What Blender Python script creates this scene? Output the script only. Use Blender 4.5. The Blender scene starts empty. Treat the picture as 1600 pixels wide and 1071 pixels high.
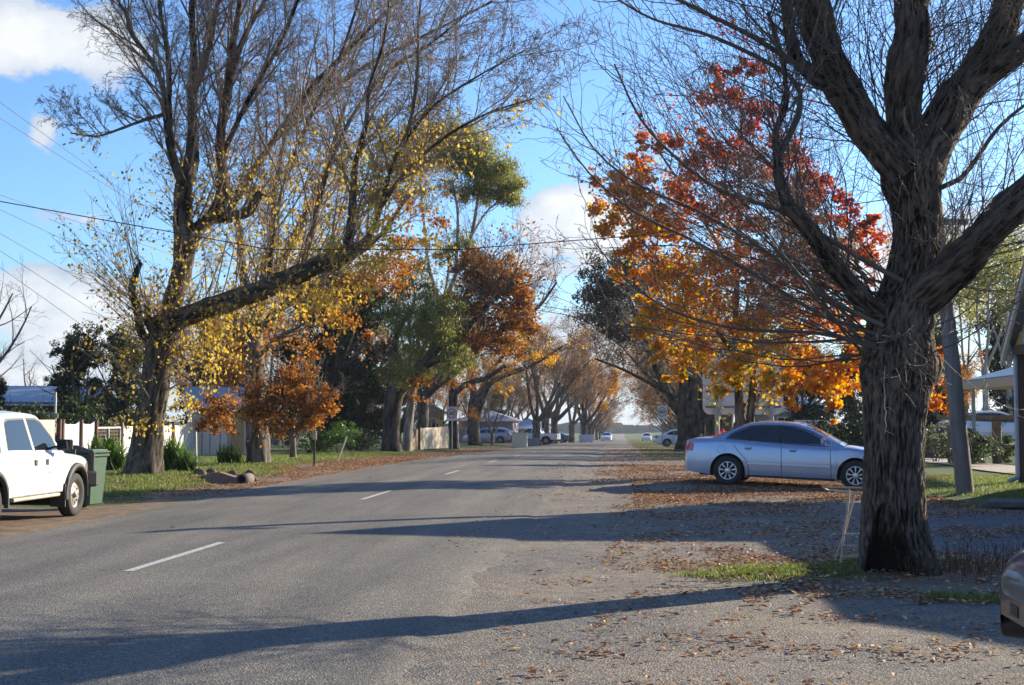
import bpy, bmesh, math, random
import numpy as np
from mathutils import Vector, Matrix, noise

# ------------------------------------------------------------------ camera
S = bpy.context.scene
COL = S.collection
F = 2130.0; CX, CY = 800.0, 535.5; CAMZ = 1.55
PITCH = math.atan((655 - CY) / F); YAW = math.atan(172 / F)
cam = bpy.data.cameras.new('camera'); camo = bpy.data.objects.new('camera', cam); COL.objects.link(camo)
cam.sensor_width = 36.0; cam.lens = 36.0 * F / 1600.0; cam.clip_start = 0.1; cam.clip_end = 9000
camo.location = (0, 0, CAMZ); camo.rotation_euler = (math.pi / 2 + PITCH, 0, YAW)
cam.dof.use_dof = True; cam.dof.focus_distance = 13.5; cam.dof.aperture_fstop = 9.0
S.camera = camo

# ------------------------------------------------------------------ sun and sky
SUN_AZ = math.radians(49.5)      # from +Y towards +X
SUN_EL = math.radians(19.5)
sl = bpy.data.lights.new('sun', 'SUN'); sl.energy = 5.0; sl.angle = math.radians(0.5); sl.color = (1.0, 0.88, 0.69)
so = bpy.data.objects.new('sun', sl); COL.objects.link(so)
sd = Vector((math.sin(SUN_AZ) * math.cos(SUN_EL), math.cos(SUN_AZ) * math.cos(SUN_EL), math.sin(SUN_EL)))
so.rotation_euler = sd.to_track_quat('Z', 'Y').to_euler(); so.location = (30, 30, 30)

W = bpy.data.worlds.new('World'); S.world = W; W.use_nodes = True
def az_el(px, py):
    u = (px - CX) / F; v = -(py - CY) / F
    y = math.cos(PITCH) - v * math.sin(PITCH); z = math.sin(PITCH) + v * math.cos(PITCH)
    c, s = math.cos(YAW), math.sin(YAW)
    X, Y = u * c - y * s, u * s + y * c
    return math.atan2(X, Y), math.atan2(z, math.hypot(X, Y))
def make_world():
    nt = W.node_tree; nt.nodes.clear(); N = nt.nodes.new; L = nt.links.new
    out = N('ShaderNodeOutputWorld'); bg = N('ShaderNodeBackground'); bgc = N('ShaderNodeBackground'); mix = N('ShaderNodeMixShader')
    sky = N('ShaderNodeTexSky'); sky.sky_type = 'NISHITA'; sky.sun_disc = False
    sky.sun_elevation = SUN_EL; sky.sun_rotation = SUN_AZ
    sky.altitude = 100; sky.air_density = 1.0; sky.dust_density = 0.6; sky.ozone_density = 2.2
    hsv = N('ShaderNodeHueSaturation'); hsv.inputs['Saturation'].default_value = 1.0; hsv.inputs['Value'].default_value = 1.0
    tint = N('ShaderNodeMix'); tint.data_type = 'RGBA'; tint.blend_type = 'MULTIPLY'; tint.inputs[0].default_value = 1; tint.inputs[7].default_value = (.565, .775, 1.06, 1)
    L(sky.outputs[0], tint.inputs[6]); L(tint.outputs[2], hsv.inputs['Color']); L(hsv.outputs[0], bg.inputs[0]); bg.inputs[1].default_value = 0.105
    tc = N('ShaderNodeTexCoord'); sep = N('ShaderNodeSeparateXYZ'); L(tc.outputs['Generated'], sep.inputs[0])
    def M(op, a, b=None, c=None, clamp=False):
        n = N('ShaderNodeMath'); n.operation = op; n.use_clamp = clamp
        for i, v in enumerate((a, b, c)):
            if v is None: continue
            if isinstance(v, (int, float)): n.inputs[i].default_value = v
            else: L(v, n.inputs[i])
        return n.outputs[0]
    az = M('ARCTAN2', sep.outputs[0], sep.outputs[1])
    hyp = M('SQRT', M('ADD', M('MULTIPLY', sep.outputs[0], sep.outputs[0]), M('MULTIPLY', sep.outputs[1], sep.outputs[1])))
    el = M('ARCTAN2', sep.outputs[2], hyp)
    cmb = N('ShaderNodeCombineXYZ'); L(az, cmb.inputs[0]); L(M('MULTIPLY', el, 1.35), cmb.inputs[1])
    def noise_tex(scale, det, rough, off=0.0):
        mp = N('ShaderNodeMapping'); mp.inputs['Location'].default_value = (off, off * .7, off * .3); L(cmb.outputs[0], mp.inputs[0])
        n = N('ShaderNodeTexNoise'); n.inputs['Scale'].default_value = scale; n.inputs['Detail'].default_value = det; n.inputs['Roughness'].default_value = rough
        L(mp.outputs[0], n.inputs['Vector']); return n.outputs[0]
    n1 = noise_tex(26, 8, .6); n2 = noise_tex(11, 4, .5, 3.1)
    # clouds: px, py, half-width px, half-height px, weight
    cl = [(40, 55, 190, 62, 1.0), (150, 70, 110, 70, .8), (72, 203, 30, 40, .75), (100, 343, 90, 18, .45), (70, 475, 170, 55, 1.2), (170, 520, 220, 60, .9), (30, 590, 260, 60, .8),
          (895, 348, 84, 56, 1.9), (935, 365, 80, 50, 1.6), (850, 345, 50, 40, 1.3), (840, 410, 130, 40, .55), (1400, 400, 130, 70, .95), (1540, 380, 150, 70, .8),
          (960, 560, 260, 80, .8), (1500, 470, 200, 50, .8), (520, 430, 230, 70, .7)]
    tot = None
    for px, py, hw, hh, wgt in cl:
        a, e = az_el(px, py)
        dx = M('DIVIDE', M('SUBTRACT', az, a), hw / F); dy = M('DIVIDE', M('SUBTRACT', el, e), hh / F)
        r = M('SQRT', M('ADD', M('MULTIPLY', dx, dx), M('MULTIPLY', dy, dy)))
        k = M('MULTIPLY', M('SUBTRACT', 1.25, r), wgt, clamp=True)
        tot = k if tot is None else M('MAXIMUM', tot, k)
    # general scattered cloud elsewhere, low in the sky
    low = M('MULTIPLY', M('SUBTRACT', 0.30, M('ABSOLUTE', M('SUBTRACT', el, 0.03))), 1.5, clamp=True)
    far = M('MULTIPLY', M('SUBTRACT', M('ABSOLUTE', M('ADD', az, 0.08)), 0.42), 3.0, clamp=True)
    gen = M('MULTIPLY', M('MULTIPLY', low, far), M('MULTIPLY', n2, 2.4))
    tot = M('MAXIMUM', tot, gen)
    dens = M('ADD', M('MULTIPLY', tot, 1.15), M('MULTIPLY', M('SUBTRACT', n1, 0.5), 2.0))
    mr = N('ShaderNodeMapRange'); mr.interpolation_type = 'SMOOTHSTEP'; L(dens, mr.inputs[0]); mr.inputs[1].default_value = .22; mr.inputs[2].default_value = .62
    horiz = N('ShaderNodeMapRange'); L(el, horiz.inputs[0]); horiz.inputs[1].default_value = 0.09; horiz.inputs[2].default_value = -0.01; horiz.inputs[3].default_value = 0; horiz.inputs[4].default_value = .75
    fac = M('MAXIMUM', M('MULTIPLY', mr.outputs[0], .93), horiz.outputs[0])
    gate = N('ShaderNodeMapRange'); L(tot, gate.inputs[0]); gate.inputs[1].default_value = 0.02; gate.inputs[2].default_value = .25
    fac = M('MAXIMUM', M('MULTIPLY', M('MULTIPLY', mr.outputs[0], .93), gate.outputs[0]), horiz.outputs[0])
    ramp = N('ShaderNodeValToRGB'); ramp.color_ramp.elements[0].position = .35; ramp.color_ramp.elements[0].color = (.50, .58, .70, 1)
    ramp.color_ramp.elements[1].position = .68; ramp.color_ramp.elements[1].color = (.92, .93, .94, 1)
    L(M('ADD', M('MULTIPLY', n2, .6), M('MULTIPLY', dens, .28)), ramp.inputs[0]); L(ramp.outputs[0], bgc.inputs[0]); bgc.inputs[1].default_value = .50
    L(fac, mix.inputs[0]); L(bg.outputs[0], mix.inputs[1]); L(bgc.outputs[0], mix.inputs[2]); L(mix.outputs[0], out.inputs[0])
make_world()
S.view_settings.view_transform = 'Standard'; S.view_settings.look = 'None'
S.view_settings.exposure = 1.15; S.view_settings.gamma = 1.0
S.render.engine = 'CYCLES'
S.cycles.max_bounces = 6; S.cycles.diffuse_bounces = 3; S.cycles.glossy_bounces = 3; S.cycles.transmission_bounces = 4; S.cycles.transparent_max_bounces = 6
S.cycles.use_denoising = True; S.cycles.sample_clamp_indirect = 6

# ------------------------------------------------------------------ placing helpers
def ray(px, py):
    u = (px - CX) / F; v = -(py - CY) / F
    y = math.cos(PITCH) - v * math.sin(PITCH); z = math.sin(PITCH) + v * math.cos(PITCH)
    c, s = math.cos(YAW), math.sin(YAW)
    return (u * c - y * s, u * s + y * c, z)
def at(px, py, Y):
    r = ray(px, py); t = Y / r[1]
    return Vector((r[0] * t, Y, CAMZ + r[2] * t))
def sm(a, b, x):
    t = np.clip((x - a) / (b - a), 0, 1); return t * t * (3 - 2 * t)
def gz(x, y):
    x = np.asarray(x, float); y = np.asarray(y, float)
    yy = np.minimum(y, 620)
    z = -0.012 * 8 * np.log1p(np.exp(np.clip((yy - 47) / 8, -30, 80)))
    z = np.where((yy - 47) / 8 > 30, -0.012 * (yy - 47), z)
    z = z - 0.02 * np.maximum(y - 850, 0)
    z = z + 0.10 * sm(-9.6, -12.5, x) + 0.04 * sm(-2, 0, x) * 0
    z = z + 0.11 * np.exp(-((x - 1.9) ** 2 / 5.0 + (y - 32.5) ** 2 / 9.0))
    z = z + 0.14 * sm(6.2, 8.0, x) * sm(23.5, 26, y) + 0.50 * sm(12.0, 15, x) * sm(42, 58, y) 
    z = z - 0.16 * np.exp(-((x - 7.6) ** 2 / .5 + (y - 23.3) ** 2 / 1.2))
    z = z + 0.05 * np.exp(-((x - 2.8) ** 2 + (y - 14.2) ** 2) / 1.6)
    z = z + 0.012 * np.sin(x * 1.3 + y * .31) * sm(0, 3, x) + 0.02 * np.sin(x * .7 + y * .45) * sm(-9.5, -12, x)
    return z
def G(x, y): return float(gz(x, y))
def gp(px, py):
    "ground point under a pixel"
    r = ray(px, py); Y = 3300.0 / max(py - 655, 5)
    for _ in range(40):
        t = Y / r[1]; z = G(r[0] * t, Y)
        Yn = (z - CAMZ) / r[2] * r[1]
        Y = .6 * Y + .4 * min(max(Yn, 2), 900)
    t = Y / r[1]; return Vector((r[0] * t, Y, G(r[0] * t, Y)))
def og(px, Y):
    x = at(px, 655, Y).x; return Vector((x, Y, G(x, Y)))

# ------------------------------------------------------------------ object helpers
def link(o, parent=None):
    COL.objects.link(o)
    if parent is not None: o.parent = parent
    return o
def tag(o, label=None, cat=None, group=None, kind=None):
    if label: o['label'] = label
    if cat: o['category'] = cat
    if group: o['group'] = group
    if kind: o['kind'] = kind
    return o
def thing(name, label, cat, loc=(0, 0, 0), rz=0.0, group=None):
    o = bpy.data.objects.new(name, None); o.empty_display_size = .3; COL.objects.link(o)
    o.location = loc; o.rotation_euler = (0, 0, rz); tag(o, label, cat, group); return o
def npmesh(name, V, Q=None, T=None, attrs=None, smooth=False, mat=None, mats=None, midx=None):
    me = bpy.data.meshes.new(name)
    V = np.ascontiguousarray(V, dtype=np.float32)
    me.vertices.add(len(V)); me.vertices.foreach_set('co', V.ravel())
    parts, tot = [], []
    if Q is not None and len(Q): parts.append(np.asarray(Q, np.int32).ravel()); tot.append(np.full(len(Q), 4, np.int32))
    if T is not None and len(T): parts.append(np.asarray(T, np.int32).ravel()); tot.append(np.full(len(T), 3, np.int32))
    idx = np.concatenate(parts); tot = np.concatenate(tot)
    me.loops.add(len(idx)); me.loops.foreach_set('vertex_index', idx)
    me.polygons.add(len(tot)); st = np.concatenate([[0], np.cumsum(tot)[:-1]]).astype(np.int32)
    me.polygons.foreach_set('loop_start', st)
    me.polygons.foreach_set('use_smooth', np.full(len(tot), smooth, dtype=bool))
    attrs = dict(attrs or {})
    if 'bk' in attrs and np.shape(attrs['bk'][1])[1] > 3: kk = np.asarray(attrs['bk'][1]); attrs['bk'] = ('FLOAT_VECTOR', kk[:, :3]); attrs['fur'] = ('FLOAT', kk[:, 3])
    elif 'bk' in attrs: attrs['fur'] = ('FLOAT', np.full(len(V), .5))
    for k, (typ, arr) in attrs.items():
        a = me.attributes.new(k, typ, 'POINT')
        a.data.foreach_set({'FLOAT': 'value', 'FLOAT_VECTOR': 'vector', 'FLOAT_COLOR': 'color'}[typ], np.ascontiguousarray(arr, np.float32).ravel())
    if mats:
        for m in mats: me.materials.append(m)
        if midx is not None: me.polygons.foreach_set('material_index', np.asarray(midx, np.int32))
    elif mat: me.materials.append(mat)
    me.update(calc_edges=True); me.validate(); return me
def mobj(name, me, parent=None, loc=None):
    o = bpy.data.objects.new(name, me); link(o, parent)
    if loc is not None: o.location = loc
    return o

class MB:
    "collects simple solids into one mesh"
    def __init__(s): s.v = []; s.f = []; s.sm = []
    def add(s, vs, fs, smooth=False):
        b = len(s.v); s.v += [tuple(v) for v in vs]; s.f += [tuple(b + i for i in f) for f in fs]; s.sm += [smooth] * len(fs); return s
    def box(s, c, d, rot=None, taper=1.0):
        cx, cy, cz = c; hx, hy, hz = d[0] / 2, d[1] / 2, d[2] / 2; P = []
        for z, k in ((-hz, 1), (hz, taper)):
            for x, y in ((-hx, -hy), (hx, -hy), (hx, hy), (-hx, hy)): P.append(Vector((x * k, y * k, z)))
        if rot is not None: P = [rot @ p for p in P]
        P = [(p.x + cx, p.y + cy, p.z + cz) for p in P]
        return s.add(P, [(3, 2, 1, 0), (4, 5, 6, 7), (0, 1, 5, 4), (1, 2, 6, 5), (2, 3, 7, 6), (3, 0, 4, 7)])
    def rbox(s, c, d, r=.02, rot=None):
        "box with chamfered vertical and top edges"
        hx, hy, hz = d[0] / 2, d[1] / 2, d[2] / 2
        def ring(i, z): 
            a, b = hx - i, hy - i; q = r
            return [(-a + q, -b, z), (a - q, -b, z), (a, -b + q, z), (a, b - q, z), (a - q, b, z), (-a + q, b, z), (-a, b - q, z), (-a, -b + q, z)]
        R = [ring(r * .6, -hz), ring(0, -hz + r * .6), ring(0, hz - r * .6), ring(r * .6, hz)]
        P = [Vector(p) for q in R for p in q]
        if rot is not None: P = [rot @ p for p in P]
        P = [(p.x + c[0], p.y + c[1], p.z + c[2]) for p in P]
        fs = [tuple(range(7, -1, -1)), tuple(range(24, 32))]
        for k in range(3):
            for i in range(8): j = (i + 1) % 8; fs.append((k * 8 + i, k * 8 + j, k * 8 + 8 + j, k * 8 + 8 + i))
        return s.add(P, fs)
    def bar(s, a, b, r, n=8, r2=None, caps=True, smooth=True):
        a, b = Vector(a), Vector(b); t = (b - a).normalized(); u = t.orthogonal().normalized(); w = t.cross(u); r2 = r if r2 is None else r2
        P = [a + (u * math.cos(6.28318 * i / n) + w * math.sin(6.28318 * i / n)) * r for i in range(n)] + [b + (u * math.cos(6.28318 * i / n) + w * math.sin(6.28318 * i / n)) * r2 for i in range(n)]
        base = len(s.v)
        s.add(P, [(i, (i + 1) % n, n + (i + 1) % n, n + i) for i in range(n)], smooth)
        if caps: s.add(P[:n], [tuple(range(n - 1, -1, -1))]); s.add(P[n:], [tuple(range(n))])
        return s
    def path(s, pts, r, n=6):
        for a, b in zip(pts[:-1], pts[1:]): s.bar(a, b, r, n)
        return s
    def lathe(s, prof, n=24, c=(0, 0, 0), axis='z', smooth=True):
        P = []
        for r, h in prof:
            for i in range(n):
                a = 6.2831853 * i / n; x, y = r * math.cos(a), r * math.sin(a)
                p = (x, y, h) if axis == 'z' else ((h, x, y) if axis == 'x' else (x, h, y))
                P.append((p[0] + c[0], p[1] + c[1], p[2] + c[2]))
        fs = [(k * n + i, k * n + (i + 1) % n, (k + 1) * n + (i + 1) % n, (k + 1) * n + i) for k in range(len(prof) - 1) for i in range(n)]
        return s.add(P, fs, smooth)
    def poly(s, pts): return s.add(pts, [tuple(range(len(pts)))])
    def prism(s, pts, off):
        "polygon extruded by a vector"
        n = len(pts); P = [Vector(p) for p in pts]; Q = [p + Vector(off) for p in P]
        return s.add(P + Q, [tuple(range(n - 1, -1, -1)), tuple(range(n, 2 * n))] + [(i, (i + 1) % n, n + (i + 1) % n, n + i) for i in range(n)])
    def build(s, name, mat, parent=None, loc=None, fixn=True):
        me = bpy.data.meshes.new(name); me.from_pydata(s.v, [], s.f); me.materials.append(mat)
        me.polygons.foreach_set('use_smooth', s.sm)
        if fixn:
            bm = bmesh.new(); bm.from_mesh(me); bmesh.ops.recalc_face_normals(bm, faces=bm.faces); bm.to_mesh(me); bm.free()
        me.update(); return mobj(name, me, parent, loc)

# ------------------------------------------------------------------ materials
MATS = {}
def newmat(name):
    m = bpy.data.materials.new(name); m.use_nodes = True; nt = m.node_tree
    b = next(n for n in nt.nodes if n.type == 'BSDF_PRINCIPLED'); return m, nt, b
def ramp_node(nt, stops):
    r = nt.nodes.new('ShaderNodeValToRGB'); e = r.color_ramp.elements
    while len(e) > len(stops): e.remove(e[-1])
    while len(e) < len(stops): e.new(.5)
    for q, (p, c) in zip(e, stops): q.position = p; q.color = (c[0], c[1], c[2], 1)
    return r
def surf(name, c1, c2=None, rough=.7, scale=6, bump=.1, metal=0, coat=0, stretch=(1, 1, 1), detail=6, bscale=None, spec=None, dist=.02):
    "noise-mottled painted/solid surface"
    if name in MATS: return MATS[name]
    m, nt, b = newmat(name); N = nt.nodes.new; L = nt.links.new
    c2 = c2 or tuple(x * .8 for x in c1)
    tc = N('ShaderNodeTexCoord'); mp = N('ShaderNodeMapping'); mp.inputs['Scale'].default_value = stretch; L(tc.outputs['Object'], mp.inputs[0])
    n = N('ShaderNodeTexNoise'); n.inputs['Scale'].default_value = scale; n.inputs['Detail'].default_value = detail; n.inputs['Roughness'].default_value = .6; L(mp.outputs[0], n.inputs['Vector'])
    r = ramp_node(nt, [(.3, c2), (.7, c1)]); L(n.outputs[0], r.inputs[0]); L(r.outputs[0], b.inputs['Base Color'])
    b.inputs['Roughness'].default_value = rough; b.inputs['Metallic'].default_value = metal; b.inputs['Coat Weight'].default_value = coat; b.inputs['Coat Roughness'].default_value = .06
    if spec is not None: b.inputs['Specular IOR Level'].default_value = spec
    if bump:
        n2 = N('ShaderNodeTexNoise'); n2.inputs['Scale'].default_value = bscale or scale * 6; n2.inputs['Detail'].default_value = 5; L(mp.outputs[0], n2.inputs['Vector'])
        bp = N('ShaderNodeBump'); bp.inputs['Strength'].default_value = bump; bp.inputs['Distance'].default_value = dist; L(n2.outputs[0], bp.inputs['Height']); L(bp.outputs[0], b.inputs['Normal'])
    MATS[name] = m; return m
def leafmat(name, stops, trans=.45, rough=.55):
    if name in MATS: return MATS[name]
    m, nt, b = newmat(name); N = nt.nodes.new; L = nt.links.new
    a = N('ShaderNodeAttribute'); a.attribute_name = 'v'; r = ramp_node(nt, stops); L(a.outputs['Fac'], r.inputs[0])
    L(r.outputs[0], b.inputs['Base Color']); b.inputs['Roughness'].default_value = rough; b.inputs['Specular IOR Level'].default_value = .3
    t = N('ShaderNodeBsdfTranslucent'); hs = N('ShaderNodeHueSaturation'); hs.inputs['Saturation'].default_value = 1.1; hs.inputs['Value'].default_value = 1.7
    L(r.outputs[0], hs.inputs['Color']); L(hs.outputs[0], t.inputs[0])
    mx = N('ShaderNodeMixShader'); mx.inputs[0].default_value = trans; L(b.outputs[0], mx.inputs[1]); L(t.outputs[0], mx.inputs[2])
    L(mx.outputs[0], next(n for n in nt.nodes if n.type == 'OUTPUT_MATERIAL').inputs[0]); MATS[name] = m; return m
def barkmat(name, dark, light, scale=22, bump=.9, attr=True, dist=.02, hollow_shade=False):
    if name in MATS: return MATS[name]
    m, nt, b = newmat(name); N = nt.nodes.new; L = nt.links.new
    if attr:
        a = N('ShaderNodeAttribute'); a.attribute_name = 'bk'; vec = a.outputs['Vector']
    else: vec = N('ShaderNodeTexCoord').outputs['Object']
    n = N('ShaderNodeTexNoise'); n.inputs['Scale'].default_value = scale; n.inputs['Detail'].default_value = 8; n.inputs['Roughness'].default_value = .65; n.inputs['Distortion'].default_value = .6; L(vec, n.inputs['Vector'])
    n3 = N('ShaderNodeTexNoise'); n3.inputs['Scale'].default_value = scale * .12; n3.inputs['Detail'].default_value = 3; L(vec, n3.inputs['Vector'])
    mxv = N('ShaderNodeMath'); mxv.operation = 'MULTIPLY_ADD'; L(n3.outputs[0], mxv.inputs[0]); mxv.inputs[1].default_value = .5; L(n.outputs[0], mxv.inputs[2])
    if attr:
        fa = N('ShaderNodeAttribute'); fa.attribute_name = 'fur'; m4 = N('ShaderNodeMath'); m4.operation = 'MULTIPLY_ADD'; L(fa.outputs['Fac'], m4.inputs[0]); m4.inputs[1].default_value = .42; L(mxv.outputs[0], m4.inputs[2]); m5 = N('ShaderNodeMath'); m5.operation = 'SUBTRACT'; L(m4.outputs[0], m5.inputs[0]); m5.inputs[1].default_value = .21; mxv = m5  # colour follows relief: furrow shade painted in, weathered ridges lighter
    r = ramp_node(nt, [(.52, dark), (.74, tuple((p + q) / 2 for p, q in zip(dark, light))), (.95, light)]); L(mxv.outputs[0], r.inputs[0]); L(r.outputs[0], b.inputs['Base Color'])
    if hollow_shade:
        ca = N('ShaderNodeAttribute'); ca.attribute_name = 'hollow_shade'; mx = N('ShaderNodeMix'); mx.data_type = 'RGBA'; L(ca.outputs['Fac'], mx.inputs[0]); L(r.outputs[0], mx.inputs[6]); mx.inputs[7].default_value = (.006, .005, .0045, 1); L(mx.outputs[2], b.inputs['Base Color'])  # darkness of the trunk hollow painted into the bark colour
    b.inputs['Roughness'].default_value = .9; b.inputs['Specular IOR Level'].default_value = .15
    bp = N('ShaderNodeBump'); bp.inputs['Strength'].default_value = bump; bp.inputs['Distance'].default_value = dist; L(n.outputs[0], bp.inputs['Height']); L(bp.outputs[0], b.inputs['Normal'])
    MATS[name] = m; return m
def glassmat(name='dark_glass', c=(.012, .014, .016), rough=.04):
    if name in MATS: return MATS[name]
    m, nt, b = newmat(name); b.inputs['Base Color'].default_value = (*c, 1); b.inputs['Roughness'].default_value = rough; b.inputs['Specular IOR Level'].default_value = .7
    MATS[name] = m; return m
def paint(name, c, metal=.0, flake=True, rough=.35, c2=None):
    if name in MATS: return MATS[name]
    m = surf(name, c, c2 or tuple(x * .93 for x in c), rough=rough, scale=1.3, bump=0, metal=metal, coat=.9); return m
def emis(name, c, s):
    if name in MATS: return MATS[name]
    m, nt, b = newmat(name); b.inputs['Base Color'].default_value = (*c, 1); b.inputs['Emission Color'].default_value = (*c, 1); b.inputs['Emission Strength'].default_value = s; MATS[name] = m; return m

# ------------------------------------------------------------------ ground
def lines(segs):
    out = [segs[0][0]]
    for a, b, st in segs:
        n = max(1, int(round((b - a) / st))); out += [a + (b - a) * (i + 1) / n for i in range(n)]
    return np.array(out)
def nz(x, y, s, o=0.0):
    return np.array([noise.noise((float(a) * s + o, float(b) * s, o)) for a, b in zip(x.ravel(), y.ravel())]).reshape(x.shape)
def make_ground():
    X = lines([(-900, -200, 100), (-200, -60, 14), (-60, -24, 2), (-24, -15, .6), (-15, 12, .25), (12, 24, .6), (24, 70, 2), (70, 240, 14), (240, 900, 100)])
    Y = lines([(-60, 0, 4), (0, 6, 1), (6, 34, .25), (34, 80, .5), (80, 140, 1.5), (140, 300, 5), (300, 700, 20), (700, 3000, 150)])
    x, y = np.meshgrid(X, Y); z = gz(x, y)
    near = (x > -15) & (x < 12) & (y > 6) & (y < 60)
    n1 = np.zeros_like(x); n1[near] = nz(x[near], y[near], .9, 3.3); n2 = np.zeros_like(x); n2[near] = nz(x[near], y[near], .3, 8.3)
    z = z + n1 * .012 * (sm(-1.4, -.4, x) + sm(-8.5, -9.2, x))
    # zones
    wob = n1 * .5 + n2 * .9
    left_grass = sm(-9.4, -10.2, x + wob) * sm(22, 24.5, y) * (1 - sm(36, 44, y)) + sm(-10.4, -11.4, x + wob) * sm(36, 44, y)
    left_grass = np.where(x < -14, np.maximum(left_grass, sm(22, 25, y)), left_grass)
    left_grass *= np.where((y > 55), 1, 1)
    dirt = sm(-8.0, -8.3, x) * (1 - sm(-13, -14, x) * 0)
    rg = sm(5.7, 6.4, x + wob * .8) * sm(24.4, 25.2, y + wob * .5)
    rg = np.maximum(rg, sm(0.6, 1.6, x + wob) * sm(52, 60, y + wob * 2))
    rg = np.maximum(rg, sm(12, 14, x))
    # small grassy patches near the big tree
    def patch(cx, cy, ax, ay, a=1.0): return a * np.clip(1.25 - np.sqrt(((x - cx) / ax) ** 2 + ((y - cy) / ay) ** 2) + n1 * .9, 0, 1)
    pt = np.maximum.reduce([patch(1.6, 13.9, .95, .75), patch(2.6, 14.6, .5, .4, .6), patch(3.5, 14.6, .3, .35, .8), patch(2.75, 12.1, .35, .28, .7), patch(3.25, 12.0, .5, .3, .8), patch(3.9, 12.0, .5, .3, .9)])
    grass = np.clip(np.maximum(np.maximum(left_grass, rg), sm(.45, .85, pt)), 0, 1)
    soil = np.clip(dirt + .9 * np.exp(-((x - 3.0) ** 2 / 1.6 + (y - 13.6) ** 2 / 1.2)) + sm(1.5, 3, x) * sm(25, 30, y) * .7, 0, 1)
    bluegrey = sm(3.3, 4.2, x) * sm(15.5, 17, y) * (1 - sm(22, 24, y))  # blue-grey gravel zone across the driveway
    Z = np.stack([grass, soil, bluegrey, np.ones_like(x)], -1)
    ny, nx = x.shape; V = np.stack([x, y, z], -1).reshape(-1, 3)
    i = np.arange(ny - 1)[:, None] * nx + np.arange(nx - 1)[None, :]
    Q = np.stack([i, i + 1, i + nx + 1, i + nx], -1).reshape(-1, 4)
    m, nt, b = newmat('ground_surface'); N = nt.nodes.new; L = nt.links.new
    geo = N('ShaderNodeNewGeometry'); P = geo.outputs['Position']; at_ = N('ShaderNodeAttribute'); at_.attribute_name = 'zone'
    sp = N('ShaderNodeSeparateColor'); L(at_.outputs['Color'], sp.inputs[0])
    def nt_(sc, det=6, ro=.6, dis=0):
        n = N('ShaderNodeTexNoise'); n.inputs['Scale'].default_value = sc; n.inputs['Detail'].default_value = det; n.inputs['Roughness'].default_value = ro; n.inputs['Distortion'].default_value = dis; L(P, n.inputs['Vector']); return n
    def mixc(f, a, c):
        q = N('ShaderNodeMix'); q.data_type = 'RGBA'
        for s_, v in ((0, f), (6, a), (7, c)):
            if isinstance(v, (int, float)): q.inputs[s_].default_value = v
            elif isinstance(v, tuple): q.inputs[s_].default_value = (*v, 1)
            else: L(v, q.inputs[s_])
        return q.outputs[2]
    def edge(maskout, nn, lo=.3, hi=.7, k=.7):
        a = N('ShaderNodeMath'); a.operation = 'MULTIPLY_ADD'; L(nn.outputs[0], a.inputs[0]); a.inputs[1].default_value = k
        c = N('ShaderNodeMath'); c.operation = 'SUBTRACT'; L(maskout, c.inputs[0]); c.inputs[1].default_value = k / 2; L(c.outputs[0], a.inputs[2])
        r = N('ShaderNodeMapRange'); L(a.outputs[0], r.inputs[0]); r.inputs[1].default_value = lo; r.inputs[2].default_value = hi; return r.outputs[0]
    vor = N('ShaderNodeTexVoronoi'); vor.inputs['Scale'].default_value = 75; L(P, vor.inputs['Vector'])
    rs = ramp_node(nt, [(0, (.045, .042, .04)), (.35, (.12, .112, .102)), (.62, (.21, .19, .16)), (.85, (.37, .325, .265)), (1, (.56, .50, .42))]); 
    sc = N('ShaderNodeSeparateColor'); L(vor.outputs['Color'], sc.inputs[0]); L(sc.outputs[0], rs.inputs[0])
    fine = nt_(34, 5, .7); big = nt_(.55, 5, .6, .4); mid = nt_(4.5, 6, .65)
    tan = ramp_node(nt, [(.38, (.13, .122, .112)), (.62, (.27, .215, .15))]); L(big.outputs[0], tan.inputs[0])
    g = mixc(.5, rs.outputs[0], tan.outputs[0])
    dk = ramp_node(nt, [(.3, (.62, .62, .64)), (.6, (1.12, 1.1, 1.08))]); L(mid.outputs[0], dk.inputs[0])
    mul = N('ShaderNodeMix'); mul.data_type = 'RGBA'; mul.blend_type = 'MULTIPLY'; mul.inputs[0].default_value = .8; L(g, mul.inputs[6]); L(dk.outputs[0], mul.inputs[7]); g = mul.outputs[2]
    dr = ramp_node(nt, [(.3, (.07, .045, .03)), (.5, (.19, .125, .075)), (.7, (.36, .24, .145))]); L(nt_(3.2, 8, .7).outputs[0], dr.inputs[0])
    dirtc = mixc(.22, dr.outputs[0], rs.outputs[0])
    g = mixc(edge(sp.outputs[1], mid), g, dirtc)
    da = ramp_node(nt, [(.35, (.07, .075, .085)), (.6, (.15, .16, .18))]); L(mid.outputs[0], da.inputs[0])
    g = mixc(edge(sp.outputs[2], fine), g, mixc(.35, da.outputs[0], rs.outputs[0]))
    gr = ramp_node(nt, [(.25, (.035, .05, .014)), (.5, (.08, .11, .025)), (.68, (.15, .16, .05)), (.85, (.26, .20, .10))]); L(nt_(7, 8, .75).outputs[0], gr.inputs[0])
    g = mixc(edge(sp.outputs[0], fine, .3, .62, .8), g, gr.outputs[0])
    L(g, b.inputs['Base Color']); b.inputs['Roughness'].default_value = .88; b.inputs['Specular IOR Level'].default_value = .25
    bp = N('ShaderNodeBump'); bp.inputs['Strength'].default_value = .75; bp.inputs['Distance'].default_value = .012
    ad = N('ShaderNodeMath'); ad.operation = 'ADD'; L(vor.outputs['Distance'], ad.inputs[0]); L(fine.outputs[0], ad.inputs[1]); L(ad.outputs[0], bp.inputs['Height'])
    L(bp.outputs[0], b.inputs['Normal'])
    me = npmesh('ground', V, Q=Q, attrs={'zone': ('FLOAT_COLOR', Z.reshape(-1, 4))}, smooth=True, mat=m)
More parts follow.
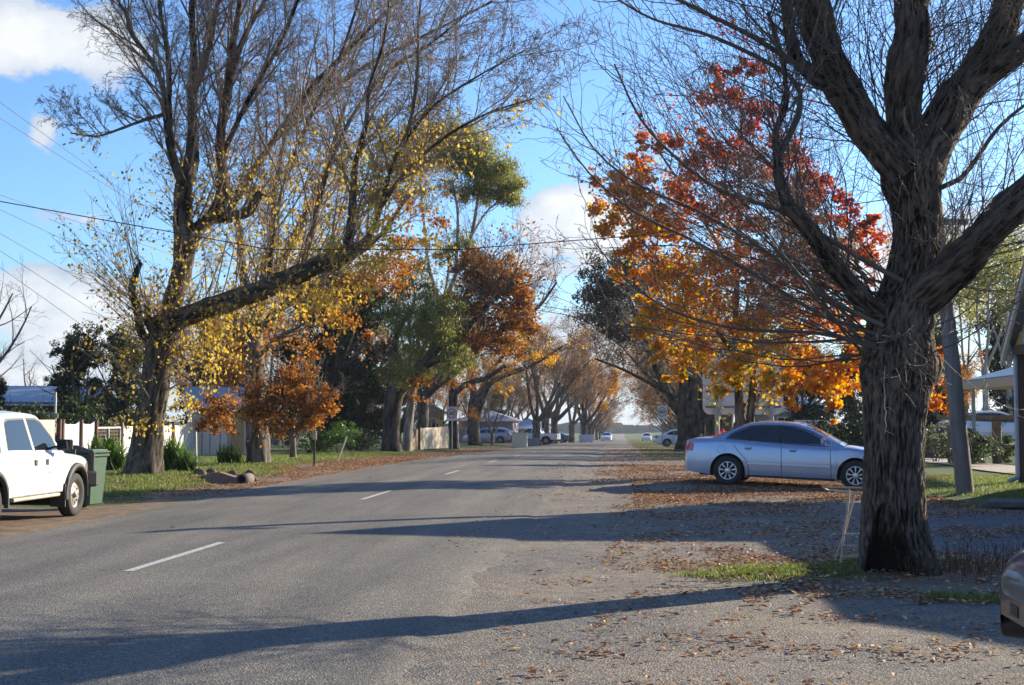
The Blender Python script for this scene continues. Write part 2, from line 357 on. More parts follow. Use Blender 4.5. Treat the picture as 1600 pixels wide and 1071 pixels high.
    o = mobj('ground', me); tag(o, 'gravel, dirt and grass ground beside the road', 'ground', kind='structure')
make_ground()

def make_road():
    Y = lines([(-50, 5, 5), (5, 60, .25), (60, 140, 2), (140, 640, 20)])
    rows = []
    T = [0, .02, .05, .12, .25, .4, .5, .6, .75, .88, .95, .98, 1]
    for y in Y:
        j = noise.noise((y * .8, 1.1, 0)) * .10 + noise.noise((y * 3.1, 5.1, 0)) * .05
        k = noise.noise((y * .7, 9.1, 0)) * .22 + noise.noise((y * 2.6, 15.1, 0)) * .12 + .05 * noise.noise((y * 7, 2.2, 1))
        a, c = -8.12 + j, -1.35 + k
        for t in T:
            x = a + (c - a) * t; rows.append((x, y, G(x, y) + .010 + .05 * (1 - (2 * t - 1) ** 2) - (.013 if t in (0, 1) else 0) + .008 * (0 < t < 1)))
    V = np.array(rows); n = len(T); ny = len(Y)
    i = np.arange(ny - 1)[:, None] * n + np.arange(n - 1)[None, :]; Q = np.stack([i, i + 1, i + n + 1, i + n], -1).reshape(-1, 4)
    m, nt, b = newmat('asphalt'); N = nt.nodes.new; L = nt.links.new
    P = N('ShaderNodeNewGeometry').outputs['Position']
    vor = N('ShaderNodeTexVoronoi'); vor.inputs['Scale'].default_value = 95; L(P, vor.inputs['Vector']); sc = N('ShaderNodeSeparateColor'); L(vor.outputs['Color'], sc.inputs[0])
    rs = ramp_node(nt, [(0, (.07, .067, .062)), (.5, (.15, .14, .122)), (.85, (.235, .214, .178)), (1, (.37, .335, .275))]); L(sc.outputs[0], rs.inputs[0])
    mp = N('ShaderNodeMapping'); mp.inputs['Scale'].default_value = (1.2, .10, 1); L(P, mp.inputs[0])
    n1 = N('ShaderNodeTexNoise'); n1.inputs['Scale'].default_value = 1.3; n1.inputs['Detail'].default_value = 6; L(mp.outputs[0], n1.inputs['Vector'])
    n2 = N('ShaderNodeTexNoise'); n2.inputs['Scale'].default_value = .7; n2.inputs['Detail'].default_value = 8; n2.inputs['Roughness'].default_value = .7; L(P, n2.inputs['Vector'])
    def ml(a, bb, f=1.0):
        q = N('ShaderNodeMix'); q.data_type = 'RGBA'; q.blend_type = 'MULTIPLY'; q.inputs[0].default_value = f; L(a, q.inputs[6]); L(bb, q.inputs[7]); return q.outputs[2]
    r1 = ramp_node(nt, [(.3, (.62, .63, .66)), (.7, (1.16, 1.13, 1.06))]); L(n1.outputs[0], r1.inputs[0])
    r2 = ramp_node(nt, [(.3, (.85, .85, .87)), (.7, (1.12, 1.1, 1.07))]); L(n2.outputs[0], r2.inputs[0])
    c = ml(ml(rs.outputs[0], r1.outputs[0]), r2.outputs[0]); L(c, b.inputs['Base Color']); b.inputs['Roughness'].default_value = .8; b.inputs['Specular IOR Level'].default_value = .35
    bp = N('ShaderNodeBump'); bp.inputs['Strength'].default_value = .7; bp.inputs['Distance'].default_value = .008; L(vor.outputs['Distance'], bp.inputs['Height']); L(bp.outputs[0], b.inputs['Normal'])
    o = mobj('road', npmesh('road', V, Q=Q, smooth=True, mat=m)); tag(o, 'grey asphalt country road running straight away', 'road', kind='structure')
    # centre line dashes
    mm, nt, b = newmat('line_paint'); N = nt.nodes.new; L = nt.links.new
    P = N('ShaderNodeNewGeometry').outputs['Position']; n = N('ShaderNodeTexNoise'); n.inputs['Scale'].default_value = 45; n.inputs['Detail'].default_value = 5; L(P, n.inputs['Vector'])
    r = ramp_node(nt, [(.35, (.16, .155, .15)), (.52, (.52, .50, .46))]); L(n.outputs[0], r.inputs[0]); L(r.outputs[0], b.inputs['Base Color']); b.inputs['Roughness'].default_value = .7
    V = []; Q = []
    for k in range(-1, 30):
        y0 = 13.05 + 12 * k
        for a in range(6):
            ya, yb = y0 + a * .52, y0 + (a + 1) * .52; b0 = len(V)
            for y in (ya, yb):
                for x in (-4.86, -4.76): V.append((x, y, G(x, y) + .010 + .05 + .008 + .004))
            Q.append((b0, b0 + 1, b0 + 3, b0 + 2))
    o = mobj('road_marking', npmesh('road_marking', V, Q=Q, mat=mm)); tag(o, 'worn white dashes down the middle of the road', 'road marking', kind='structure')
    # footpath on the right
    Y = lines([(33, 60, 1), (60, 110, 5)]); V = []; Q = []
    for k, y in enumerate(Y):
        w = .12 * math.sin(y * .6); 
        for x in (10.0 + w, 10.6, 11.2, 11.9 + w): V.append((x, y, G(x, y) + .035))
        if k:
            for q in range(3): b0 = (k - 1) * 4 + q; Q.append((b0, b0 + 1, b0 + 5, b0 + 4))
    o = mobj('footpath', npmesh('footpath', V, Q=Q, mat=surf('path_gravel', (.42, .35, .28), (.30, .25, .2), rough=.9, scale=5, bump=.3))); tag(o, 'pale gravel footpath on the right', 'path', kind='structure')
    # far hills with woods
    V = []; Q = []; R = random.Random(4); n = 1500
    for k in range(n):
        x = -1100 + 2200 * k / (n - 1); h = 2.2 + 2.6 * (noise.noise((x * .012, 0, 7)) + .5) + 1.5 * noise.noise((x * .08, 3, 7)) + 1.0 * noise.noise((x * .3, 3, 7)) + .7 * noise.noise((x * .8, 3, 7))
        V += [(x, 780, -9), (x, 800, -6.4 + max(h, .5)), (x, 900, -6 + max(h, .5) * 1.25), (x, 1200, -9)]
        if k:
            for q in range(3): b0 = (k - 1) * 4 + q; Q.append((b0, b0 + 4, b0 + 5, b0 + 1))
    o = mobj('hills', npmesh('hills', V, Q=Q, smooth=True, mat=surf('far_wood', (.035, .055, .06), (.02, .035, .045), rough=1, scale=.09, bump=0, spec=0))); tag(o, 'low dark wooded rise on the horizon', 'hills', kind='structure')
make_road()

# ------------------------------------------------------------------ tubes, branches, leaves
def tubes(polys, sides, closed_tip=False):
    by = {}
    for p in polys: by.setdefault(len(p[0]), []).append(p)
    VV, QQ, BK = [], [], []; base = 0
    ang = np.arange(sides) * 2 * math.pi / sides; ca, sa = np.cos(ang), np.sin(ang)
    for n, ps in by.items():
        P = np.array([q[0] for q in ps], float); R = np.array([q[1] for q in ps], float); M_ = len(ps)
        T = np.gradient(P, axis=1); T /= np.linalg.norm(T, axis=2, keepdims=True) + 1e-9
        mt = np.abs(T.mean(1)); ref = np.eye(3)[np.argmin(mt, axis=1)][:, None, :]
        U = np.cross(T, np.broadcast_to(ref, T.shape)); U /= np.linalg.norm(U, axis=2, keepdims=True) + 1e-9; Wv = np.cross(T, U)
        V = P[:, :, None, :] + R[:, :, None, None] * (ca[None, None, :, None] * U[:, :, None, :] + sa[None, None, :, None] * Wv[:, :, None, :])
        seg = np.concatenate([np.zeros((M_, 1)), np.cumsum(np.linalg.norm(np.diff(P, axis=1), axis=2), axis=1)], 1)
        off = P[:, :1, 0:1] * 3.1
        bk = np.stack(np.broadcast_arrays(ca[None, None, :] * R[:, :1, None] + off, sa[None, None, :] * R[:, :1, None], seg[:, :, None] * .13), -1)
        VV.append(V.reshape(-1, 3)); BK.append(bk.reshape(-1, 3))
        b = base + (np.arange(M_)[:, None, None] * n + np.arange(n - 1)[None, :, None]) * sides
        i = np.arange(sides)[None, None, :]; j = (i + 1) % sides
        QQ.append(np.stack([b + i, b + j, b + sides + j, b + sides + i], -1).reshape(-1, 4)); base += M_ * n * sides
    return np.concatenate(VV), np.concatenate(QQ), np.concatenate(BK)
def multi_tubes(groups):
    VV, QQ, BK = [], [], []; b = 0
    for polys, sides in groups:
        if not polys: continue
        v, q, k = tubes(polys, sides); VV.append(v); QQ.append(q + b); BK.append(k); b += len(v)
    return np.concatenate(VV), np.concatenate(QQ), np.concatenate(BK)
def rv(R): 
    while True:
        a = Vector((R.uniform(-1, 1), R.uniform(-1, 1), R.uniform(-1, 1)))
        if .05 < a.length < 1: return a.normalized()
def grow(out, tips, p, d, L, r, lev, C, R):
    """C: dict of lists by level: n segs, wob, up, kids, ang, ratio"""
    n = C['n'][lev]; st = L / n; pts = [p.copy()]; rad = [r]; dirs = [d.copy()]; rend = r * C.get('taper', .35)
    for i in range(n):
        d = d + rv(R) * C['wob'][lev] + Vector((0, 0, 1)) * C['up'][lev]; d.normalize(); p = p + d * st
        pts.append(p.copy()); rad.append(max(r + (rend - r) * (i + 1) / n, C.get('rmin', .0022))); dirs.append(d.copy())
    out[lev].append((pts, rad))
    if lev + 1 < len(C['n']):
        k = C['kids'][lev]; k = int(k) + (R.random() < k - int(k))
        for q in range(k):
            t = C.get('t0', .2) + (1 - C.get('t0', .2)) * (q + R.random()) / max(k, 1); t = min(t, .99); i = min(int(t * n), n - 1); f = t * n - i
            pp = pts[i].lerp(pts[i + 1], f); rr = rad[i] + (rad[i + 1] - rad[i]) * f
            ax = dirs[i + 1].cross(rv(R)).normalized(); a = math.radians(C['ang'][lev]) * R.uniform(.7, 1.3)
            dd = Matrix.Rotation(a, 3, ax) @ dirs[i + 1]
            grow(out, tips, pp, dd, L * C['ratio'][lev] * R.uniform(.6, 1.15) * (1 - .35 * t), rr * C.get('rr', .6), lev + 1, C, R)
    if lev >= len(C['n']) - 2 and tips is not None:
        for i in range(1, len(pts)): tips.append(pts[i])
def crspline(pts, step):
    "Catmull-Rom through (x,y,z,r) rows"
    P = [np.array(p, float) for p in pts]; P = [2 * P[0] - P[1]] + P + [2 * P[-1] - P[-2]]; out = []
    for k in range(1, len(P) - 2):
        a, b, c, d = P[k - 1:k + 3]; n = max(2, int(np.linalg.norm((c - b)[:3]) / step))
        for i in range(n):
            t = i / n; out.append(.5 * ((2 * b) + (c - a) * t + (2 * a - 5 * b + 4 * c - d) * t * t + (3 * b - a - 3 * c + d) * t ** 3))
    out.append(P[-2]); return np.array(out)
def bark_tube(rows, sides, step, furrow=.02, lump=.1, seed=0, fscale=9, cap=True, extra=None):
    "one knobbly limb with bark relief; rows (x,y,z,r)"
    S_ = crspline(rows, step); P = S_[:, :3]; Rr = np.maximum(S_[:, 3], .002); n = len(P)
    T = np.gradient(P, axis=0); T /= np.linalg.norm(T, axis=1, keepdims=True) + 1e-9
    ref = np.eye(3)[np.argmin(np.abs(T.mean(0)))]; U = np.cross(T, ref); U /= np.linalg.norm(U, axis=1, keepdims=True); Wv = np.cross(T, U)
    seg = np.concatenate([[0], np.cumsum(np.linalg.norm(np.diff(P, axis=0), axis=1))])
    V = np.zeros((n, sides, 3)); BK = np.zeros((n, sides, 4))
    for k in range(n):
        r = Rr[k]
        for i in range(sides):
            a = 2 * math.pi * i / sides; c, s = math.cos(a), math.sin(a)
            q = (c * fscale * r + seed, s * fscale * r, seg[k] * fscale * .095)
            f = 1 - abs(noise.noise(q)) * 2.4 + .7 * noise.noise((q[0] * 2.9, q[1] * 2.9, q[2] * 4.5)) - .5 * max(0, noise.noise((q[0] * .8, q[1] * .8, seg[k] * 9)) - .1)
            l = noise.noise((c * 1.1 + seed * 2, s * 1.1, seg[k] * 2.2 / max(r * 6, .5))) + .5 * noise.noise((c * 2.3 + seed, s * 2.3, seg[k] * 5))
            rad = r * (1 + lump * l) + min(furrow, r * .13) * f
            if extra: rad += extra(a, P[k], r)
            V[k, i] = P[k] + rad * (c * U[k] + s * Wv[k]); BK[k, i] = (c * r + seed, s * r, seg[k] * .16, min(max(f * .75 + .05, 0), 1.2))
    V = V.reshape(-1, 3); BK = BK.reshape(-1, 4)
    b = np.arange(n - 1)[:, None] * sides; i = np.arange(sides)[None, :]; j = (i + 1) % sides
    Q = np.stack([b + i, b + j, b + sides + j, b + sides + i], -1).reshape(-1, 4)
    Tt = np.zeros((0, 3), int)
    if cap:
        V = np.vstack([V, P[-1] + T[-1] * Rr[-1] * .5]); BK = np.vstack([BK, BK[-1]]); e = len(V) - 1; l0 = (n - 1) * sides
        Tt = np.array([(l0 + q, l0 + (q + 1) % sides, e) for q in range(sides)])
    return V, Q, Tt, BK
def join(parts):
    V, Q, T, B = [], [], [], []; b = 0
    for v, q, t, k in parts:
        V.append(v); Q.append(np.asarray(q) + b)
        if len(t): T.append(np.asarray(t) + b)
        B.append(k if k.shape[1] == 4 else np.column_stack([k, np.full(len(k), .5)])); b += len(v)
    return np.concatenate(V), np.concatenate(Q), (np.concatenate(T) if T else None), np.concatenate(B)
def leaf_mesh(name, C, size, mat, rng, v=None, droop=0.0, fold=.25, aspect=.62, vj=.12, parent=None):
    C = np.asarray(C, float); n = len(C); s = size * rng.uniform(.6, 1.25, (n, 1))
    d = rng.normal(size=(n, 3)); d[:, 2] -= droop * 2; d /= np.linalg.norm(d, axis=1, keepdims=True)
    w = np.cross(d, rng.normal(size=(n, 3))); w /= np.linalg.norm(w, axis=1, keepdims=True); nn = np.cross(d, w)
    V = np.stack([C - d * s * .5, C + w * s * .5 * aspect + nn * s * fold * .5 + d * s * .06, C + d * s * .5, C - w * s * .5 * aspect + nn * s * fold * .5 + d * s * .06], 1).reshape(-1, 3)
    Q = np.arange(4 * n).reshape(-1, 4)
    vv = (rng.uniform(0, 1, n) if v is None else np.clip(np.asarray(v) + rng.normal(0, vj, n), 0, 1))
    me = npmesh(name, V, Q=Q, attrs={'v': ('FLOAT', np.repeat(vv, 4))}, mat=mat)
    return mobj(name, me, parent) if parent is not None else me
def near_tips(tips, n, spread, rng):
    T = np.array([tuple(t) for t in tips]); i = rng.integers(0, len(T), n); return T[i] + rng.normal(0, spread, (n, 3))
def clumps(cs, rng):
    "cs: (x,y,z,r,n[,flat]) -> points in clustered puffs"
    out = []
    for c in cs:
        x, y, z, r, n = c[:5]; fl = c[5] if len(c) > 5 else .8
        k = max(6, int(n / 75)); d = rng.normal(size=(k, 3)); d /= np.linalg.norm(d, axis=1, keepdims=True)
        sub = d * (rng.uniform(.15, 1.25, (k, 1)) ** .6) * r * np.array([1, 1, fl]); m = rng.integers(0, k, n)
        out.append(np.array([x, y, z]) + sub[m] + rng.normal(0, 1, (n, 3)) * (r * rng.uniform(.10, .24, k))[m][:, None] * np.array([1, 1, .75]))
    return np.concatenate(out)

# ------------------------------------------------------------------ trees
BARK_DARK = barkmat('bark_dark', (.018, .014, .011), (.16, .13, .10), scale=26)
BARK_NEAR = barkmat('bark_near', (.018, .0135, .010), (.20, .152, .115), scale=34, bump=1.0, dist=.04, hollow_shade=True)
BARK_GREY = barkmat('bark_grey', (.035, .03, .026), (.24, .2, .165), scale=16)
BARK_PALE = barkmat('bark_pale', (.16, .14, .12), (.50, .46, .40), scale=8, bump=.3)
TWIG = surf('twig_bark', (.15, .12, .095), (.07, .055, .045), rough=.75, scale=4, bump=0)
TWIG_P = surf('twig_pale', (.30, .25, .20), (.17, .14, .11), rough=.75, scale=4, bump=0)
LF_YEL = leafmat('leaf_yellow', [(0, (.18, .09, .02)), (.3, (.36, .22, .04)), (.7, (.50, .36, .07)), (1, (.42, .36, .10))], .42)
LF_BRN = leafmat('leaf_rust', [(0, (.07, .035, .018)), (.4, (.20, .08, .025)), (.75, (.38, .16, .04)), (1, (.50, .30, .07))], .42)
LF_ORG = leafmat('leaf_orange', [(0, (.20, .07, .02)), (.4, (.45, .18, .03)), (.75, (.60, .34, .05)), (1, (.55, .45, .08))], .5)
LF_LIQ = leafmat('leaf_liquid', [(0, (.10, .15, .02)), (.16, (.42, .34, .04)), (.34, (.60, .32, .04)), (.52, (.50, .18, .04)), (.74, (.38, .075, .035)), (1, (.21, .03, .03))], .5)
LF_GUM = leafmat('leaf_gum', [(0, (.055, .065, .02)), (.5, (.16, .17, .05)), (1, (.34, .31, .09))], .5, .4)
LF_DRK = leafmat('leaf_dark', [(0, (.008, .016, .008)), (.6, (.022, .038, .016)), (1, (.05, .075, .025))], .18, .5)
LF_GRN = leafmat('leaf_green', [(0, (.03, .06, .012)), (.6, (.075, .14, .028)), (1, (.16, .24, .05))], .35, .4)
LF_PNK = leafmat('leaf_pinkbrown', [(0, (.09, .06, .04)), (.6, (.21, .13, .08)), (1, (.38, .23, .10))], .4)
LF_OAKD = leafmat('leaf_oakdark', [(0, (.02, .022, .012)), (.5, (.07, .055, .03)), (.8, (.17, .09, .05)), (1, (.30, .14, .06))], .25)
LF_DRK2 = leafmat('leaf_darkgreen', [(0, (.015, .028, .01)), (.6, (.045, .07, .022)), (1, (.11, .13, .04))], .25, .5)
LF_GRY = leafmat('leaf_greygreen', [(0, (.05, .065, .04)), (.6, (.13, .16, .09)), (1, (.26, .28, .16))], .3, .5)
LF_OLV = leafmat('leaf_olivebrown', [(0, (.05, .045, .02)), (.5, (.13, .10, .05)), (1, (.26, .16, .08))], .35)
LF_GRS = leafmat('leaf_grass', [(0, (.05, .075, .018)), (.45, (.10, .145, .03)), (.75, (.18, .20, .06)), (1, (.38, .30, .15))], .4, .5)
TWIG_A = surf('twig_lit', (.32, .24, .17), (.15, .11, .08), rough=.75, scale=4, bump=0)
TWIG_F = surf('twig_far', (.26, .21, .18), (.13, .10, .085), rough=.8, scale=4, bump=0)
LF_LIT = leafmat('leaf_litter', [(0, (.06, .03, .02)), (.3, (.17, .07, .03)), (.55, (.36, .15, .06)), (.8, (.50, .32, .18)), (.95, (.62, .50, .36)), (1, (.6, .42, .05))], .15, .6)

def spread_from(out, tips, limb, k, L, r, C, R, bias=(0, 0, .3), t0=.1, rmax=None):
    "sprout k branches along an art-directed limb (rows x,y,z,r)"
    P = [Vector(p[:3]) for p in limb]; rr = [p[3] for p in limb]; n = len(P) - 1
    for q in range(k):
        t = t0 + (1 - t0) * (q + R.random()) / k; i = min(int(t * n), n - 1); f = t * n - i
        p = P[i].lerp(P[i + 1], f); ax = (P[i + 1] - P[i]).normalized()
        d = rv(R); d = (d - ax * d.dot(ax)).normalized() * .8 + ax * .7 + Vector(bias); d.normalize()
        rad = rr[i] + (rr[i + 1] - rr[i]) * f
        grow(out, tips, p, d, L * R.uniform(.55, 1.2), min(r, rad * .6), 0, C, R)
class Art:
    def __init__(s, B): s.B = Vector(B)
    def pt(s, px, py, dy=0): return at(px, py, s.B.y + dy) - s.B
    def limb(s, rows):
        out = []
        for r in rows:
            px, py, w = r[:3]; dy = r[3] if len(r) > 3 else 0; p = s.pt(px, py, dy); out.append((p.x, p.y, p.z, w / 2 / F * (s.B.y + dy)))
        return out
    def clump(s, px, py, dy, rp, n, fl=.8): p = s.pt(px, py, dy); return (p.x, p.y, p.z, rp / F * (s.B.y + dy), n, fl)
def add_tree_parts(root, solid, twigs, bark, twigmat, sides=(4, 3), trunkname='trunk', hollow_shade=None):
    V, Q, T, K = solid; at_ = {'bk': ('FLOAT_VECTOR', K)}
    if hollow_shade is not None: q = np.zeros(len(V)); q[:len(hollow_shade)] = hollow_shade; at_['hollow_shade'] = ('FLOAT', q)
    mobj(trunkname, npmesh('trunk', V, Q=Q, T=T, attrs=at_, smooth=True, mat=bark), root)
    if twigs:
        V, Q, K = multi_tubes(twigs); mobj('branches', npmesh('branches', V, Q=Q, attrs={'bk': ('FLOAT_VECTOR', K)}, smooth=True, mat=twigmat), root)

# --- the big pollarded tree on the right
def right_tree():
    R = random.Random(11); rng = np.random.default_rng(11)
    B = gp(1402, 893); B.z -= .03; A = Art(B)
    root = thing('pollarded_tree', 'huge bare tree with deeply furrowed trunk and hollow base, beside the silver sedan', 'tree', B)
    trunk = A.limb([(1404, 912, 132), (1404, 893, 118), (1401, 868, 106), (1398, 830, 97), (1397, 780, 90), (1397, 720, 86), (1397, 670, 87), (1398, 630, 92), (1400, 598, 104), (1403, 575, 112), (1403, 552, 106), (1404, 520, 98), (1410, 490, 94), (1420, 455, 80), (1428, 415, 72), (1432, 370, 66), (1430, 320, 70), (1424, 285, 86), (1425, 262, 84), (1425, 240, 60)])
    cam_dir = math.atan2(-1, -.35)
    def hollow(a, p, r):
        if p.shape[0] != 3: return 0
        z = p[2]
        # flutes at the foot
        e = .10 * r * math.cos(5 * a + .6) * math.exp(-max(z, 0) / .28) + .05 * r * math.cos(9 * a + 2) * math.exp(-max(z, 0) / .35)
        return e
    parts = []
    V, Q, T, K = bark_tube(trunk, 150, .028, furrow=.020, lump=.05, seed=1.7, fscale=40, extra=hollow, cap=False)
    # hollow: push vertices in on the camera side near the foot
    tc = np.array([A.pt(1402, 860)[0], 0]); 
    scr = V + np.array(B); 
    px = 0 * V[:, 0]; py = 0 * V[:, 0]
    cp, sp_ = math.cos(PITCH), math.sin(PITCH); cy, sy = math.cos(YAW), math.sin(YAW)
    X = scr[:, 0] * cy + scr[:, 1] * sy; Yd = -scr[:, 0] * sy + scr[:, 1] * cy; Zr = scr[:, 2] - CAMZ
    dep = Yd * cp + Zr * sp_; up = -Yd * sp_ + Zr * cp
    px = CX + F * X / dep; py = CY - F * up / dep
    front = np.array([V[:, 1] < np.interp(V[:, 2], [0, 2], [0.02, 0.02])])[0]
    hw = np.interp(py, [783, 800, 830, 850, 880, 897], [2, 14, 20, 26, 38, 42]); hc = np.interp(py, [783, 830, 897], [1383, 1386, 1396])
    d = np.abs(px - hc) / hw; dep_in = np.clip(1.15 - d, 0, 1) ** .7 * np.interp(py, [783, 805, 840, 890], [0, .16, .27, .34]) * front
    V[:, 1] += dep_in
    # tongue of healed wood inside the hollow
    tg = np.exp(-(((px - 1389) / 11) ** 2 + ((py - 822) / 24) ** 2)) * front; V[:, 1] -= tg * .13
    rim = np.exp(-((d - 1.15) / .25) ** 2) * front * ((py > 775) & (py < 890)); V[:, 1] -= rim * .03
    K = K.copy(); CH = np.zeros(len(V)); CH[:] = np.clip(np.clip(1.35 - d, 0, 1) * 2.2, 0, 1) * np.interp(py, [805, 850, 870], [.35, .95, 1]) * front * (1 - tg * .9)  # painted shade for the recess, near black towards the foot
    parts.append((V, Q, T, K))
    limbs = dict(
        a=[(1418, 272, 66, -.1), (1385, 235, 64, -.1), (1352, 200, 58, -.15), (1325, 150, 54, -.2), (1300, 105, 54, -.25), (1282, 60, 56, -.3), (1268, 10, 54, -.35), (1250, -50, 46, -.4), (1225, -150, 38, -.5), (1215, -260, 28, -.6), (1190, -380, 16, -.7)],
        b=[(1330, 165, 30, -.2), (1300, 135, 32, -.3), (1268, 117, 28, -.45), (1243, 88, 24, -.5), (1234, 45, 22, -.55), (1226, -10, 20, -.6), (1210, -90, 15, -.7), (1190, -190, 9, -.8)],
        c=[(1425, 262, 66, 0), (1416, 215, 56, .05), (1411, 175, 54, .1), (1412, 140, 60, .1), (1418, 100, 62, .1), (1426, 55, 58, .15), (1426, 5, 54, .2), (1430, -60, 46, .25), (1440, -160, 36, .3), (1430, -280, 24, .4)],
        d=[(1438, 275, 66, 0), (1455, 232, 72, .1), (1480, 185, 70, .2), (1512, 135, 60, .3), (1545, 85, 54, .35), (1568, 35, 50, .4), (1585, -30, 46, .5), (1610, -120, 36, .6), (1640, -240, 22, .7)],
        e=[(1490, 175, 52, .25), (1530, 125, 46, .2), (1575, 90, 44, .1), (1620, 60, 40, 0), (1690, 0, 32, -.1), (1760, -90, 20, -.3)],
        f=[(1425, 480, 66, 0), (1460, 448, 66, -.2), (1500, 410, 60, -.35), (1540, 370, 56, -.5), (1580, 325, 56, -.65), (1640, 270, 50, -.8), (1720, 190, 40, -.9), (1800, 90, 26, -1.0)],
        g=[(1400, 500, 48, 0), (1362, 480, 38, -.2), (1328, 448, 32, -.35), (1298, 408, 32, -.5), (1268, 365, 30, -.6), (1238, 328, 28, -.7), (1222, 300, 22, -.75), (1214, 250, 15, -.8), (1213, 205, 12, -.8), (1228, 160, 10, -.8), (1222, 90, 8, -.9), (1200, 20, 6, -.9)],
        k=[(1445, 590, 40, .1), (1456, 570, 34, .05), (1452, 552, 26, 0)], k2=[(1362, 600, 30, -.1), (1354, 580, 26, -.1), (1362, 565, 20, -.1)])
    L = {k: [(x, y, z, r * (.82 if k in 'bg' else .93)) for x, y, z, r in A.limb(v)] for k, v in limbs.items()}
    for i, (k, v) in enumerate(L.items()): parts.append(bark_tube(v, 40 if k in 'acdf' else 22, .045, furrow=.012, lump=.20, seed=3.1 * i + 2, fscale=34))
    add_tree_parts(root, join(parts), None, BARK_NEAR, None, hollow_shade=CH)
    out = [[], [], []]; tips = []
    C = dict(n=[13, 8, 5], wob=[.15, .34, .42], up=[.035, .03, .02], kids=[10, 2.6], ang=[38, 42], ratio=[.32, .5], rr=.5, taper=.14, t0=.15)
    # long whips leaning out over the road from the collar
    for q in range(72):
        px = R.uniform(1340, 1395); py = R.uniform(430, 560); p = A.pt(px, py, R.uniform(-.35, .3))
        e = math.radians(R.uniform(-12, 58)); y = math.radians(R.uniform(-55, 45)); d = Vector((-math.cos(e) * math.cos(y), math.cos(e) * math.sin(y), math.sin(e)))
        grow(out, tips, p, d, R.uniform(1.6, 4.6), R.uniform(.005, .013), 0, C, R)
    for q in range(20):
        px = R.uniform(1410, 1470); py = R.uniform(420, 560); p = A.pt(px, py, R.uniform(-.35, .3))
        e = math.radians(R.uniform(-20, 60)); y = math.radians(R.uniform(-60, 60)); d = Vector((math.cos(e) * math.cos(y), math.cos(e) * math.sin(y), math.sin(e)))
        grow(out, tips, p, d, R.uniform(.8, 2.6), R.uniform(.004, .009), 0, C, R)
    for q in range(18):   # drooping fine shoots round the collar
        px = R.uniform(1350, 1455); py = R.uniform(500, 590); p = A.pt(px, py, -.36)
        d = Vector((R.uniform(-1, 1), -.8, R.uniform(-.9, .7))).normalized(); grow(out, tips, p, d, R.uniform(.3, 1.0), R.uniform(.003, .007), 0, dict(C, n=[6, 4, 3], kids=[3, 1], wob=[.22, .25, .3]), R)
    C2 = dict(C, kids=[9, 2.4], wob=[.24, .38, .45], n=[10, 7, 4], up=[.05, .03, .02])
    for k, nk, LL in (('a', 84, 2.1), ('b', 38, 1.6), ('c', 78, 1.9), ('d', 82, 2.0), ('e', 46, 1.8), ('f', 66, 1.7), ('g', 62, 1.7)):
        spread_from(out, tips, L[k], nk, LL, .0085, C2, R, bias=(-.25 if k in 'abg' else .15, -.1, .25), t0=.06)
    tt = [(t[0], t[1], t[2], t[3]) for t in trunk[11:19]]; spread_from(out, tips, tt, 16, 1.3, .009, C2, R, bias=(-.1, -.3, .1))
    # medium grey side branches
    for rows in ([(1410, 440, 9, -.4), (1330, 395, 8, -.5), (1220, 330, 7, -.7), (1130, 300, 6, -.8), (1060, 250, 5, -.9), (1000, 185, 4, -.9), (960, 100, 3, -1)],
                 [(1380, 510, 8, -.3), (1300, 470, 8, -.4), (1200, 395, 6, -.5), (1100, 335, 5, -.6), (1000, 290, 4, -.8), (930, 235, 3, -.8), (880, 150, 2, -.9)],
                 [(1375, 525, 8, -.2), (1280, 490, 7, 0), (1180, 430, 6, .2), (1080, 375, 5, .4), (990, 330, 4, .5), (920, 270, 3, .5), (870, 200, 2, .5)],
                 [(1370, 540, 7, -.2), (1270, 520, 6, -.6), (1160, 515, 5, -.8), (1060, 490, 4, -1), (980, 440, 3, -1.1), (930, 380, 2, -1.2)],
                 [(1213, 250, 10, -.8), (1240, 200, 9, -.7), (1250, 165, 9, -.6), (1235, 120, 8, -.6), (1120, 60, 6, -.8), (1020, 30, 4, -.9), (950, -10, 3, -1)],
                 [(1265, 115, 10, -.5), (1180, 60, 8, -.8), (1080, 10, 6, -1), (980, -40, 4, -1.2)],
                 [(1440, 300, 9, .2), (1500, 280, 8, 0), (1560, 200, 6, -.2), (1620, 150, 4, -.4)]):
        l = A.limb(rows); S2 = crspline(l, .15); out[0].append(([Vector(s[:3]) for s in S2], [float(s[3]) for s in S2])); spread_from(out, tips, l, 15, .9, .006, dict(C2, kids=[5, 1.2]), R, bias=(-.3, 0, .3), t0=.2)
    V, Q, K = multi_tubes([(out[0], 6), (out[1], 4), (out[2], 3)])
    mobj('branches', npmesh('branches', V, Q=Q, attrs={'bk': ('FLOAT_VECTOR', K)}, smooth=True, mat=TWIG), root)
    # the last few leaves
    pts = [A.pt(1324, 258, -.3), A.pt(1338, 84, 0), A.pt(1395, 345, -.2)] + [Vector(t) for t in R.sample(tips, 26)]
    leaf_mesh('leaves', pts, .05, LF_BRN, rng, v=[1, .2, .1] + [R.random() * .7 for _ in range(26)], parent=root)
    # pale dead twig against the trunk
    fr = -.42; tw = []
    base = [(1383, 620), (1382, 637), (1385, 643), (1383, 655), (1385, 665), (1382, 678)]
    tw.append(([A.pt(x, y, fr) for x, y in base], [.006, .007, .007, .006, .005, .003]))
    tw.append(([A.pt(x, y, fr) for x, y in ((1385, 637), (1392, 638), (1397, 645))], [.003, .003, .002])); tw.append(([A.pt(x, y, fr) for x, y in ((1382, 673), (1392, 677), (1397, 680))], [.003, .003, .002])); tw.append(([A.pt(x, y, fr) for x, y in ((1383, 572), (1381, 600), (1383, 620))], [.003, .003, .004]))
    V, Q, K = tubes(tw[:1], 6); V2, Q2, K2 = tubes(tw[1:], 5)
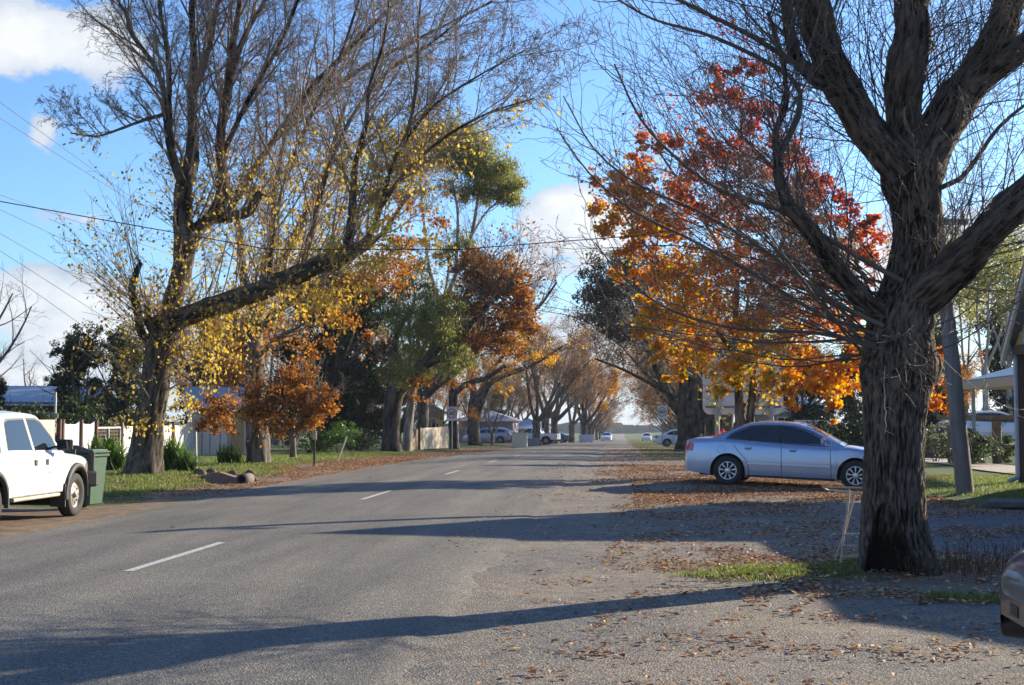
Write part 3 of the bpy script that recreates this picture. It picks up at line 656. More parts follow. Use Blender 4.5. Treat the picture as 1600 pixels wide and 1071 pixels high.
    mobj('dead_twig', npmesh('dead_twig', np.concatenate([V, V2]), Q=np.concatenate([Q, Q2 + len(V)]), smooth=True, mat=surf('dead_twig', (.62, .55, .45), (.4, .34, .27), bump=0)), root)

# --- the big half-bare tree on the left
def left_tree():
    R = random.Random(5); rng = np.random.default_rng(5)
    B = gp(221, 742); A = Art(B); B.z -= .05
    root = thing('verge_tree', 'large half-bare tree with leaning limb and yellow leaves beside the green wheelie bin', 'tree', B)
    L = dict(
        t=[(220, 748, 70), (222, 738, 62), (225, 715, 55), (229, 690, 49), (234, 655, 44), (239, 620, 42), (244, 585, 44), (250, 550, 48), (257, 515, 46), (262, 495, 40)],
        v=[(258, 520, 40), (272, 465, 33), (286, 415, 30), (290, 380, 36), (286, 340, 32), (287, 300, 30), (290, 280, 30), (300, 245, 24, .3), (301, 200, 16, .4), (300, 150, 14, .5), (303, 90, 12, .6), (300, 20, 10, .7), (304, -80, 8, .8), (300, -200, 5, 1)],
        a=[(288, 290, 20, -.2), (272, 250, 18, -.4), (262, 200, 14, -.6), (256, 140, 11, -.8), (238, 95, 9, -1), (206, 50, 8, -1.3), (195, 15, 6, -1.5), (170, -20, 4, -1.7)],
        b=[(268, 240, 15, .2), (264, 170, 12, .3), (263, 90, 10, .4), (250, 10, 8, .4), (240, -90, 6, .4), (230, -200, 4, .4)],
        c=[(300, 230, 17, .5), (303, 150, 13, .8), (322, 90, 11, 1), (335, 30, 10, 1.3), (348, -50, 8, 1.6), (355, -180, 5, 1.8)],
        d=[(294, 385, 30), (310, 355, 26, .3), (338, 330, 26, .6), (348, 290, 24, .8), (345, 240, 20, .9), (346, 195, 18, 1), (356, 140, 16, 1.2), (362, 80, 13, 1.4), (372, 20, 11, 1.6), (380, -60, 8, 1.8), (390, -180, 5, 2)],
        e=[(358, 120, 13, 1.2), (378, 65, 11, 1.3), (395, 30, 9, 1.4), (415, -5, 8, 1.5), (440, -90, 5, 1.6)],
        f=[(340, 338, 24, .4), (372, 334, 20, -.2), (392, 325, 19, -.5), (405, 298, 16, -.6)],
        g=[(250, 512, 44), (280, 497, 33, -.3), (320, 481, 32, -.8), (370, 464, 31, -1.4), (420, 446, 29, -2.0), (470, 424, 28, -2.6), (520, 402, 27, -3.1), (552, 384, 26, -3.4)],
        h=[(540, 392, 22, -3.3), (549, 350, 18, -3.4), (552, 300, 15, -3.5), (556, 250, 11, -3.6), (572, 190, 9, -3.7), (578, 130, 7, -3.8), (600, 60, 5, -4), (610, -30, 4, -4)],
        i=[(552, 388, 20, -3.4), (575, 368, 12, -3.6), (594, 325, 9, -3.8), (612, 260, 8, -4.2), (640, 190, 7, -4.6), (652, 110, 6, -5), (655, 20, 4, -5), (670, -80, 3, -5)],
        j=[(355, 330, 14, .8), (400, 260, 12, 1.0), (445, 190, 10, 1.3), (500, 120, 9, 1.6), (570, 50, 7, 2), (640, -20, 5, 2.3)],
        k=[(370, 300, 12, 1.6), (430, 215, 10, 2.5), (500, 150, 9, 3.2), (590, 90, 7, 4), (690, 40, 5, 4.6), (770, 0, 4, 5)],
        l=[(470, 424, 14, -2.6), (490, 350, 12, -2.2), (510, 270, 10, -1.8), (550, 180, 8, -1.4), (605, 110, 7, -1), (680, 60, 5, -.6), (740, 10, 3, 0)],
        m=[(420, 440, 12, -2), (430, 350, 10, -1.2), (452, 260, 9, -.4), (490, 170, 8, .2), (530, 90, 6, .8), (560, 0, 5, 1.2), (590, -100, 4, 1.5)],
        n=[(590, 330, 8, -3.8), (630, 270, 7, -4.2), (690, 215, 6, -4.8), (760, 175, 4, -5.4), (835, 150, 2.5, -6)],
        o=[(612, 250, 7, -4.2), (670, 170, 6, -4.6), (740, 120, 4, -5), (820, 75, 2.5, -5.4)],
        p=[(345, 245, 11, .9), (390, 150, 9, .4), (440, 60, 7, 0), (480, -40, 5, -.4)],
        s1=[(240, 530, 22), (222, 520, 16, -.3), (214, 480, 15, -.6), (206, 455, 14, -.7), (212, 425, 12, -.7), (220, 408, 10, -.7)],
        s2=[(243, 520, 18, -.3), (232, 500, 16, -.6), (231, 475, 13, -.7)],
        s3=[(262, 175, 8, -.6), (225, 185, 7, -1.2), (185, 200, 5, -1.8), (150, 210, 4, -2.2), (110, 205, 2.5, -2.6)])
    Ls = {k: [(x, y, z, r * (1 if k in 'tg' else (.92 if k == 'v' else .8))) for x, y, z, r in A.limb(v)] for k, v in L.items()}; parts = []
    for i, (k, v) in enumerate(Ls.items()):
        big = k in 'tvdg'; parts.append(bark_tube(v, 48 if k == 't' else (20 if big else 9), .07 if k == 't' else .14, furrow=.03, lump=.2 if k != 't' else .08, seed=i * 2.3, fscale=12,
                                                   extra=(lambda a, p, r: .12 * r * math.cos(5 * a + 1) * math.exp(-max(p[2], 0) / .5)) if k == 't' else None))
    add_tree_parts(root, join(parts), None, BARK_DARK, None)
    out = [[], [], [], []]; tips = []
    C = dict(n=[8, 7, 5, 3], wob=[.15, .24, .32, .35], up=[.06, .03, .0, 0], kids=[9, 7, 3.6], ang=[40, 48, 50], ratio=[.46, .46, .5], rr=.5, taper=.22, t0=.12, rmin=.0045)
    for k, nk, LL in (('v', 18, 3.4), ('a', 20, 2.6), ('b', 18, 2.8), ('c', 18, 3.0), ('d', 22, 3.3), ('e', 12, 2.8), ('f', 6, 2), ('h', 20, 2.9), ('i', 18, 2.6), ('j', 22, 3.0), ('k', 24, 3.0), ('l', 22, 2.8), ('m', 20, 2.8), ('n', 18, 2.2), ('o', 16, 2.0), ('p', 14, 2.8), ('s3', 12, 1.4)):
        bx = {'a': -.35, 'v': -.05, 'b': -.25, 's3': -.5}.get(k, .25)
        spread_from(out, tips, Ls[k], nk, LL, .032, C, R, bias=(bx, 0, .55), t0=.12)
    low = []; Cl = dict(C, kids=[4, 3, 1.5], up=[.0, .0, -.02, 0], n=[6, 5, 4, 3])
    spread_from(out, low, Ls['g'], 44, 1.9, .02, Cl, R, bias=(.05, -.1, .35)); spread_from(out, low, Ls['g'], 22, 1.4, .012, Cl, R, bias=(.1, -.1, -.6))
    # upright water shoots on the leaning limb
    spread_from(out, low, Ls['g'], 24, 3.2, .022, dict(Cl, wob=[.05, .12, .2, .2], up=[.12, .1, 0, 0]), R, bias=(.15, 0, 2.0), t0=.25)
    spread_from(out, low, Ls['t'][4:], 46, 2.1, .02, dict(Cl, wob=[.14, .2, .24, .2]), R, bias=(-.1, -.3, -.1))
    spread_from(out, low, Ls['v'][:6], 16, 2.0, .018, Cl, R, bias=(.2, -.2, .2))
    for k in ('s1', 's2'): spread_from(out, low, Ls[k], 18, 2.6, .013, dict(Cl, wob=[.04, .1, .2, .2], up=[.05, .02, 0, 0], kids=[3, 2, 1]), R, bias=(-1.1, -.2, .75))
    V, Q, K = multi_tubes([(out[0], 6), (out[1], 4), (out[2], 3), (out[3], 3)])
    mobj('branches', npmesh('branches', V, Q=Q, attrs={'bk': ('FLOAT_VECTOR', K)}, smooth=True, mat=TWIG_A), root)
    T = np.array([tuple(t) for t in low]); T2 = np.array([tuple(t) for t in tips]); T2 = T2[T2[:, 2] < 8.6]
    rr = rng.random(len(T2)); T2 = T2[rr < np.interp(T2[:, 2], [3, 6.5, 8.6], [.8, .35, .02])]
    def pick(T, n, s): i = rng.integers(0, len(T), n); return T[i] + rng.normal(0, s, (n, 3)) - np.array([0, 0, .06])
    cl = clumps([A.clump(345, 470, -.8, 95, 300, .45), A.clump(470, 450, -2.2, 90, 330, .5), A.clump(300, 560, 0, 70, 300, 1), A.clump(250, 640, -.8, 60, 150, .7), A.clump(600, 390, -3.6, 90, 500, .8), A.clump(430, 360, -1, 100, 300, .7), A.clump(520, 470, -2.6, 80, 320, .6), A.clump(370, 530, -1, 90, 260, .6)], rng)
    C3 = np.concatenate([pick(T, 4200, .13), pick(T2, 2600, .12), cl])
    leaf_mesh('leaves', C3, .105, LF_YEL, rng, v=rng.beta(2.4, 1.6, len(C3)), droop=.6, aspect=.75, parent=root)

# --- second left tree: straight trunk, thin rusty leaf
def art_tree(name, label, cat, base, limbs, bark, twig, leaf, sprouts, C, clump_rows, lsize, seed, ntip=0, group=None, vfun=None, lname='leaves', droop=.2, Lr=.03, aspect=.62, bias=(.1, 0, .35), lump=.12):
    R = random.Random(seed); rng = np.random.default_rng(seed); B = base.copy(); A = Art(B); B.z -= .05
    root = thing(name, label, cat, B, group=group); Ls = {k: A.limb(v) for k, v in limbs.items()}
    parts = [bark_tube(v, 22 if i == 0 else 9, .2, furrow=.03, lump=lump, seed=i * 2.1 + seed, fscale=8, extra=(lambda a, p, r: .10 * r * math.cos(5 * a + 1) * math.exp(-max(p[2], 0) / .5)) if i == 0 else None) for i, v in enumerate(Ls.values())]
    out = [[], [], [], []]; tips = []
    for k, nk, LL in sprouts: spread_from(out, tips, Ls[k], nk, LL, Lr, C, R, bias=bias)
    V, Q, T, K = join(parts); mobj('trunk', npmesh('trunk', V, Q=Q, T=T, attrs={'bk': ('FLOAT_VECTOR', K)}, smooth=True, mat=bark), root)
    if any(out):
        V, Q, K = multi_tubes([(out[0], 5), (out[1], 4), (out[2], 3), (out[3], 3)]); mobj('branches', npmesh('branches', V, Q=Q, attrs={'bk': ('FLOAT_VECTOR', K)}, smooth=True, mat=twig), root)
    pts = []
    if ntip and tips: pts.append(near_tips(tips, ntip, lsize * 1.2, rng))
    if clump_rows: pts.append(clumps([A.clump(*c) for c in clump_rows], rng))
    if pts:
        P = np.concatenate(pts); v = vfun(P, B, rng) if vfun else None
        leaf_mesh(lname, P, lsize, leaf, rng, v=v, droop=droop, aspect=aspect, parent=root)
    return root
def project(P, B):
    s = P + np.array(B); cp, sp_ = math.cos(PITCH), math.sin(PITCH); cy, sy = math.cos(YAW), math.sin(YAW)
    X = s[:, 0] * cy + s[:, 1] * sy; Yd = -s[:, 0] * sy + s[:, 1] * cy; Z = s[:, 2] - CAMZ; dep = Yd * cp + Z * sp_
    return CX + F * X / dep, CY - F * (-Yd * sp_ + Z * cp) / dep

C_STD = dict(n=[7, 5, 4, 3], wob=[.16, .24, .3, .35], up=[.06, .03, 0, 0], kids=[7, 5, 2.6], rmin=.006, ang=[38, 42, 45], ratio=[.52, .5, .5], rr=.55, taper=.25, t0=.2)
C_LOW = dict(C_STD, kids=[5, 3, 0], n=[6, 5, 4, 3])
right_tree(); left_tree()
art_tree('verge_tree', 'tall straight-trunked tree with sparse rusty leaves, behind the culvert rocks', 'tree', gp(403, 724),
    dict(t=[(403, 730, 46), (403, 715, 38), (402, 680, 34), (400, 640, 31), (399, 600, 29), (398, 560, 28), (397, 520, 26), (400, 480, 24)], a=[(398, 500, 20), (380, 430, 14, .5), (372, 350, 11, 1), (350, 250, 8, 1.4), (345, 120, 5, 1.6)],
         b=[(400, 490, 20), (430, 420, 15, .6), (470, 350, 12, 1.2), (510, 260, 9, 2), (540, 160, 6, 2.5)], c=[(399, 520, 14), (450, 470, 12, -.6), (520, 420, 9, -1), (590, 370, 7, -1.4), (640, 300, 5, -1.6)], d=[(398, 500, 14), (420, 400, 11, 1.8), (430, 300, 8, 2.4), (450, 180, 5, 3)], e=[(399, 560, 8), (430, 530, 7, -1), (480, 500, 5, -2)]),
    BARK_GREY, TWIG_A, LF_BRN, [('a', 22, 3.2), ('b', 24, 3.2), ('c', 24, 2.8), ('d', 20, 3.0), ('e', 8, 1.4), ('t', 8, 1.3)], C_STD,
    [(590, 390, -1, 90, 1000, .9), (550, 460, -1, 70, 900, .8), (530, 520, -.6, 50, 500, .7), (330, 655, 2.5, 30, 900, .6), (355, 630, 2.5, 32, 700, .7), (312, 630, 2.5, 24, 300, .7), (470, 560, .4, 36, 300, .7), (450, 500, 0, 60, 250, .7), (380, 540, 0, 40, 160), (650, 340, -1, 60, 380, .9)], .15, 21, ntip=3400, vfun=lambda P, B, r: r.beta(3, 2.2, len(P)))
art_tree('small_tree', 'small round tree full of rusty orange leaves, behind the marker post', 'tree', og(458, 45.2),
    dict(t=[(458, 712, 11), (458, 695, 9), (456, 670, 8), (455, 645, 7), (455, 610, 5)], a=[(457, 680, 6), (430, 650, 5, -.4), (400, 620, 3, -.6)], b=[(457, 675, 6), (485, 645, 5, -.3), (510, 620, 3, -.3)], c=[(456, 660, 5), (470, 620, 4, .4), (480, 590, 3, .4)]),
    BARK_GREY, TWIG, LF_BRN, [('a', 12, 1.2), ('b', 12, 1.2), ('c', 12, 1.2), ('t', 12, 1.2)], C_LOW,
    [(415, 620, -.3, 38, 1800), (460, 610, 0, 42, 2400), (500, 625, 0, 30, 1500), (385, 635, -.2, 34, 1000, .8), (430, 655, -.4, 34, 1200), (490, 650, -.2, 32, 1300), (360, 660, 0, 26, 220, .5), (345, 625, .4, 36, 240, .8)], .115, 22, vfun=lambda P, B, r: r.beta(2.6, 2, len(P)))
art_tree('gum_tree', 'tall gum tree with pale limbs and olive foliage, left of the speed sign', 'tree', gp(636, 706),
    dict(t=[(634, 710, 18), (636, 690, 14), (640, 650, 12), (646, 600, 11), (652, 560, 10)], a=[(650, 570, 9), (672, 520, 8), (690, 480, 8), (712, 430, 7), (730, 390, 6), (742, 340, 5), (748, 290, 4), (752, 240, 3)], b=[(690, 480, 7), (676, 440, 6, .4), (668, 400, 5, .6), (662, 340, 4, .8), (655, 270, 3, .8)],
         c=[(712, 430, 5), (714, 380, 5, -.4), (715, 330, 4, -.6), (706, 280, 3, -.6)], d=[(652, 565, 7), (640, 530, 5, -.6), (640, 500, 5, -.8), (648, 460, 4, -.9), (640, 420, 3, -1)], e=[(690, 478, 5), (700, 430, 4, .6), (702, 370, 3, 1)], f=[(735, 370, 4), (760, 330, 3, -.3), (785, 310, 2.5, -.4), (800, 300, 2, -.4)], g=[(646, 600, 6), (625, 570, 5, -.8), (618, 530, 4, -1)]),
    BARK_PALE, TWIG_P, LF_GUM, [('a', 18, 2.0), ('b', 14, 2.0), ('c', 12, 1.8), ('d', 12, 1.6), ('e', 10, 1.8), ('f', 8, 1.6), ('g', 8, 1.5)], C_LOW,
    [(705, 230, 0, 52, 7000, .6), (745, 250, 0, 50, 7000, .6), (778, 275, -.3, 42, 5000, .6), (730, 215, .3, 36, 3000, .6), (760, 300, .2, 36, 3000, .5), (800, 298, -.3, 27, 2300, .8), (660, 250, .4, 46, 3000, .7), (640, 225, .5, 44, 2000, .7), (720, 300, .3, 36, 1800, .5), (690, 205, .5, 40, 2200, .6), (650, 310, .6, 36, 1400, .6), (612, 250, 1, 44, 1500, .7),
     (715, 380, -.4, 26, 1500, .8), (735, 395, -.2, 18, 800, .8), (690, 400, 0, 22, 700), (690, 490, -.8, 44, 4200, 1), (705, 540, -.9, 40, 3800, 1), (650, 440, -5, 36, 2200, 1), (620, 400, -2, 34, 1400, 1), (655, 510, -6, 38, 3400, 1), (625, 570, -6, 32, 2200, 1), (610, 480, -6, 32, 1800, 1), (695, 500, -6, 36, 3200, 1), (705, 560, -6, 30, 1800, 1), (660, 500, -.6, 32, 1500, 1), (670, 560, -.8, 30, 1200, 1), (640, 560, -.9, 28, 420, 1), (618, 600, -1, 26, 300, 1), (620, 520, -.8, 34, 420, 1), (700, 460, -.5, 26, 420, 1)], .17, 23, vfun=lambda P, B, r: r.beta(2.4, 2.2, len(P)), droop=.8, aspect=.36, Lr=.02, bias=(.05, 0, .5))
art_tree('verge_tree', 'stout dark-trunked tree leaning right with dense rust-brown crown', 'tree', gp(610, 707),
    dict(t=[(612, 713, 40), (611, 700, 32), (611, 680, 27), (612, 650, 27), (616, 620, 28), (622, 600, 28)], a=[(622, 610, 22), (650, 580, 19), (680, 545, 17), (705, 505, 14), (725, 470, 12), (745, 430, 9), (760, 400, 6)], b=[(616, 610, 18), (612, 570, 12, .3), (618, 530, 10, .6), (640, 480, 7, .8)],
         c=[(655, 575, 12), (700, 550, 11, -.5), (740, 500, 9, -.9), (780, 460, 7, -1.2), (810, 440, 5, -1.4)], d=[(705, 505, 9), (750, 470, 7, .4), (790, 430, 5, .6)]),
    BARK_DARK, TWIG, LF_BRN, [('a', 18, 3.0), ('b', 12, 2.5), ('c', 20, 3.0), ('d', 14, 2.6)], C_STD,
    [(770, 430, 0, 44, 3000, .9), (800, 455, 0, 42, 3000, .9), (745, 440, 0, 40, 1500, .9), (810, 500, -.4, 32, 1500, .8), (760, 490, -.4, 44, 2300, .9), (740, 540, -.6, 34, 1100, .7), (745, 410, .3, 28, 800, .8), (720, 500, 0, 30, 900, .9), (790, 540, -.4, 34, 900, .5), (655, 600, 0, 24, 350, .8)], .19, 24, ntip=1600, vfun=lambda P, B, r: r.beta(2.5, 2.3, len(P)))
art_tree('verge_tree', 'grey-trunked tree forking low with arching limbs, left of the speed sign', 'tree', gp(662, 703),
    dict(t=[(662, 708, 26), (661, 698, 21), (661, 670, 18), (661, 640, 17), (660, 618, 19)], a=[(660, 622, 16), (682, 602, 12), (705, 585, 12, -.3), (735, 560, 10, -.6), (760, 530, 9, -.9), (800, 505, 7, -1.2), (840, 480, 5, -1.6), (870, 440, 3, -2)], b=[(660, 625, 12), (680, 585, 11), (715, 545, 9, .4), (750, 500, 7, .8), (770, 440, 5, 1)], c=[(660, 620, 9), (650, 580, 8, .6), (655, 520, 6, 1)]),
    BARK_GREY, TWIG, LF_BRN, [('a', 22, 2.6), ('b', 16, 2.6), ('c', 8, 2.0)], C_STD, [(660, 615, 0, 20, 260), (720, 590, 0, 26, 240, .6), (810, 520, -.8, 32, 380, .6)], .18, 25, ntip=500, vfun=lambda P, B, r: r.beta(2.5, 2, len(P)))
art_tree('verge_tree', 'dark narrow-trunked tree directly behind the left speed sign', 'tree', gp(711, 702),
    dict(t=[(711, 706, 20), (710, 698, 15), (708, 670, 13), (708, 640, 13), (709, 610, 14)], a=[(709, 615, 10), (730, 598, 9), (760, 590, 7, -.3), (790, 570, 5, -.6)], b=[(709, 612, 10), (706, 570, 8, .3), (715, 520, 6, .6)]),
    BARK_DARK, TWIG, LF_BRN, [('a', 16, 2.4), ('b', 14, 2.4), ('t', 4, 1.5)], C_STD, [(690, 580, 0, 24, 260)], .17, 26, ntip=400)
def vy(P, B, r): return r.beta(3.2, 1.7, len(P))
art_tree('verge_tree', 'thick-trunked tree with bright orange and yellow leaf clusters, beside the grey wagon', 'tree', gp(742, 696),
    dict(t=[(743, 701, 30), (741, 692, 21), (740, 665, 18), (741, 640, 20), (746, 622, 24)], a=[(742, 628, 15), (738, 600, 11), (735, 570, 9), (745, 530, 6), (750, 500, 4)], b=[(750, 625, 13), (765, 600, 9), (790, 585, 8, -.5), (820, 575, 6, -1), (850, 560, 4, -1.4), (880, 540, 3, -1.8)], c=[(745, 620, 9), (770, 575, 7), (800, 540, 5), (830, 500, 4)]),
    BARK_DARK, TWIG, LF_ORG, [('a', 14, 2.6), ('b', 20, 2.6), ('c', 18, 2.8)], C_STD, [(775, 590, -.4, 24, 1000, 1), (760, 570, 0, 24, 600, 1), (800, 570, -.4, 28, 420, .5), (850, 555, -1.2, 26, 560, .5), (785, 610, -.6, 14, 380, 1), (735, 590, 0, 18, 300, 1), (810, 530, 0, 34, 300, .6)], .19, 27, ntip=900, vfun=vy)

def vliq(P, B, r):
    px, py = project(P, B)
    v = .76 - (py - 240) * .00145 + (px - 1150) * .0008 + .10 * np.sin(px * .03) * np.sin(py * .024 + 1)
    v = np.where((px > 1230) & (py > 520), .40 + (px - 1230) * .0006, v)
    v = np.where(px < 1060, np.maximum(v - .04, .30), v)
    v = v + r.normal(0, .09, len(v)); return np.clip(v, .02, .98)
art_tree('liquidambar_tree', 'twin-stemmed autumn tree coloured green, gold, orange and red, behind the silver sedan', 'tree', og(1164, 38.5),
    dict(t=[(1158, 712, 30), (1158, 680, 18), (1156, 640, 15), (1154, 600, 13), (1150, 550, 11), (1150, 480, 9), (1152, 400, 8), (1155, 300, 6), (1158, 200, 4), (1160, 120, 2)], t2=[(1168, 700, 16, -.1), (1172, 660, 13, -.1), (1175, 620, 12, -.1), (1178, 570, 10, -.1), (1190, 500, 9, -.2), (1210, 420, 7, -.3), (1235, 330, 5, -.3), (1250, 270, 3, -.3)],
         a=[(1152, 560, 7), (1110, 500, 6, -.6), (1060, 440, 4, -1), (1000, 370, 3, -1.4), (960, 310, 2, -1.6)], b=[(1180, 560, 6), (1240, 520, 5, .4), (1310, 450, 4, .7), (1350, 390, 3, .8)], c=[(1152, 430, 6, .3), (1110, 360, 5, .8), (1060, 280, 4, 1), (1020, 220, 2, 1.2)]),
    BARK_GREY, TWIG, LF_LIQ, [('t', 26, 2.2), ('t2', 22, 2.0), ('a', 16, 1.6), ('b', 16, 1.6), ('c', 12, 1.6)], C_LOW,
    [(1120, 120, 0, 24, 260), (1165, 115, 0, 26, 300), (1130, 160, 0, 38, 560), (1185, 180, 0, 42, 620), (1100, 215, -.3, 36, 480), (1050, 215, -.5, 30, 380), (1010, 225, -.8, 28, 380), (1000, 270, -.8, 36, 620), (1080, 270, -.4, 50, 900), (1150, 250, 0, 50, 900), (1215, 240, .3, 44, 760), (1260, 280, .4, 40, 620),
     (950, 285, -1, 24, 420), (958, 335, -1, 34, 900), (1010, 345, -.9, 46, 1500), (985, 310, -1, 34, 800), (975, 420, -1, 26, 420), (1000, 500, -1, 30, 600), (1080, 340, -.9, 52, 1100), (1150, 330, -.9, 52, 1000), (1225, 330, -.5, 50, 1000), (1290, 320, .3, 44, 780), (1330, 370, .6, 40, 800), (1362, 350, .6, 20, 300), (1360, 400, .6, 22, 300), (980, 385, -.9, 24, 300), (1030, 415, -1, 44, 1000), (1100, 410, -1.3, 54, 1300), (1175, 410, -1.3, 52, 1200), (1250, 410, -.9, 50, 1100), (1310, 430, 0, 46, 1000), (1030, 480, -1, 38, 900), (1090, 485, -1.3, 50, 1300), (1160, 490, -1.5, 50, 1300), (1230, 490, -1.2, 50, 1200), (1300, 500, -.6, 46, 1100),
     (1035, 540, -1, 28, 620), (1085, 550, -1.2, 42, 950), (1060, 580, -.6, 24, 380), (1150, 560, -1.2, 42, 800), (1210, 560, -1.4, 44, 1000), (1270, 570, -1, 42, 1000), (1320, 580, -.5, 36, 800), (1130, 600, -.6, 26, 260, .6), (1225, 600, -1.2, 30, 560), (1290, 615, -1.2, 26, 520, 1), (1300, 645, -1.3, 12, 160, 1.4), (1345, 545, 0, 30, 500), (1235, 625, -1.2, 16, 180), (1455, 590, 0, 30, 520), (1470, 625, -.2, 22, 280, .8), (1470, 560, .2, 30, 340)],
    .125, 31, ntip=2600, vfun=vliq, droop=.3, aspect=.85, Lr=.02)
C_OAK = dict(C_STD, ratio=[.55, .52, .5])
art_tree('oak_tree', 'many-stemmed dark tree with brownish evergreen crown, behind the right speed sign', 'tree', gp(1078, 704),
    dict(t=[(1078, 712, 62), (1078, 700, 46), (1078, 680, 38), (1077, 650, 32), (1075, 630, 28)], a=[(1070, 690, 20, -.3), (1066, 650, 16, -.4), (1068, 600, 14, -.4), (1075, 540, 11, -.4), (1085, 470, 8)], b=[(1066, 650, 14, -.3), (1050, 625, 12, -.4), (1030, 585, 10, -.5), (1012, 545, 9, -.6), (1000, 510, 8, -.6), (985, 470, 6, -.6), (970, 430, 4, -.6)], c=[(1090, 690, 18, .3), (1096, 640, 15, .3), (1100, 590, 13, .3), (1105, 530, 10, .4), (1110, 460, 7, .6)],
         d=[(1080, 660, 16), (1082, 600, 13), (1060, 520, 9, .6), (1040, 450, 7, .8)], e=[(1045, 615, 7, -.4), (1010, 595, 5, -1), (970, 575, 4, -1.6), (930, 560, 2.5, -2)]),
    BARK_DARK, TWIG, LF_OAKD, [('a', 14, 2.6), ('b', 18, 2.2), ('c', 12, 2.6), ('d', 14, 2.4), ('e', 16, 2.2)], C_STD,
    [(955, 430, -.6, 46, 4200, .9), (945, 480, -.6, 42, 4000, .8), (990, 470, -.4, 44, 2400), (1000, 420, -.2, 40, 1800), (935, 460, -.6, 24, 900), (985, 520, -.5, 34, 1500, .5), (1030, 510, 0, 40, 1300), (955, 520, -.7, 18, 400, .6), (1040, 440, 0, 44, 1200), (1080, 430, .2, 50, 1200), (1020, 560, .2, 22, 300, .6), (1100, 520, .5, 44, 700)], .20, 32, ntip=500, vfun=lambda P, B, r: r.beta(2, 3, len(P)))

# --- street trees further along both rows: a few templates, each copy a tree of its own
def gen_tree(seed, H, leaf, nleaf, ls, bark=BARK_DARK, twig=TWIG, kids=(6, 5, 3.2), spread=.9, trunk=.42, fork=.2, lean=.0, clump=0, nl=4):
    R = random.Random(seed); rng = np.random.default_rng(seed); out = [[], [], [], []]; tips = []
    C = dict(n=[8, 6, 4, 3], wob=[.12, .17, .22, .25], up=[.05, .04, .01, 0], kids=list(kids), ang=[36, 40, 44], ratio=[.52, .52, .5], rr=.55, taper=.22, t0=.25, rmin=.009)
    hf = H * fork; tr = [(0, 0, -.2, trunk * 1.35), (0, 0, .15, trunk), (.03, 0, hf * .6, trunk * .82), (0, .02, hf, trunk * .92)]
    parts = [bark_tube(tr, 16, .25, furrow=.03, lump=.1, seed=seed, fscale=8)]
    for k in range(nl):
        a = 6.283 * k / nl + R.uniform(-.4, .4); e = math.radians(R.uniform(42, 68)); d = Vector((math.cos(a) * math.cos(e) * spread + lean, math.sin(a) * math.cos(e) * spread, math.sin(e))).normalized()
        grow(out, tips, Vector((0, 0, hf * .9)), d, (H - hf) * R.uniform(.8, 1.05), trunk * R.uniform(.42, .6), 0, C, R)
    V, Q, K = tubes(out[0], 8); parts.append((V, Q, np.zeros((0, 3), int), K)); V, Q, T, K = join(parts)
    m1 = npmesh('trunk', V, Q=Q, T=T, attrs={'bk': ('FLOAT_VECTOR', K)}, smooth=True, mat=bark)
    V, Q, K = multi_tubes([(out[1], 5), (out[2], 3), (out[3], 3)]); m2 = npmesh('branches', V, Q=Q, attrs={'bk': ('FLOAT_VECTOR', K)}, smooth=True, mat=twig)
    m3 = None
    if nleaf:
        P = near_tips(tips, nleaf, ls * 1.5, rng); m3 = leaf_mesh('leaves', P, ls, leaf, rng, v=rng.beta(2.5, 2.2, nleaf))
    return m1, m2, m3
def place_tree(T, p, rz, sc, label, group=None, name='street_tree', tilt=(0, 0)):
    root = thing(name, label, 'tree', (p[0], p[1], p[2] - .05), rz, group); root.scale = (sc, sc, sc); root.rotation_euler = (tilt[0], tilt[1], rz)
    for nm, me in zip(('trunk', 'branches', 'leaves'), T):
        if me is not None: mobj(nm, me, root)
    return root
def mass_tree(seed, H, leaf, n, ls):
    "dense rounded evergreen, leafy to the ground"
    R = random.Random(seed); rng = np.random.default_rng(seed); m1, m2, _ = gen_tree(seed, H * .9, leaf, 0, ls, kids=(5, 4, 2), spread=.6); rows = []
    for k in range(26):
        z = H * R.uniform(.10, .95); rr = H * .27 * math.sin(math.pi * min(.93, .22 + .74 * z / H)) ** .7; a = R.uniform(0, 6.283); q = rr * R.uniform(.2, 1.0); rows.append((q * math.cos(a), q * math.sin(a), z, H * R.uniform(.07, .13), n // 26, .8))
    P = clumps(rows, rng); return m1, m2, leaf_mesh('leaves', P, ls, leaf, rng, v=rng.beta(2, 2.4, len(P)))
TP = dict(bare=gen_tree(41, 13, LF_PNK, 2500, .13, BARK_GREY, TWIG_F, lean=.3, kids=(8, 7, 6)), bare2=gen_tree(42, 13, LF_PNK, 7000, .15, BARK_GREY, TWIG_F, lean=.35, kids=(8, 7, 6)), pink=gen_tree(43, 12, LF_PNK, 15000, .16, BARK_GREY, TWIG_F, lean=.4, kids=(8, 7, 5)), slim=gen_tree(50, 13, None, 0, 0, BARK_GREY, TWIG_F, kids=(6, 5, 3)),
          rust=gen_tree(44, 12, LF_BRN, 17000, .17, lean=.35, kids=(8, 6, 4)), gold=gen_tree(45, 11, LF_ORG, 14000, .2, lean=.3, kids=(7, 5, 3)), dark=mass_tree(46, 12, LF_DRK, 38000, .22), gum=gen_tree(47, 15, LF_GUM, 5200, .22, BARK_PALE, TWIG_P, kids=(5, 4, 3), spread=.5, trunk=.22, fork=.35, nl=3),
          olive=gen_tree(48, 12, LF_OLV, 12000, .17, lean=.3, kids=(8, 6, 4)))
GL, GR = 'street trees in the left row', 'street trees in the right row'
place_tree(TP['pink'], gp(790, 690), 0.2, .95, 'dark tree with pinkish leaves and long limb over the road, behind the parked grey wagon', GL)
place_tree(TP['bare2'], gp(806, 690) + Vector((0, 2, 0)), 1.3, .8, 'slim reddish-brown tree in front of the cream wall', GL)
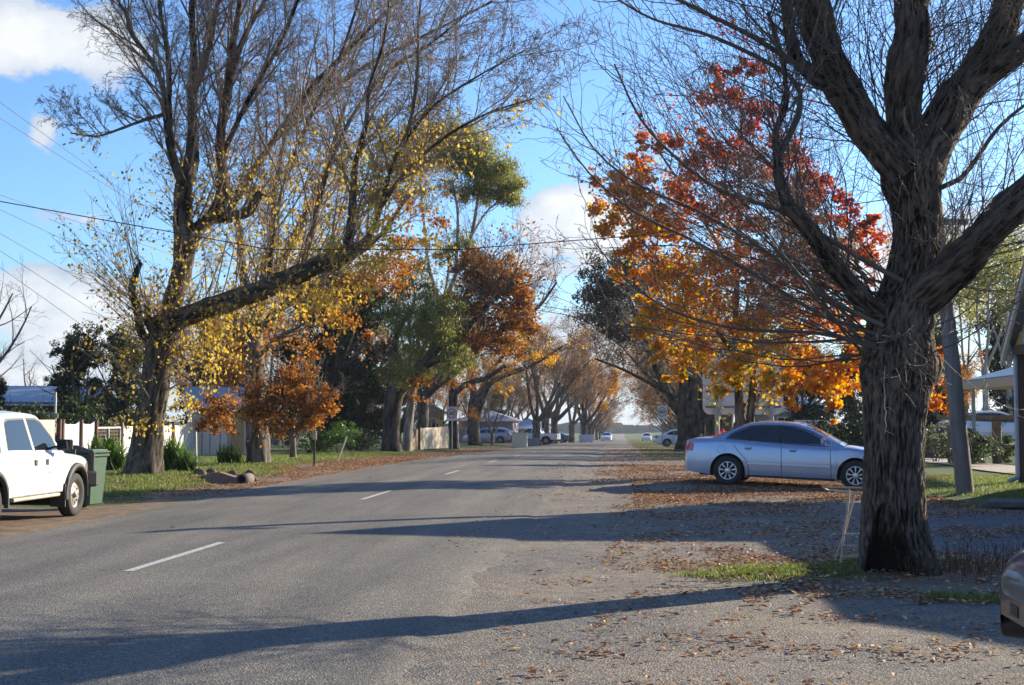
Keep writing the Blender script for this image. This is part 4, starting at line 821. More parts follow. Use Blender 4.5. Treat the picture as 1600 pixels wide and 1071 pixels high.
place_tree(TP['slim'], gp(769, 696), .4, .42, 'thin young tree in front of the grey wagon', GL)
place_tree(TP['pink'], og(838, 128), -.3, 1.0, 'grey-brown tree beside the parked white utility', GL)
place_tree(TP['bare2'], og(852, 142), .3, 1.12, 'tall forked grey tree right of the white utility', GL)
place_tree(TP['bare'], og(866, 160), -.2, 1.1, 'bare grey tree left of the blue car', GL)
place_tree(TP['pink'], og(893, 178), .5, 1.0, 'dusty brown tree just right of the blue car', GL)
place_tree(TP['gold'], og(912, 185), .1, 1.1, 'golden-orange tree far down the left row', GL)
place_tree(TP['bare'], og(921, 222), .3, 1.0, 'grey bare tree behind the white roadside box', GL)
for k, (px, Y, t, s) in enumerate([(926, 250, 'bare2', .9), (932, 285, 'bare', .8), (937, 320, 'rust', .7), (941, 360, 'olive', .7)]):
    place_tree(TP[t], og(px, Y), k * .4 - .5, s, 'hazy brown tree at the far end of the left row', GL)
place_tree(TP['rust'], gp(1064, 696) + Vector((2.6, 0, 0)), 3.3, .95, 'rust-leaved tree beside the parked white hatchback', GR)
place_tree(TP['olive'], Vector((6.4, 100, G(6.4, 100))), 2.9, 1.0, 'brown-green tree arching over the road behind the right speed sign', GR)
place_tree(TP['bare'], Vector((6.4, 84, G(6.4, 84))), 3.5, 1.05, 'bare tree with fine twigs reaching left over the road behind the right speed sign', GR)
place_tree(TP['bare2'], Vector((6.8, 118, G(6.8, 118))), 3.0, 1.05, 'bare tree arching over the road beyond the white hatchback', GR)
for k, (X, Y, t, s) in enumerate([(6.6, 134, 'rust', .9), (6.6, 150, 'bare2', 1.0), (6.8, 168, 'pink', .9), (7.0, 190, 'bare2', 1.0), (7.4, 208, 'rust', .85), (7.7, 228, 'pink', .85), (8.0, 250, 'bare2', .85), (8.6, 275, 'rust', .75), (9.4, 310, 'olive', .7)]):
    place_tree(TP[t], Vector((X, Y, G(X, Y))), 3.1 + .3 * math.sin(k * 2.2), s, 'hazy brown tree at the far end of the right row', GR)
# behind the houses
BK = 'background trees behind the houses'
place_tree(TP['dark'], og(500, 78), .3, .92, 'dense dark evergreen behind the rusty tree', BK, 'evergreen_tree')
place_tree(TP['dark'], og(565, 80), 1.3, .88, 'dense dark evergreen left of the stout trunk', BK, 'evergreen_tree')
place_tree(TP['dark'], og(130, 62), 2.3, .50, 'dark evergreen standing over the white fence', BK, 'evergreen_tree')
place_tree(TP['dark'], og(195, 66), 4.3, .52, 'dark evergreen just behind the big left trunk', BK, 'evergreen_tree')
place_tree(TP['dark'], og(85, 72), 5.3, .34, 'small dark evergreen beside the grey-roofed house', BK, 'evergreen_tree')
place_tree(TP['slim'], og(-62, 55), .8, .62, 'bare tree poking in at the left edge above the pickup', BK, 'bare_tree')
place_tree(TP['dark'], og(-12, 60), .8, .3, 'dark bush-like evergreen at the left edge above the pickup', BK, 'evergreen_tree')
place_tree(TP['slim'], og(60, 120), .8, .62, 'distant bare tree above the grey-roofed house', BK, 'bare_tree')
place_tree(TP['bare2'], og(430, 120), .8, 1.0, 'brown bare tree behind the white shed', BK, 'bare_tree')
place_tree(TP['rust'], og(330, 74), .8, .75, 'rusty tree above the lilac-grey roof', BK, 'rusty_tree')
place_tree(TP['gum'], og(1540, 74), .4, .78, 'thin gum tree left of the verandah shop', BK, 'gum_tree')
place_tree(TP['gum'], og(1578, 80), 2.4, .82, 'thin gum tree right against the verandah shop', BK, 'gum_tree')
place_tree(TP['gum'], og(1510, 92), 3.4, .85, 'thin gum tree behind the leaning pole', BK, 'gum_tree')
place_tree(TP['dark'], og(1455, 84), 3.4, .62, 'dark evergreen behind the leaning pole', BK, 'evergreen_tree')
place_tree(TP['dark'], og(1255, 80), 1.4, .50, 'dark evergreen behind the silver sedan bonnet', BK, 'evergreen_tree')
place_tree(TP['dark'], og(1345, 76), 2.4, .50, 'dark evergreen left of the hollow trunk', BK, 'evergreen_tree')
place_tree(TP['dark'], og(1185, 95), 2.9, .52, 'dark evergreen behind the large sign back', BK, 'evergreen_tree')
place_tree(TP['rust'], og(1480, 66), 2.4, .36, 'small rusty tree behind the leaning pole', BK, 'rusty_tree')
place_tree(TP['dark'], og(1592, 82), 2.4, .72, 'dark evergreen beside the verandah shop roof', BK, 'evergreen_tree')
for k, (X, Y, t, sc_, lb) in enumerate([(-15, 108, 'rust', .5, 'small rusty tree behind the grey wagon'), (-19, 122, 'pink', .8, 'brown bushy tree beyond the grey wagon'), (-16, 150, 'olive', .6, 'low olive tree behind the distant cream house'), (-17, 185, 'dark', .6, 'dark evergreen beyond the blue car'), (-15, 215, 'pink', .8, 'dusty brown tree beyond the blue car'), (-21, 98, 'dark', .6, 'dark evergreen behind the weatherboard house'), (-24, 108, 'rust', .8, 'tall rusty tree behind the weatherboard house')]):
    place_tree(TP[t], Vector((X, Y, G(X, Y))), k, sc_, lb, BK, 'garden_tree')
for k, (X, Y, t, sc_, lb) in enumerate([(13, 104, 'rust', .7, 'rusty tree beyond the white sedan on the right'), (12, 128, 'dark', .6, 'dark evergreen beyond the white sedan on the right'), (12, 160, 'olive', .7, 'olive tree beyond the right row'), (13, 200, 'dark', .6, 'dark evergreen far beyond the right row'), (12.5, 245, 'rust', .7, 'rusty tree far beyond the right row'), (14, 300, 'dark', .7, 'farthest dark evergreen right of the road')]):
    place_tree(TP[t], Vector((X, Y, G(X, Y))), k, sc_, lb, BK, 'garden_tree')
for k in range(6):
    X = -24 - 7 * (k % 3); Y = 80 + k * 22; kk = ['dark', 'rust', 'pink', 'dark'][k % 4]; place_tree(TP[kk], Vector((X, Y, G(X, Y))), k, .72, {'dark': 'dark evergreen beyond the left houses', 'rust': 'rusty garden tree beyond the left houses', 'pink': 'pinkish bare garden tree beyond the left houses'}[kk], 'distant garden trees on the left', 'garden_tree')
for k in range(5):
    X = 17 + 7 * (k % 3); Y = 85 + k * 26; kk = ['dark', 'gum', 'rust', 'dark'][k % 4]; place_tree(TP[kk], Vector((X, Y, G(X, Y))), k, .7, {'dark': 'dark evergreen beyond the right verge', 'gum': 'thin gum tree beyond the right verge', 'rust': 'rusty garden tree beyond the right verge'}[kk], 'distant garden trees on the right', 'garden_tree')

# ------------------------------------------------------------------ shrubs and strappy plants
def shrub(name, label, p, r, h, n, leaf, seed, ls=.09, group=None, cat='shrub', flat=1.0, stems=6):
    rng = np.random.default_rng(seed); R = random.Random(seed); root = thing(name, label, cat, p, 0, group)
    P = clumps([(R.uniform(-.45, .45) * r, R.uniform(-.4, .4) * r, h * R.uniform(.35, .72), r * R.uniform(.42, .66), n // 6, .75 * flat) for _ in range(6)], rng); P[:, 2] = np.maximum(P[:, 2], .03)
    leaf_mesh('leaves', P, ls, leaf, rng, v=rng.beta(2, 2, len(P)), parent=root)
    out = [[], []]; C = dict(n=[5, 3], wob=[.2, .2], up=[.1, 0], kids=[4], ang=[40], ratio=[.5], rr=.6)
    for _ in range(stems): grow(out, None, Vector((R.uniform(-.1, .1), R.uniform(-.1, .1), 0)), Vector((R.uniform(-.6, .6), R.uniform(-.6, .6), 1)).normalized(), h * .8, .015, 0, C, R)
    V, Q, K = multi_tubes([(out[0], 5), (out[1], 3)]); mobj('stems', npmesh('stems', V, Q=Q, smooth=True, mat=TWIG), root); return root
def strap_plant(label, p, r, h, n, seed, group):
    rng = np.random.default_rng(seed); root = tag(None or bpy.data.objects.new('strap_leaf_plant', bpy.data.meshes.new('x')), label, 'plant', group)
    V, Q, vv = [], [], []
    for k in range(n):
        a = rng.uniform(0, 6.283); b = rng.uniform(0, 1) ** .6 * r * .45; L = h * rng.uniform(.7, 1.25); out = rng.uniform(.25, 1.0); w = rng.uniform(.018, .032)
        bx, by = b * math.cos(a * 1.7), b * math.sin(a * 1.7); dx, dy = math.cos(a), math.sin(a); b0 = len(V); u = rng.uniform(0, 1)
        for i in range(6):
            t = i / 5; x = bx + dx * out * L * t * .8; y = by + dy * out * L * t * .8; z = L * (t * 1.25 - .75 * out * t * t); ww = w * (1 - t * t * .95)
            V += [(x - dy * ww, y + dx * ww, max(z, .01)), (x + dy * ww, y - dx * ww, max(z, .01))]; vv += [u, u]
            if i: q = b0 + 2 * i; Q.append((q - 2, q - 1, q + 1, q))
    root.data = npmesh('strap_leaf_plant', V, Q=Q, attrs={'v': ('FLOAT', vv)}, mat=LF_GRN); COL.objects.link(root); root.location = p; return root
SG = 'strap-leaved plants under the big left tree'
strap_plant('clump of long green strap leaves between the bin and the big left trunk', og(178, 38.6), .9, .95, 240, 1, SG)
strap_plant('bright green strap-leaf clump directly behind the wheelie bin', og(158, 40.0), .8, .95, 200, 2, SG)
strap_plant('clump of glossy strap leaves right of the big left trunk', og(272, 37.6), .9, .95, 280, 3, SG)
strap_plant('wide strap-leaf clump against the thin white stake', og(293, 36.9), .6, .6, 160, 4, SG)
strap_plant('dark green strap-leaf clump left of the straight-trunked tree', og(362, 45.5), 1.0, .62, 240, 5, SG)
shrub('garden_shrub', 'rounded bright-topped green shrub behind the leaning stake', og(530, 64), 1.3, 1.55, 2600, LF_GRN, 6, .12)
shrub('garden_shrub', 'dark rounded shrub right of the marker post', og(505, 66), 1.2, 1.2, 1800, LF_DRK2, 7, .12)
shrub('garden_shrub', 'dark low shrub behind the white picket post on the lawn', og(575, 70), 1.3, 1.3, 1800, LF_DRK, 8, .12)
shrub('garden_shrub', 'dark clipped hedge bush behind the silver sedan windscreen', og(1300, 50), 1.4, 1.75, 4000, LF_DRK, 9, .1)
shrub('garden_shrub', 'dark hedge bush touching the hollow trunk on its left', og(1345, 49), 1.3, 1.7, 3600, LF_DRK, 10, .1)
shrub('garden_shrub', 'grey-green feathery shrub right of the hollow trunk', og(1462, 48), 1.0, 1.35, 2400, LF_GRY, 11, .1)
shrub('garden_shrub', 'dark shrub behind the leaning pole foot', og(1520, 44), .9, 1.1, 2400, LF_DRK2, 12, .09)
shrub('garden_shrub', 'grey-green shrub between pole and fence post', og(1535, 46), .9, 1.0, 2000, LF_GRY, 13, .09)
shrub('garden_shrub', 'small shrub beside the rail fence post', og(1572, 47), .8, .95, 1800, LF_DRK2, 14, .09)
shrub('garden_shrub', 'pale bushy shrub above the silver sedan roof', og(1222, 60), .8, 1.75, 1300, LF_GRY, 15, .1)
shrub('flowering_shrub', 'red-flowering shrub above the silver sedan boot', og(1131, 44), .55, 1.5, 320, leafmat('petal_red', [(0, (.5, .02, .03)), (1, (.85, .10, .10))], .4), 16, .10)
for k, (X, Y) in enumerate([(-15.2, 61), (-20.5, 40), (-20.7, 46), (-20.9, 52), (-20.6, 58)]): shrub('garden_shrub', ['leafy dark bush right of the white shed', 'dark bush behind the cream fence', 'dark bush looking over the scalloped white fence', 'dark bush behind the lattice gate', 'dark bush behind the fence right of the big left trunk'][k], (X, Y, G(X, Y)), 1.5, 2.3, 2200, LF_DRK2, 60 + k, .13)
def dry_stalks():
    R = random.Random(8); B = gp(1525, 897); root = tag(bpy.data.objects.new('dry_stalks', None), 'thicket of dry brown stalks between the big trunk and the dark car', 'dead plant'); COL.objects.link(root); root.location = B
    out = [[], []]; C = dict(n=[5, 3], wob=[.12, .2], up=[.12, 0], kids=[4], ang=[35], ratio=[.3], rr=.7, taper=.5)
    for k in range(190):
        p = Vector((R.uniform(-.75, .55), R.gauss(0, .35), 0)); grow(out, None, p, Vector((R.uniform(-.35, .35), R.uniform(-.35, .35), 1)).normalized(), R.uniform(.1, .34), .0028, 0, C, R)
    V, Q, K = multi_tubes([(out[0], 4), (out[1], 3)]); mobj('stalks', npmesh('stalks', V, Q=Q, smooth=True, mat=surf('dry_stalk', (.14, .07, .045), (.06, .03, .022), bump=0)), root)
dry_stalks()

# ------------------------------------------------------------------ grass blades and fallen leaves
def blades(name, P, h, mat, seed, label, w=.006):
    rng = np.random.default_rng(seed); n = len(P); a = rng.uniform(0, 6.283, n); H = h * rng.uniform(.5, 1.3, n); d = np.stack([np.cos(a), np.sin(a), 0 * a], 1); l = rng.normal(0, .45, (n, 2)) * H[:, None]
    W_ = w * rng.uniform(.6, 1.4, (n, 1))
    V = np.stack([P - d * W_, P + d * W_, P + np.concatenate([l, H[:, None]], 1)], 1).reshape(-1, 3)
    me = npmesh(name, V, T=np.arange(3 * n).reshape(-1, 3), attrs={'v': ('FLOAT', np.repeat(rng.beta(2, 2, n), 3))}, mat=mat); o = mobj(name, me); tag(o, label, 'grass', kind='stuff')
def ground_cover():
    rng = np.random.default_rng(3); P = []
    for cx, cy, ax, ay, n in ((1.6, 13.9, .8, .6, 7500), (2.6, 14.55, .42, .3, 1200), (3.5, 14.6, .28, .3, 1500), (2.75, 12.1, .3, .22, 900), (3.25, 12.0, .42, .25, 1500), (3.85, 12.0, .45, .25, 1500), (.9, 13.7, .4, .3, 500)):
        q = rng.normal(0, .5, (n, 2)) * [ax, ay] + [cx, cy]; P.append(q)
    q = np.concatenate(P); k = np.array([noise.noise((a * 4, b * 4, 0)) + .5 * noise.noise((a * 11, b * 11, 3)) for a, b in q]) > -.12; q = q[k]
    q = np.concatenate([q, np.stack([rng.uniform(6.0, 10, 26000), 24.6 + rng.uniform(0, 1, 26000) ** 1.3 * 11], 1)])
    q = q[~((q[:, 0] < 6.6 + .4 * np.sin(q[:, 1])) & (q[:, 1] > 20) & (q[:, 0] > 5))]
    P = np.column_stack([q, gz(q[:, 0], q[:, 1])]); blades('grass', P, .05, LF_GRS, 5, 'short green grass patches by the big trunk and verge')
    x = rng.uniform(-13.8, -9.9, 30000); y = 22 + rng.uniform(0, 1, 30000) ** 1.2 * 18; x2 = rng.uniform(-16, -10.9, 40000); y2 = rng.uniform(38, 75, 40000)
    q = np.stack([np.concatenate([x, x2]), np.concatenate([y, y2])], 1); k = np.array([noise.noise((a * .9, b * .6, 5)) for a, b in q]); q = q[(k > -.28)]; q = q[~((q[:, 1] < 24.5) & (q[:, 0] > -11.5))]
    P = np.column_stack([q, gz(q[:, 0], q[:, 1])]); blades('grass', P, .075, LF_GRS, 6, 'green lawn grass along the left verge', w=.012)
    # leaves
    S2 = []
    def region(n, x0, x1, y0, y1, s, th=0.0, yp=1.0, cl=2.0):
        x = rng.uniform(x0, x1, n); y = y0 + (y1 - y0) * rng.uniform(0, 1, n) ** yp
        k = np.array([noise.noise((a * s, b * s, 9)) + .6 * noise.noise((a * s * 3.1, b * s * 3.1, 2)) for a, b in zip(x, y)]) + rng.normal(0, .22, n) > th; S2.append(np.stack([x[k], y[k]], 1))
    region(9000, -.9, 4.6, 7, 15, .9, .16); region(9000, 1.0, 4.5, 11.6, 16.5, .8, .0); region(24000, -.2, 6.5, 14, 27, .6, .08); region(30000, .2, 6.3, 25, 34, .6, -.2); region(500, 6, 10, 25, 34, .6, .1); region(28000, -.8, 8, 33, 48, .35, -.12); region(14000, -1.0, 7, 45, 95, .25, -.1); region(9000, .5, 8, 90, 200, .15, -.1)
    region(26000, -11.6, -8.3, 27, 60, .6, -.15); region(5000, -13.5, -9, 24, 40, .7, .1); region(9000, -11.2, -8.2, 58, 110, .4, -.2); region(260, -8, -1.5, 8, 60, .4, .1); region(2500, 4.0, 10, 18, 26, .6, -.1); region(3000, -2.2, .5, 14, 50, .6, .15)
    q = np.concatenate(S2); n = len(q); s = .05 * rng.uniform(.45, 1.35, n) * (1 + sm(25, 60, q[:, 1]) * .35); a = rng.uniform(0, 6.283, n); cu = rng.uniform(.05, .6, n); tilt = rng.normal(0, .16, (n, 2))
    d = np.stack([np.cos(a), np.sin(a)], 1); w = np.stack([-d[:, 1], d[:, 0]], 1); zz = gz(q[:, 0], q[:, 1]); zz = zz + np.where((q[:, 0] < -1.4) & (q[:, 0] > -8.1), .07, .012)
    rows = []
    for u, v, c in ((-.5, 0, 0), (-.12, -.33, 1), (-.05, 0, .15), (-.12, .33, 1), (.25, -.26, .9), (.3, 0, .25), (.25, .26, .9), (.55, 0, .6)):
        xy = q + (d * u + w * v) * s[:, None]; z = zz + s * (c * cu * .45 + np.abs(tilt[:, 0]) * .5 + tilt[:, 0] * u + tilt[:, 1] * v); rows.append(np.column_stack([xy, z]))
    V = np.stack(rows, 1).reshape(-1, 3); b = np.arange(n)[:, None] * 8
    Qf = np.concatenate([b + np.array([[1, 4, 5, 2]]), b + np.array([[2, 5, 6, 3]])]); Tf = np.concatenate([b + np.array([[0, 1, 2]]), b + np.array([[0, 2, 3]]), b + np.array([[4, 7, 5]]), b + np.array([[5, 7, 6]])])
    near = (q[:, 1] > 24) & (q[:, 0] > 0); v = rng.beta(2.2, 1.9, n); v = np.where(near, np.clip(v + .0, 0, 1), v); v = np.where(rng.random(n) < .02, 1, np.minimum(v, .95))
    o = mobj('fallen_leaves', npmesh('fallen_leaves', V, Q=Qf, T=Tf, attrs={'v': ('FLOAT', np.repeat(v, 8))}, mat=LF_LIT)); tag(o, 'brown and orange fallen leaves scattered over gravel and verge', 'fallen leaves', kind='stuff')
ground_cover()

# ------------------------------------------------------------------ vehicles
def interp(pts, x):
    xs, ys = zip(*pts); return float(np.interp(x, xs, ys))
def smooth_curve(pts, n=8):
    "Catmull-Rom resample of (x,z) points, x increasing"
    P = [np.array(p, float) for p in pts]; P = [2 * P[0] - P[1]] + P + [2 * P[-1] - P[-2]]; out = []
    for k in range(1, len(P) - 2):
        a, b, c, d = P[k - 1:k + 3]
        for i in range(n):
            t = i / n; q = .5 * ((2 * b) + (c - a) * t + (2 * a - 5 * b + 4 * c - d) * t * t + (3 * b - a - 3 * c + d) * t ** 3); out.append((float(q[0]), float(q[1])))
    out.append(tuple(map(float, pts[-1]))); o2 = [out[0]]
    for q in out[1:]:
        if q[0] > o2[-1][0] + 1e-4: o2.append(q)
    return o2
BLACK = surf('black_plastic', (.022, .022, .023), (.015, .015, .016), rough=.55, bump=.05, scale=20)
RUBBER = surf('tyre_rubber', (.022, .021, .020), (.035, .031, .028), rough=.85, bump=.15, scale=14)
CHROME = surf('silver_metal', (.62, .63, .65), (.5, .51, .53), rough=.28, bump=0, metal=.85)
RIMS = surf('rim_silver', (.70, .72, .75), (.6, .62, .65), rough=.3, bump=0, metal=.55)
STEELR = surf('rim_steel', (.36, .33, .29), (.24, .22, .19), rough=.5, bump=.1, metal=.3)
REDL = surf('red_lens', (.50, .02, .025), (.4, .015, .02), rough=.12, bump=0, coat=1)
CLEARL = surf('clear_lens', (.62, .64, .66), (.4, .42, .44), rough=.08, bump=0, metal=.3, coat=1)
AMBER = surf('amber_lens', (.7, .25, .03), (.6, .2, .03), rough=.15, bump=0, coat=1)
DARKIN = surf('under_body', (.012, .012, .012), (.008, .008, .008), rough=.9, bump=0)
GLASS = glassmat(); PLATE = surf('plate_white', (.7, .7, .68), rough=.5, bump=0)
def make_wheel(root, x, y, side, r, w, style, far=False):
    "tyre with a rim as its child; side = +1/-1 outward"
    m = MB(); o = side * w / 2; n = 20 if far else 40
    m.lathe([(r * .60, -o * .9), (r * .62, -o), (r * .9, -o * 1.0), (r * .985, -o * .8), (r, -o * .4), (r, o * .4), (r * .985, o * .8), (r * .93, o * .98), (r * .78, o * 1.02), (r * .67, o * .98), (r * .62, o * .86)], n, (0, 0, 0), 'y')
    t = m.build('wheel', RUBBER, root, (x, y, r))
    q = MB(); q.lathe([(.001, o * .25), (r * .60, o * .35), (r * .62, o * .8), (r * .645, o * .9), (r * .655, o * .87)], n, (0, 0, 0), 'y'); q.build('rim_barrel', BLACK if style != 'steel' else STEELR, t)
    p = MB(); k = {'nine': 9, 'steel': 0, 'five': 5, 'seven': 7}[style]; yo = o * .84
    if k:
        for i in range(k):
            a = 6.2832 * i / k + .2; wd0, wd1 = .30 / k * 2.2, .33 / k * 4.0 if style == 'nine' else .30 / k * 2.2
            r0, r1 = r * .16, r * .57; pts = []
            for rr, wd in ((r0, wd0 * .75 * r0 / r1 * 2.4), (r * .34, wd1 * .62), (r * .50, wd1 * .72), (r1, wd1 * .5)): pts.append((rr, wd))
            L_ = [(rr * math.cos(a - wd), rr * math.sin(a - wd)) for rr, wd in pts] + [(rr * math.cos(a + wd), rr * math.sin(a + wd)) for rr, wd in reversed(pts)]
            p.prism([(u, yo - side * .012, v) for u, v in L_], (0, side * .014, 0))
        p.lathe([(.001, yo + side * .012), (r * .12, yo + side * .01), (r * .19, yo), (r * .2, yo - side * .02)], 20, (0, 0, 0), 'y')
        p.lathe([(r * .56, yo - side * .02), (r * .575, yo + side * .004), (r * .62, yo + side * .006), (r * .645, yo - side * .004)], n, (0, 0, 0), 'y')
        p.build('rim', RIMS, t)
    else:
        p.lathe([(.001, yo + side * .02), (r * .12, yo + side * .018), (r * .15, yo - side * .01), (r * .2, yo - side * .03), (r * .45, yo - side * .01), (r * .52, yo - side * .035), (r * .6, yo - side * .03), (r * .64, yo)], n, (0, 0, 0), 'y')
        p.build('rim', STEELR, t); hh = MB()
        for i in range(8): a = 6.2832 * i / 8; hh.lathe([(.001, 0), (r * .055, 0)], 8, (r * .37 * math.cos(a), yo - side * .012 + side * .004, r * .37 * math.sin(a)), 'y')
        hh.build('rim_holes', BLACK, t)
class Car:
    def __init__(s, name, label, cat, loc, rz, D, col, group=None, far=False, tilt=0):
        s.D = D; s.root = thing(name, label, cat, loc, rz, group); s.root.rotation_mode = 'XYZ'; s.root.rotation_euler = (0, tilt, rz); s.col = col; s.far = far
        s.top = smooth_curve(D['top']); s.roof = smooth_curve(D['roof']); s.wid = smooth_curve(D['wid']); s.body()
    def hw(s, x): return interp(s.wid, x)
    def zt(s, x): return interp(s.top, x)
    def zr(s, x): return interp(s.roof, x)
    def yside(s, x, z):
        "outer body half width at height z"
        D = s.D; w = s.hw(x); zt = s.zt(x); k = (z - D['zw']) / .5
        y = w * (1 - .055 * k * k * (1.0 if z > D['zw'] else .9)); e = max(0, 1 - (zt - z) / .07); return y - .05 * e * e
    def ygl(s, x, z):
        return s.yside(x, s.zt(x)) - .015 - (z - s.zt(x)) * s.D.get('tum', .36)
    def arch(s, x):
        D = s.D; z = interp(D['sill'], x)
        for xw in (D['xr'], D['xf']):
            d = abs(x - xw)
            if d < D['ra']: z = max(z, D['rw'] + math.sqrt(D['ra'] ** 2 - d * d) * 1.0)
        return z
    def body(s):
        D = s.D; L = D['L']; xs = set(np.linspace(0, L, 60 if s.far else 130).tolist())
        for xw in (D['xr'], D['xf']):
            for k in range(25): xs.add(xw + D['ra'] * math.cos(math.pi * k / 24) * .9999)
            xs.add(xw + D['ra'] * 1.0005); xs.add(xw - D['ra'] * 1.0005)
        for k in (.004, .012, .025, .045, .07, .1): xs.add(k); xs.add(L - k)
        xs = sorted(x for x in xs if 0 <= x <= L); V = []; nr = 12; nt = 6; per = 2 * (nr + nt) + 1
        for x in xs:
            zb, zt = s.arch(x), s.zt(x); zb = min(zb, zt - .02); sec = []
            for k in range(nr + 1): z = zb + (zt - .0 - zb) * (k / nr) ** .8; sec.append((s.yside(x, z), z))
            ye = sec[-1][0]
            for k in range(1, nt + 1): y = ye * (1 - k / nt); cr = D.get('crown', .045) * (1 - (y / ye) ** 2) if ye > 0 else 0; sec.append((y, zt + cr * min(1, min(x, L - x) / .25)))
            sec = sec + [(-y, z) for y, z in reversed(sec[:-1])]; V += [(x, y, z) for y, z in sec]
        n = len(xs); Q = [(a * per + b, a * per + b + 1, (a + 1) * per + b + 1, (a + 1) * per + b) for a in range(n - 1) for b in range(per - 1)]
        m = MB(); m.add(V, Q, True); m.add(V[:per], [tuple(range(per))]); m.add(V[-per:], [tuple(range(per - 1, -1, -1))])
        # greenhouse
        gx = sorted(set(np.linspace(D['roof'][0][0], D['roof'][-1][0], 50).tolist())); V = []; nr, nt = 8, 7; per = 2 * (nr + nt) + 1
        for x in gx:
            z0 = s.zt(x) - .03; z1 = max(s.zr(x), z0 + .004); sec = []
            for k in range(nr + 1):
                t = k / nr; z = z0 + (z1 - z0) * t; y = s.ygl(x, z); e = max(0, 1 - (z1 - z) / .06); y -= .035 * e * e * min(1, (z1 - z0) / .2); sec.append((y, z))
            ye = sec[-1][0]
            for k in range(1, nt + 1): y = ye * (1 - k / nt); sec.append((y, z1 + D.get('rcrown', .05) * (1 - (y / ye) ** 2)))
            sec = sec + [(-y, z) for y, z in reversed(sec[:-1])]; V += [(x, y, z) for y, z in sec]
        n = len(gx); Q = [(a * per + b, a * per + b + 1, (a + 1) * per + b + 1, (a + 1) * per + b) for a in range(n - 1) for b in range(per - 1)]
        g = MB(); g.add(V, Q, True); m.add(g.v, g.f, True)
        m.build('body', s.col, s.root)
        u = MB(); w = min(s.hw(D['xr']), s.hw(D['xf'])) - .20; ub = D.get('ub', .2)
        u.box((L / 2, 0, ub + .12), (L - .7, 2 * w, .24)); u.box((D['xr'], 0, .45), (D['ra'] * 2.1, 2 * w - .06, .5)); u.box((D['xf'], 0, .45), (D['ra'] * 2.1, 2 * w - .06, .5)); u.build('underbody', DARKIN, s.root)
        for x in (D['xr'], D['xf']):
            for sd_ in (-1, 1): make_wheel(s.root, x, sd_ * (s.hw(x) - D.get('wi', .12)), sd_, D['rw'], .21, D['rim'], s.far)
    def side_patch(s, name, pts, mat, side, off=.004, gl=False, parent=None, sub=.09, thick=0):
        "panel laid on the flank; pts in (x,z)"
        bm = bmesh.new(); vs = [bm.verts.new((x, 0, z)) for x, z in pts]; bm.faces.new(vs)
        xs = [p[0] for p in pts]; zs = [p[1] for p in pts]
        for k in range(1, int((max(xs) - min(xs)) / sub) + 1): bmesh.ops.bisect_plane(bm, geom=bm.verts[:] + bm.edges[:] + bm.faces[:], plane_co=(min(xs) + k * sub, 0, 0), plane_no=(1, 0, 0))
        for k in range(1, int((max(zs) - min(zs)) / sub) + 1): bmesh.ops.bisect_plane(bm, geom=bm.verts[:] + bm.edges[:] + bm.faces[:], plane_co=(0, 0, min(zs) + k * sub), plane_no=(0, 0, 1))
        for v in bm.verts: x, z = v.co.x, v.co.z; y = (s.ygl(x, z) if gl else s.yside(x, z)) + off; v.co.y = side * y
        if thick:
            r = bmesh.ops.extrude_face_region(bm, geom=bm.faces[:])
            for v in r['geom']:
                if isinstance(v, bmesh.types.BMVert): v.co.y += side * thick
        bmesh.ops.recalc_face_normals(bm, faces=bm.faces)
        me = bpy.data.meshes.new(name); bm.to_mesh(me); bm.free(); me.materials.append(mat)
        if not thick: me.polygons.foreach_set('use_smooth', [True] * len(me.polygons))
        if not thick and len(me.polygons) and (sum(p.normal.y * p.area for p in me.polygons) * side < 0): me.flip_normals()
        return mobj(name, me, parent or s.root)
    def strip(s, pts, w, side, gl=False, off=.003):
        "thin line along flank points, returned as polygons"
        out = []
        for a, b in zip(pts[:-1], pts[1:]):
            a, b = np.array(a), np.array(b); d = (b - a) / (np.linalg.norm(b - a) + 1e-9); nrm = np.array([-d[1], d[0]]) * w / 2; k = max(1, int(np.linalg.norm(b - a) / .08))
            for i in range(k):
                p, q = a + (b - a) * i / k, a + (b - a) * (i + 1) / k; f = s.ygl if gl else s.yside
                out.append([(u[0], side * (f(u[0], u[1]) + off), u[1]) for u in (p - nrm, q - nrm, q + nrm, p + nrm)])
        return out
    def seams(s, lines_, side, parent=None, w=.009):
        m = MB()
        for l in lines_:
            for q in s.strip(l, w, side, off=.002): m.poly(q)
        return m.build('door_gap', BLACK, parent or s.root, fixn=False)
    def screen(s, name, x0, x1, inset=.08, mat=None, n=8):
        "windscreen / rear window laid over the slope"
        V = []
        for i in range(n + 1):
            x = x0 + (x1 - x0) * i / n; z = s.zr(x); ye = s.ygl(x, z) - inset
            for j in range(9): y = ye * (1 - j / 4); V.append((x, y, z + s.D.get('rcrown', .05) * (1 - (y / (ye + inset)) ** 2) + .006))
        Q = [(a * 9 + b, a * 9 + b + 1, (a + 1) * 9 + b + 1, (a + 1) * 9 + b) for a in range(n) for b in range(8)]
        return MB().add(V, Q, True).build(name, mat or GLASS, s.root)
    def mirror(s, x, z, side, mat, big=1.0):
        m = MB(); y = s.yside(x, s.zt(x)); m.bar((x, side * (y - .04), z - .02), (x, side * (y + .08), z), .018, 6)
        q = MB(); q.rbox((0, 0, 0), (.10, .20 * big, .14 * big), .035); V = [(v[0] + x, v[1] + side * (y + .17), v[2] + z + .02) for v in q.v]; m.add(V, q.f); o = m.build('mirror', mat, s.root)
        g = MB(); g.box((x - .052, side * (y + .17), z + .02), (.004, .16 * big, .1 * big)); g.build('mirror_glass', GLASS, o)
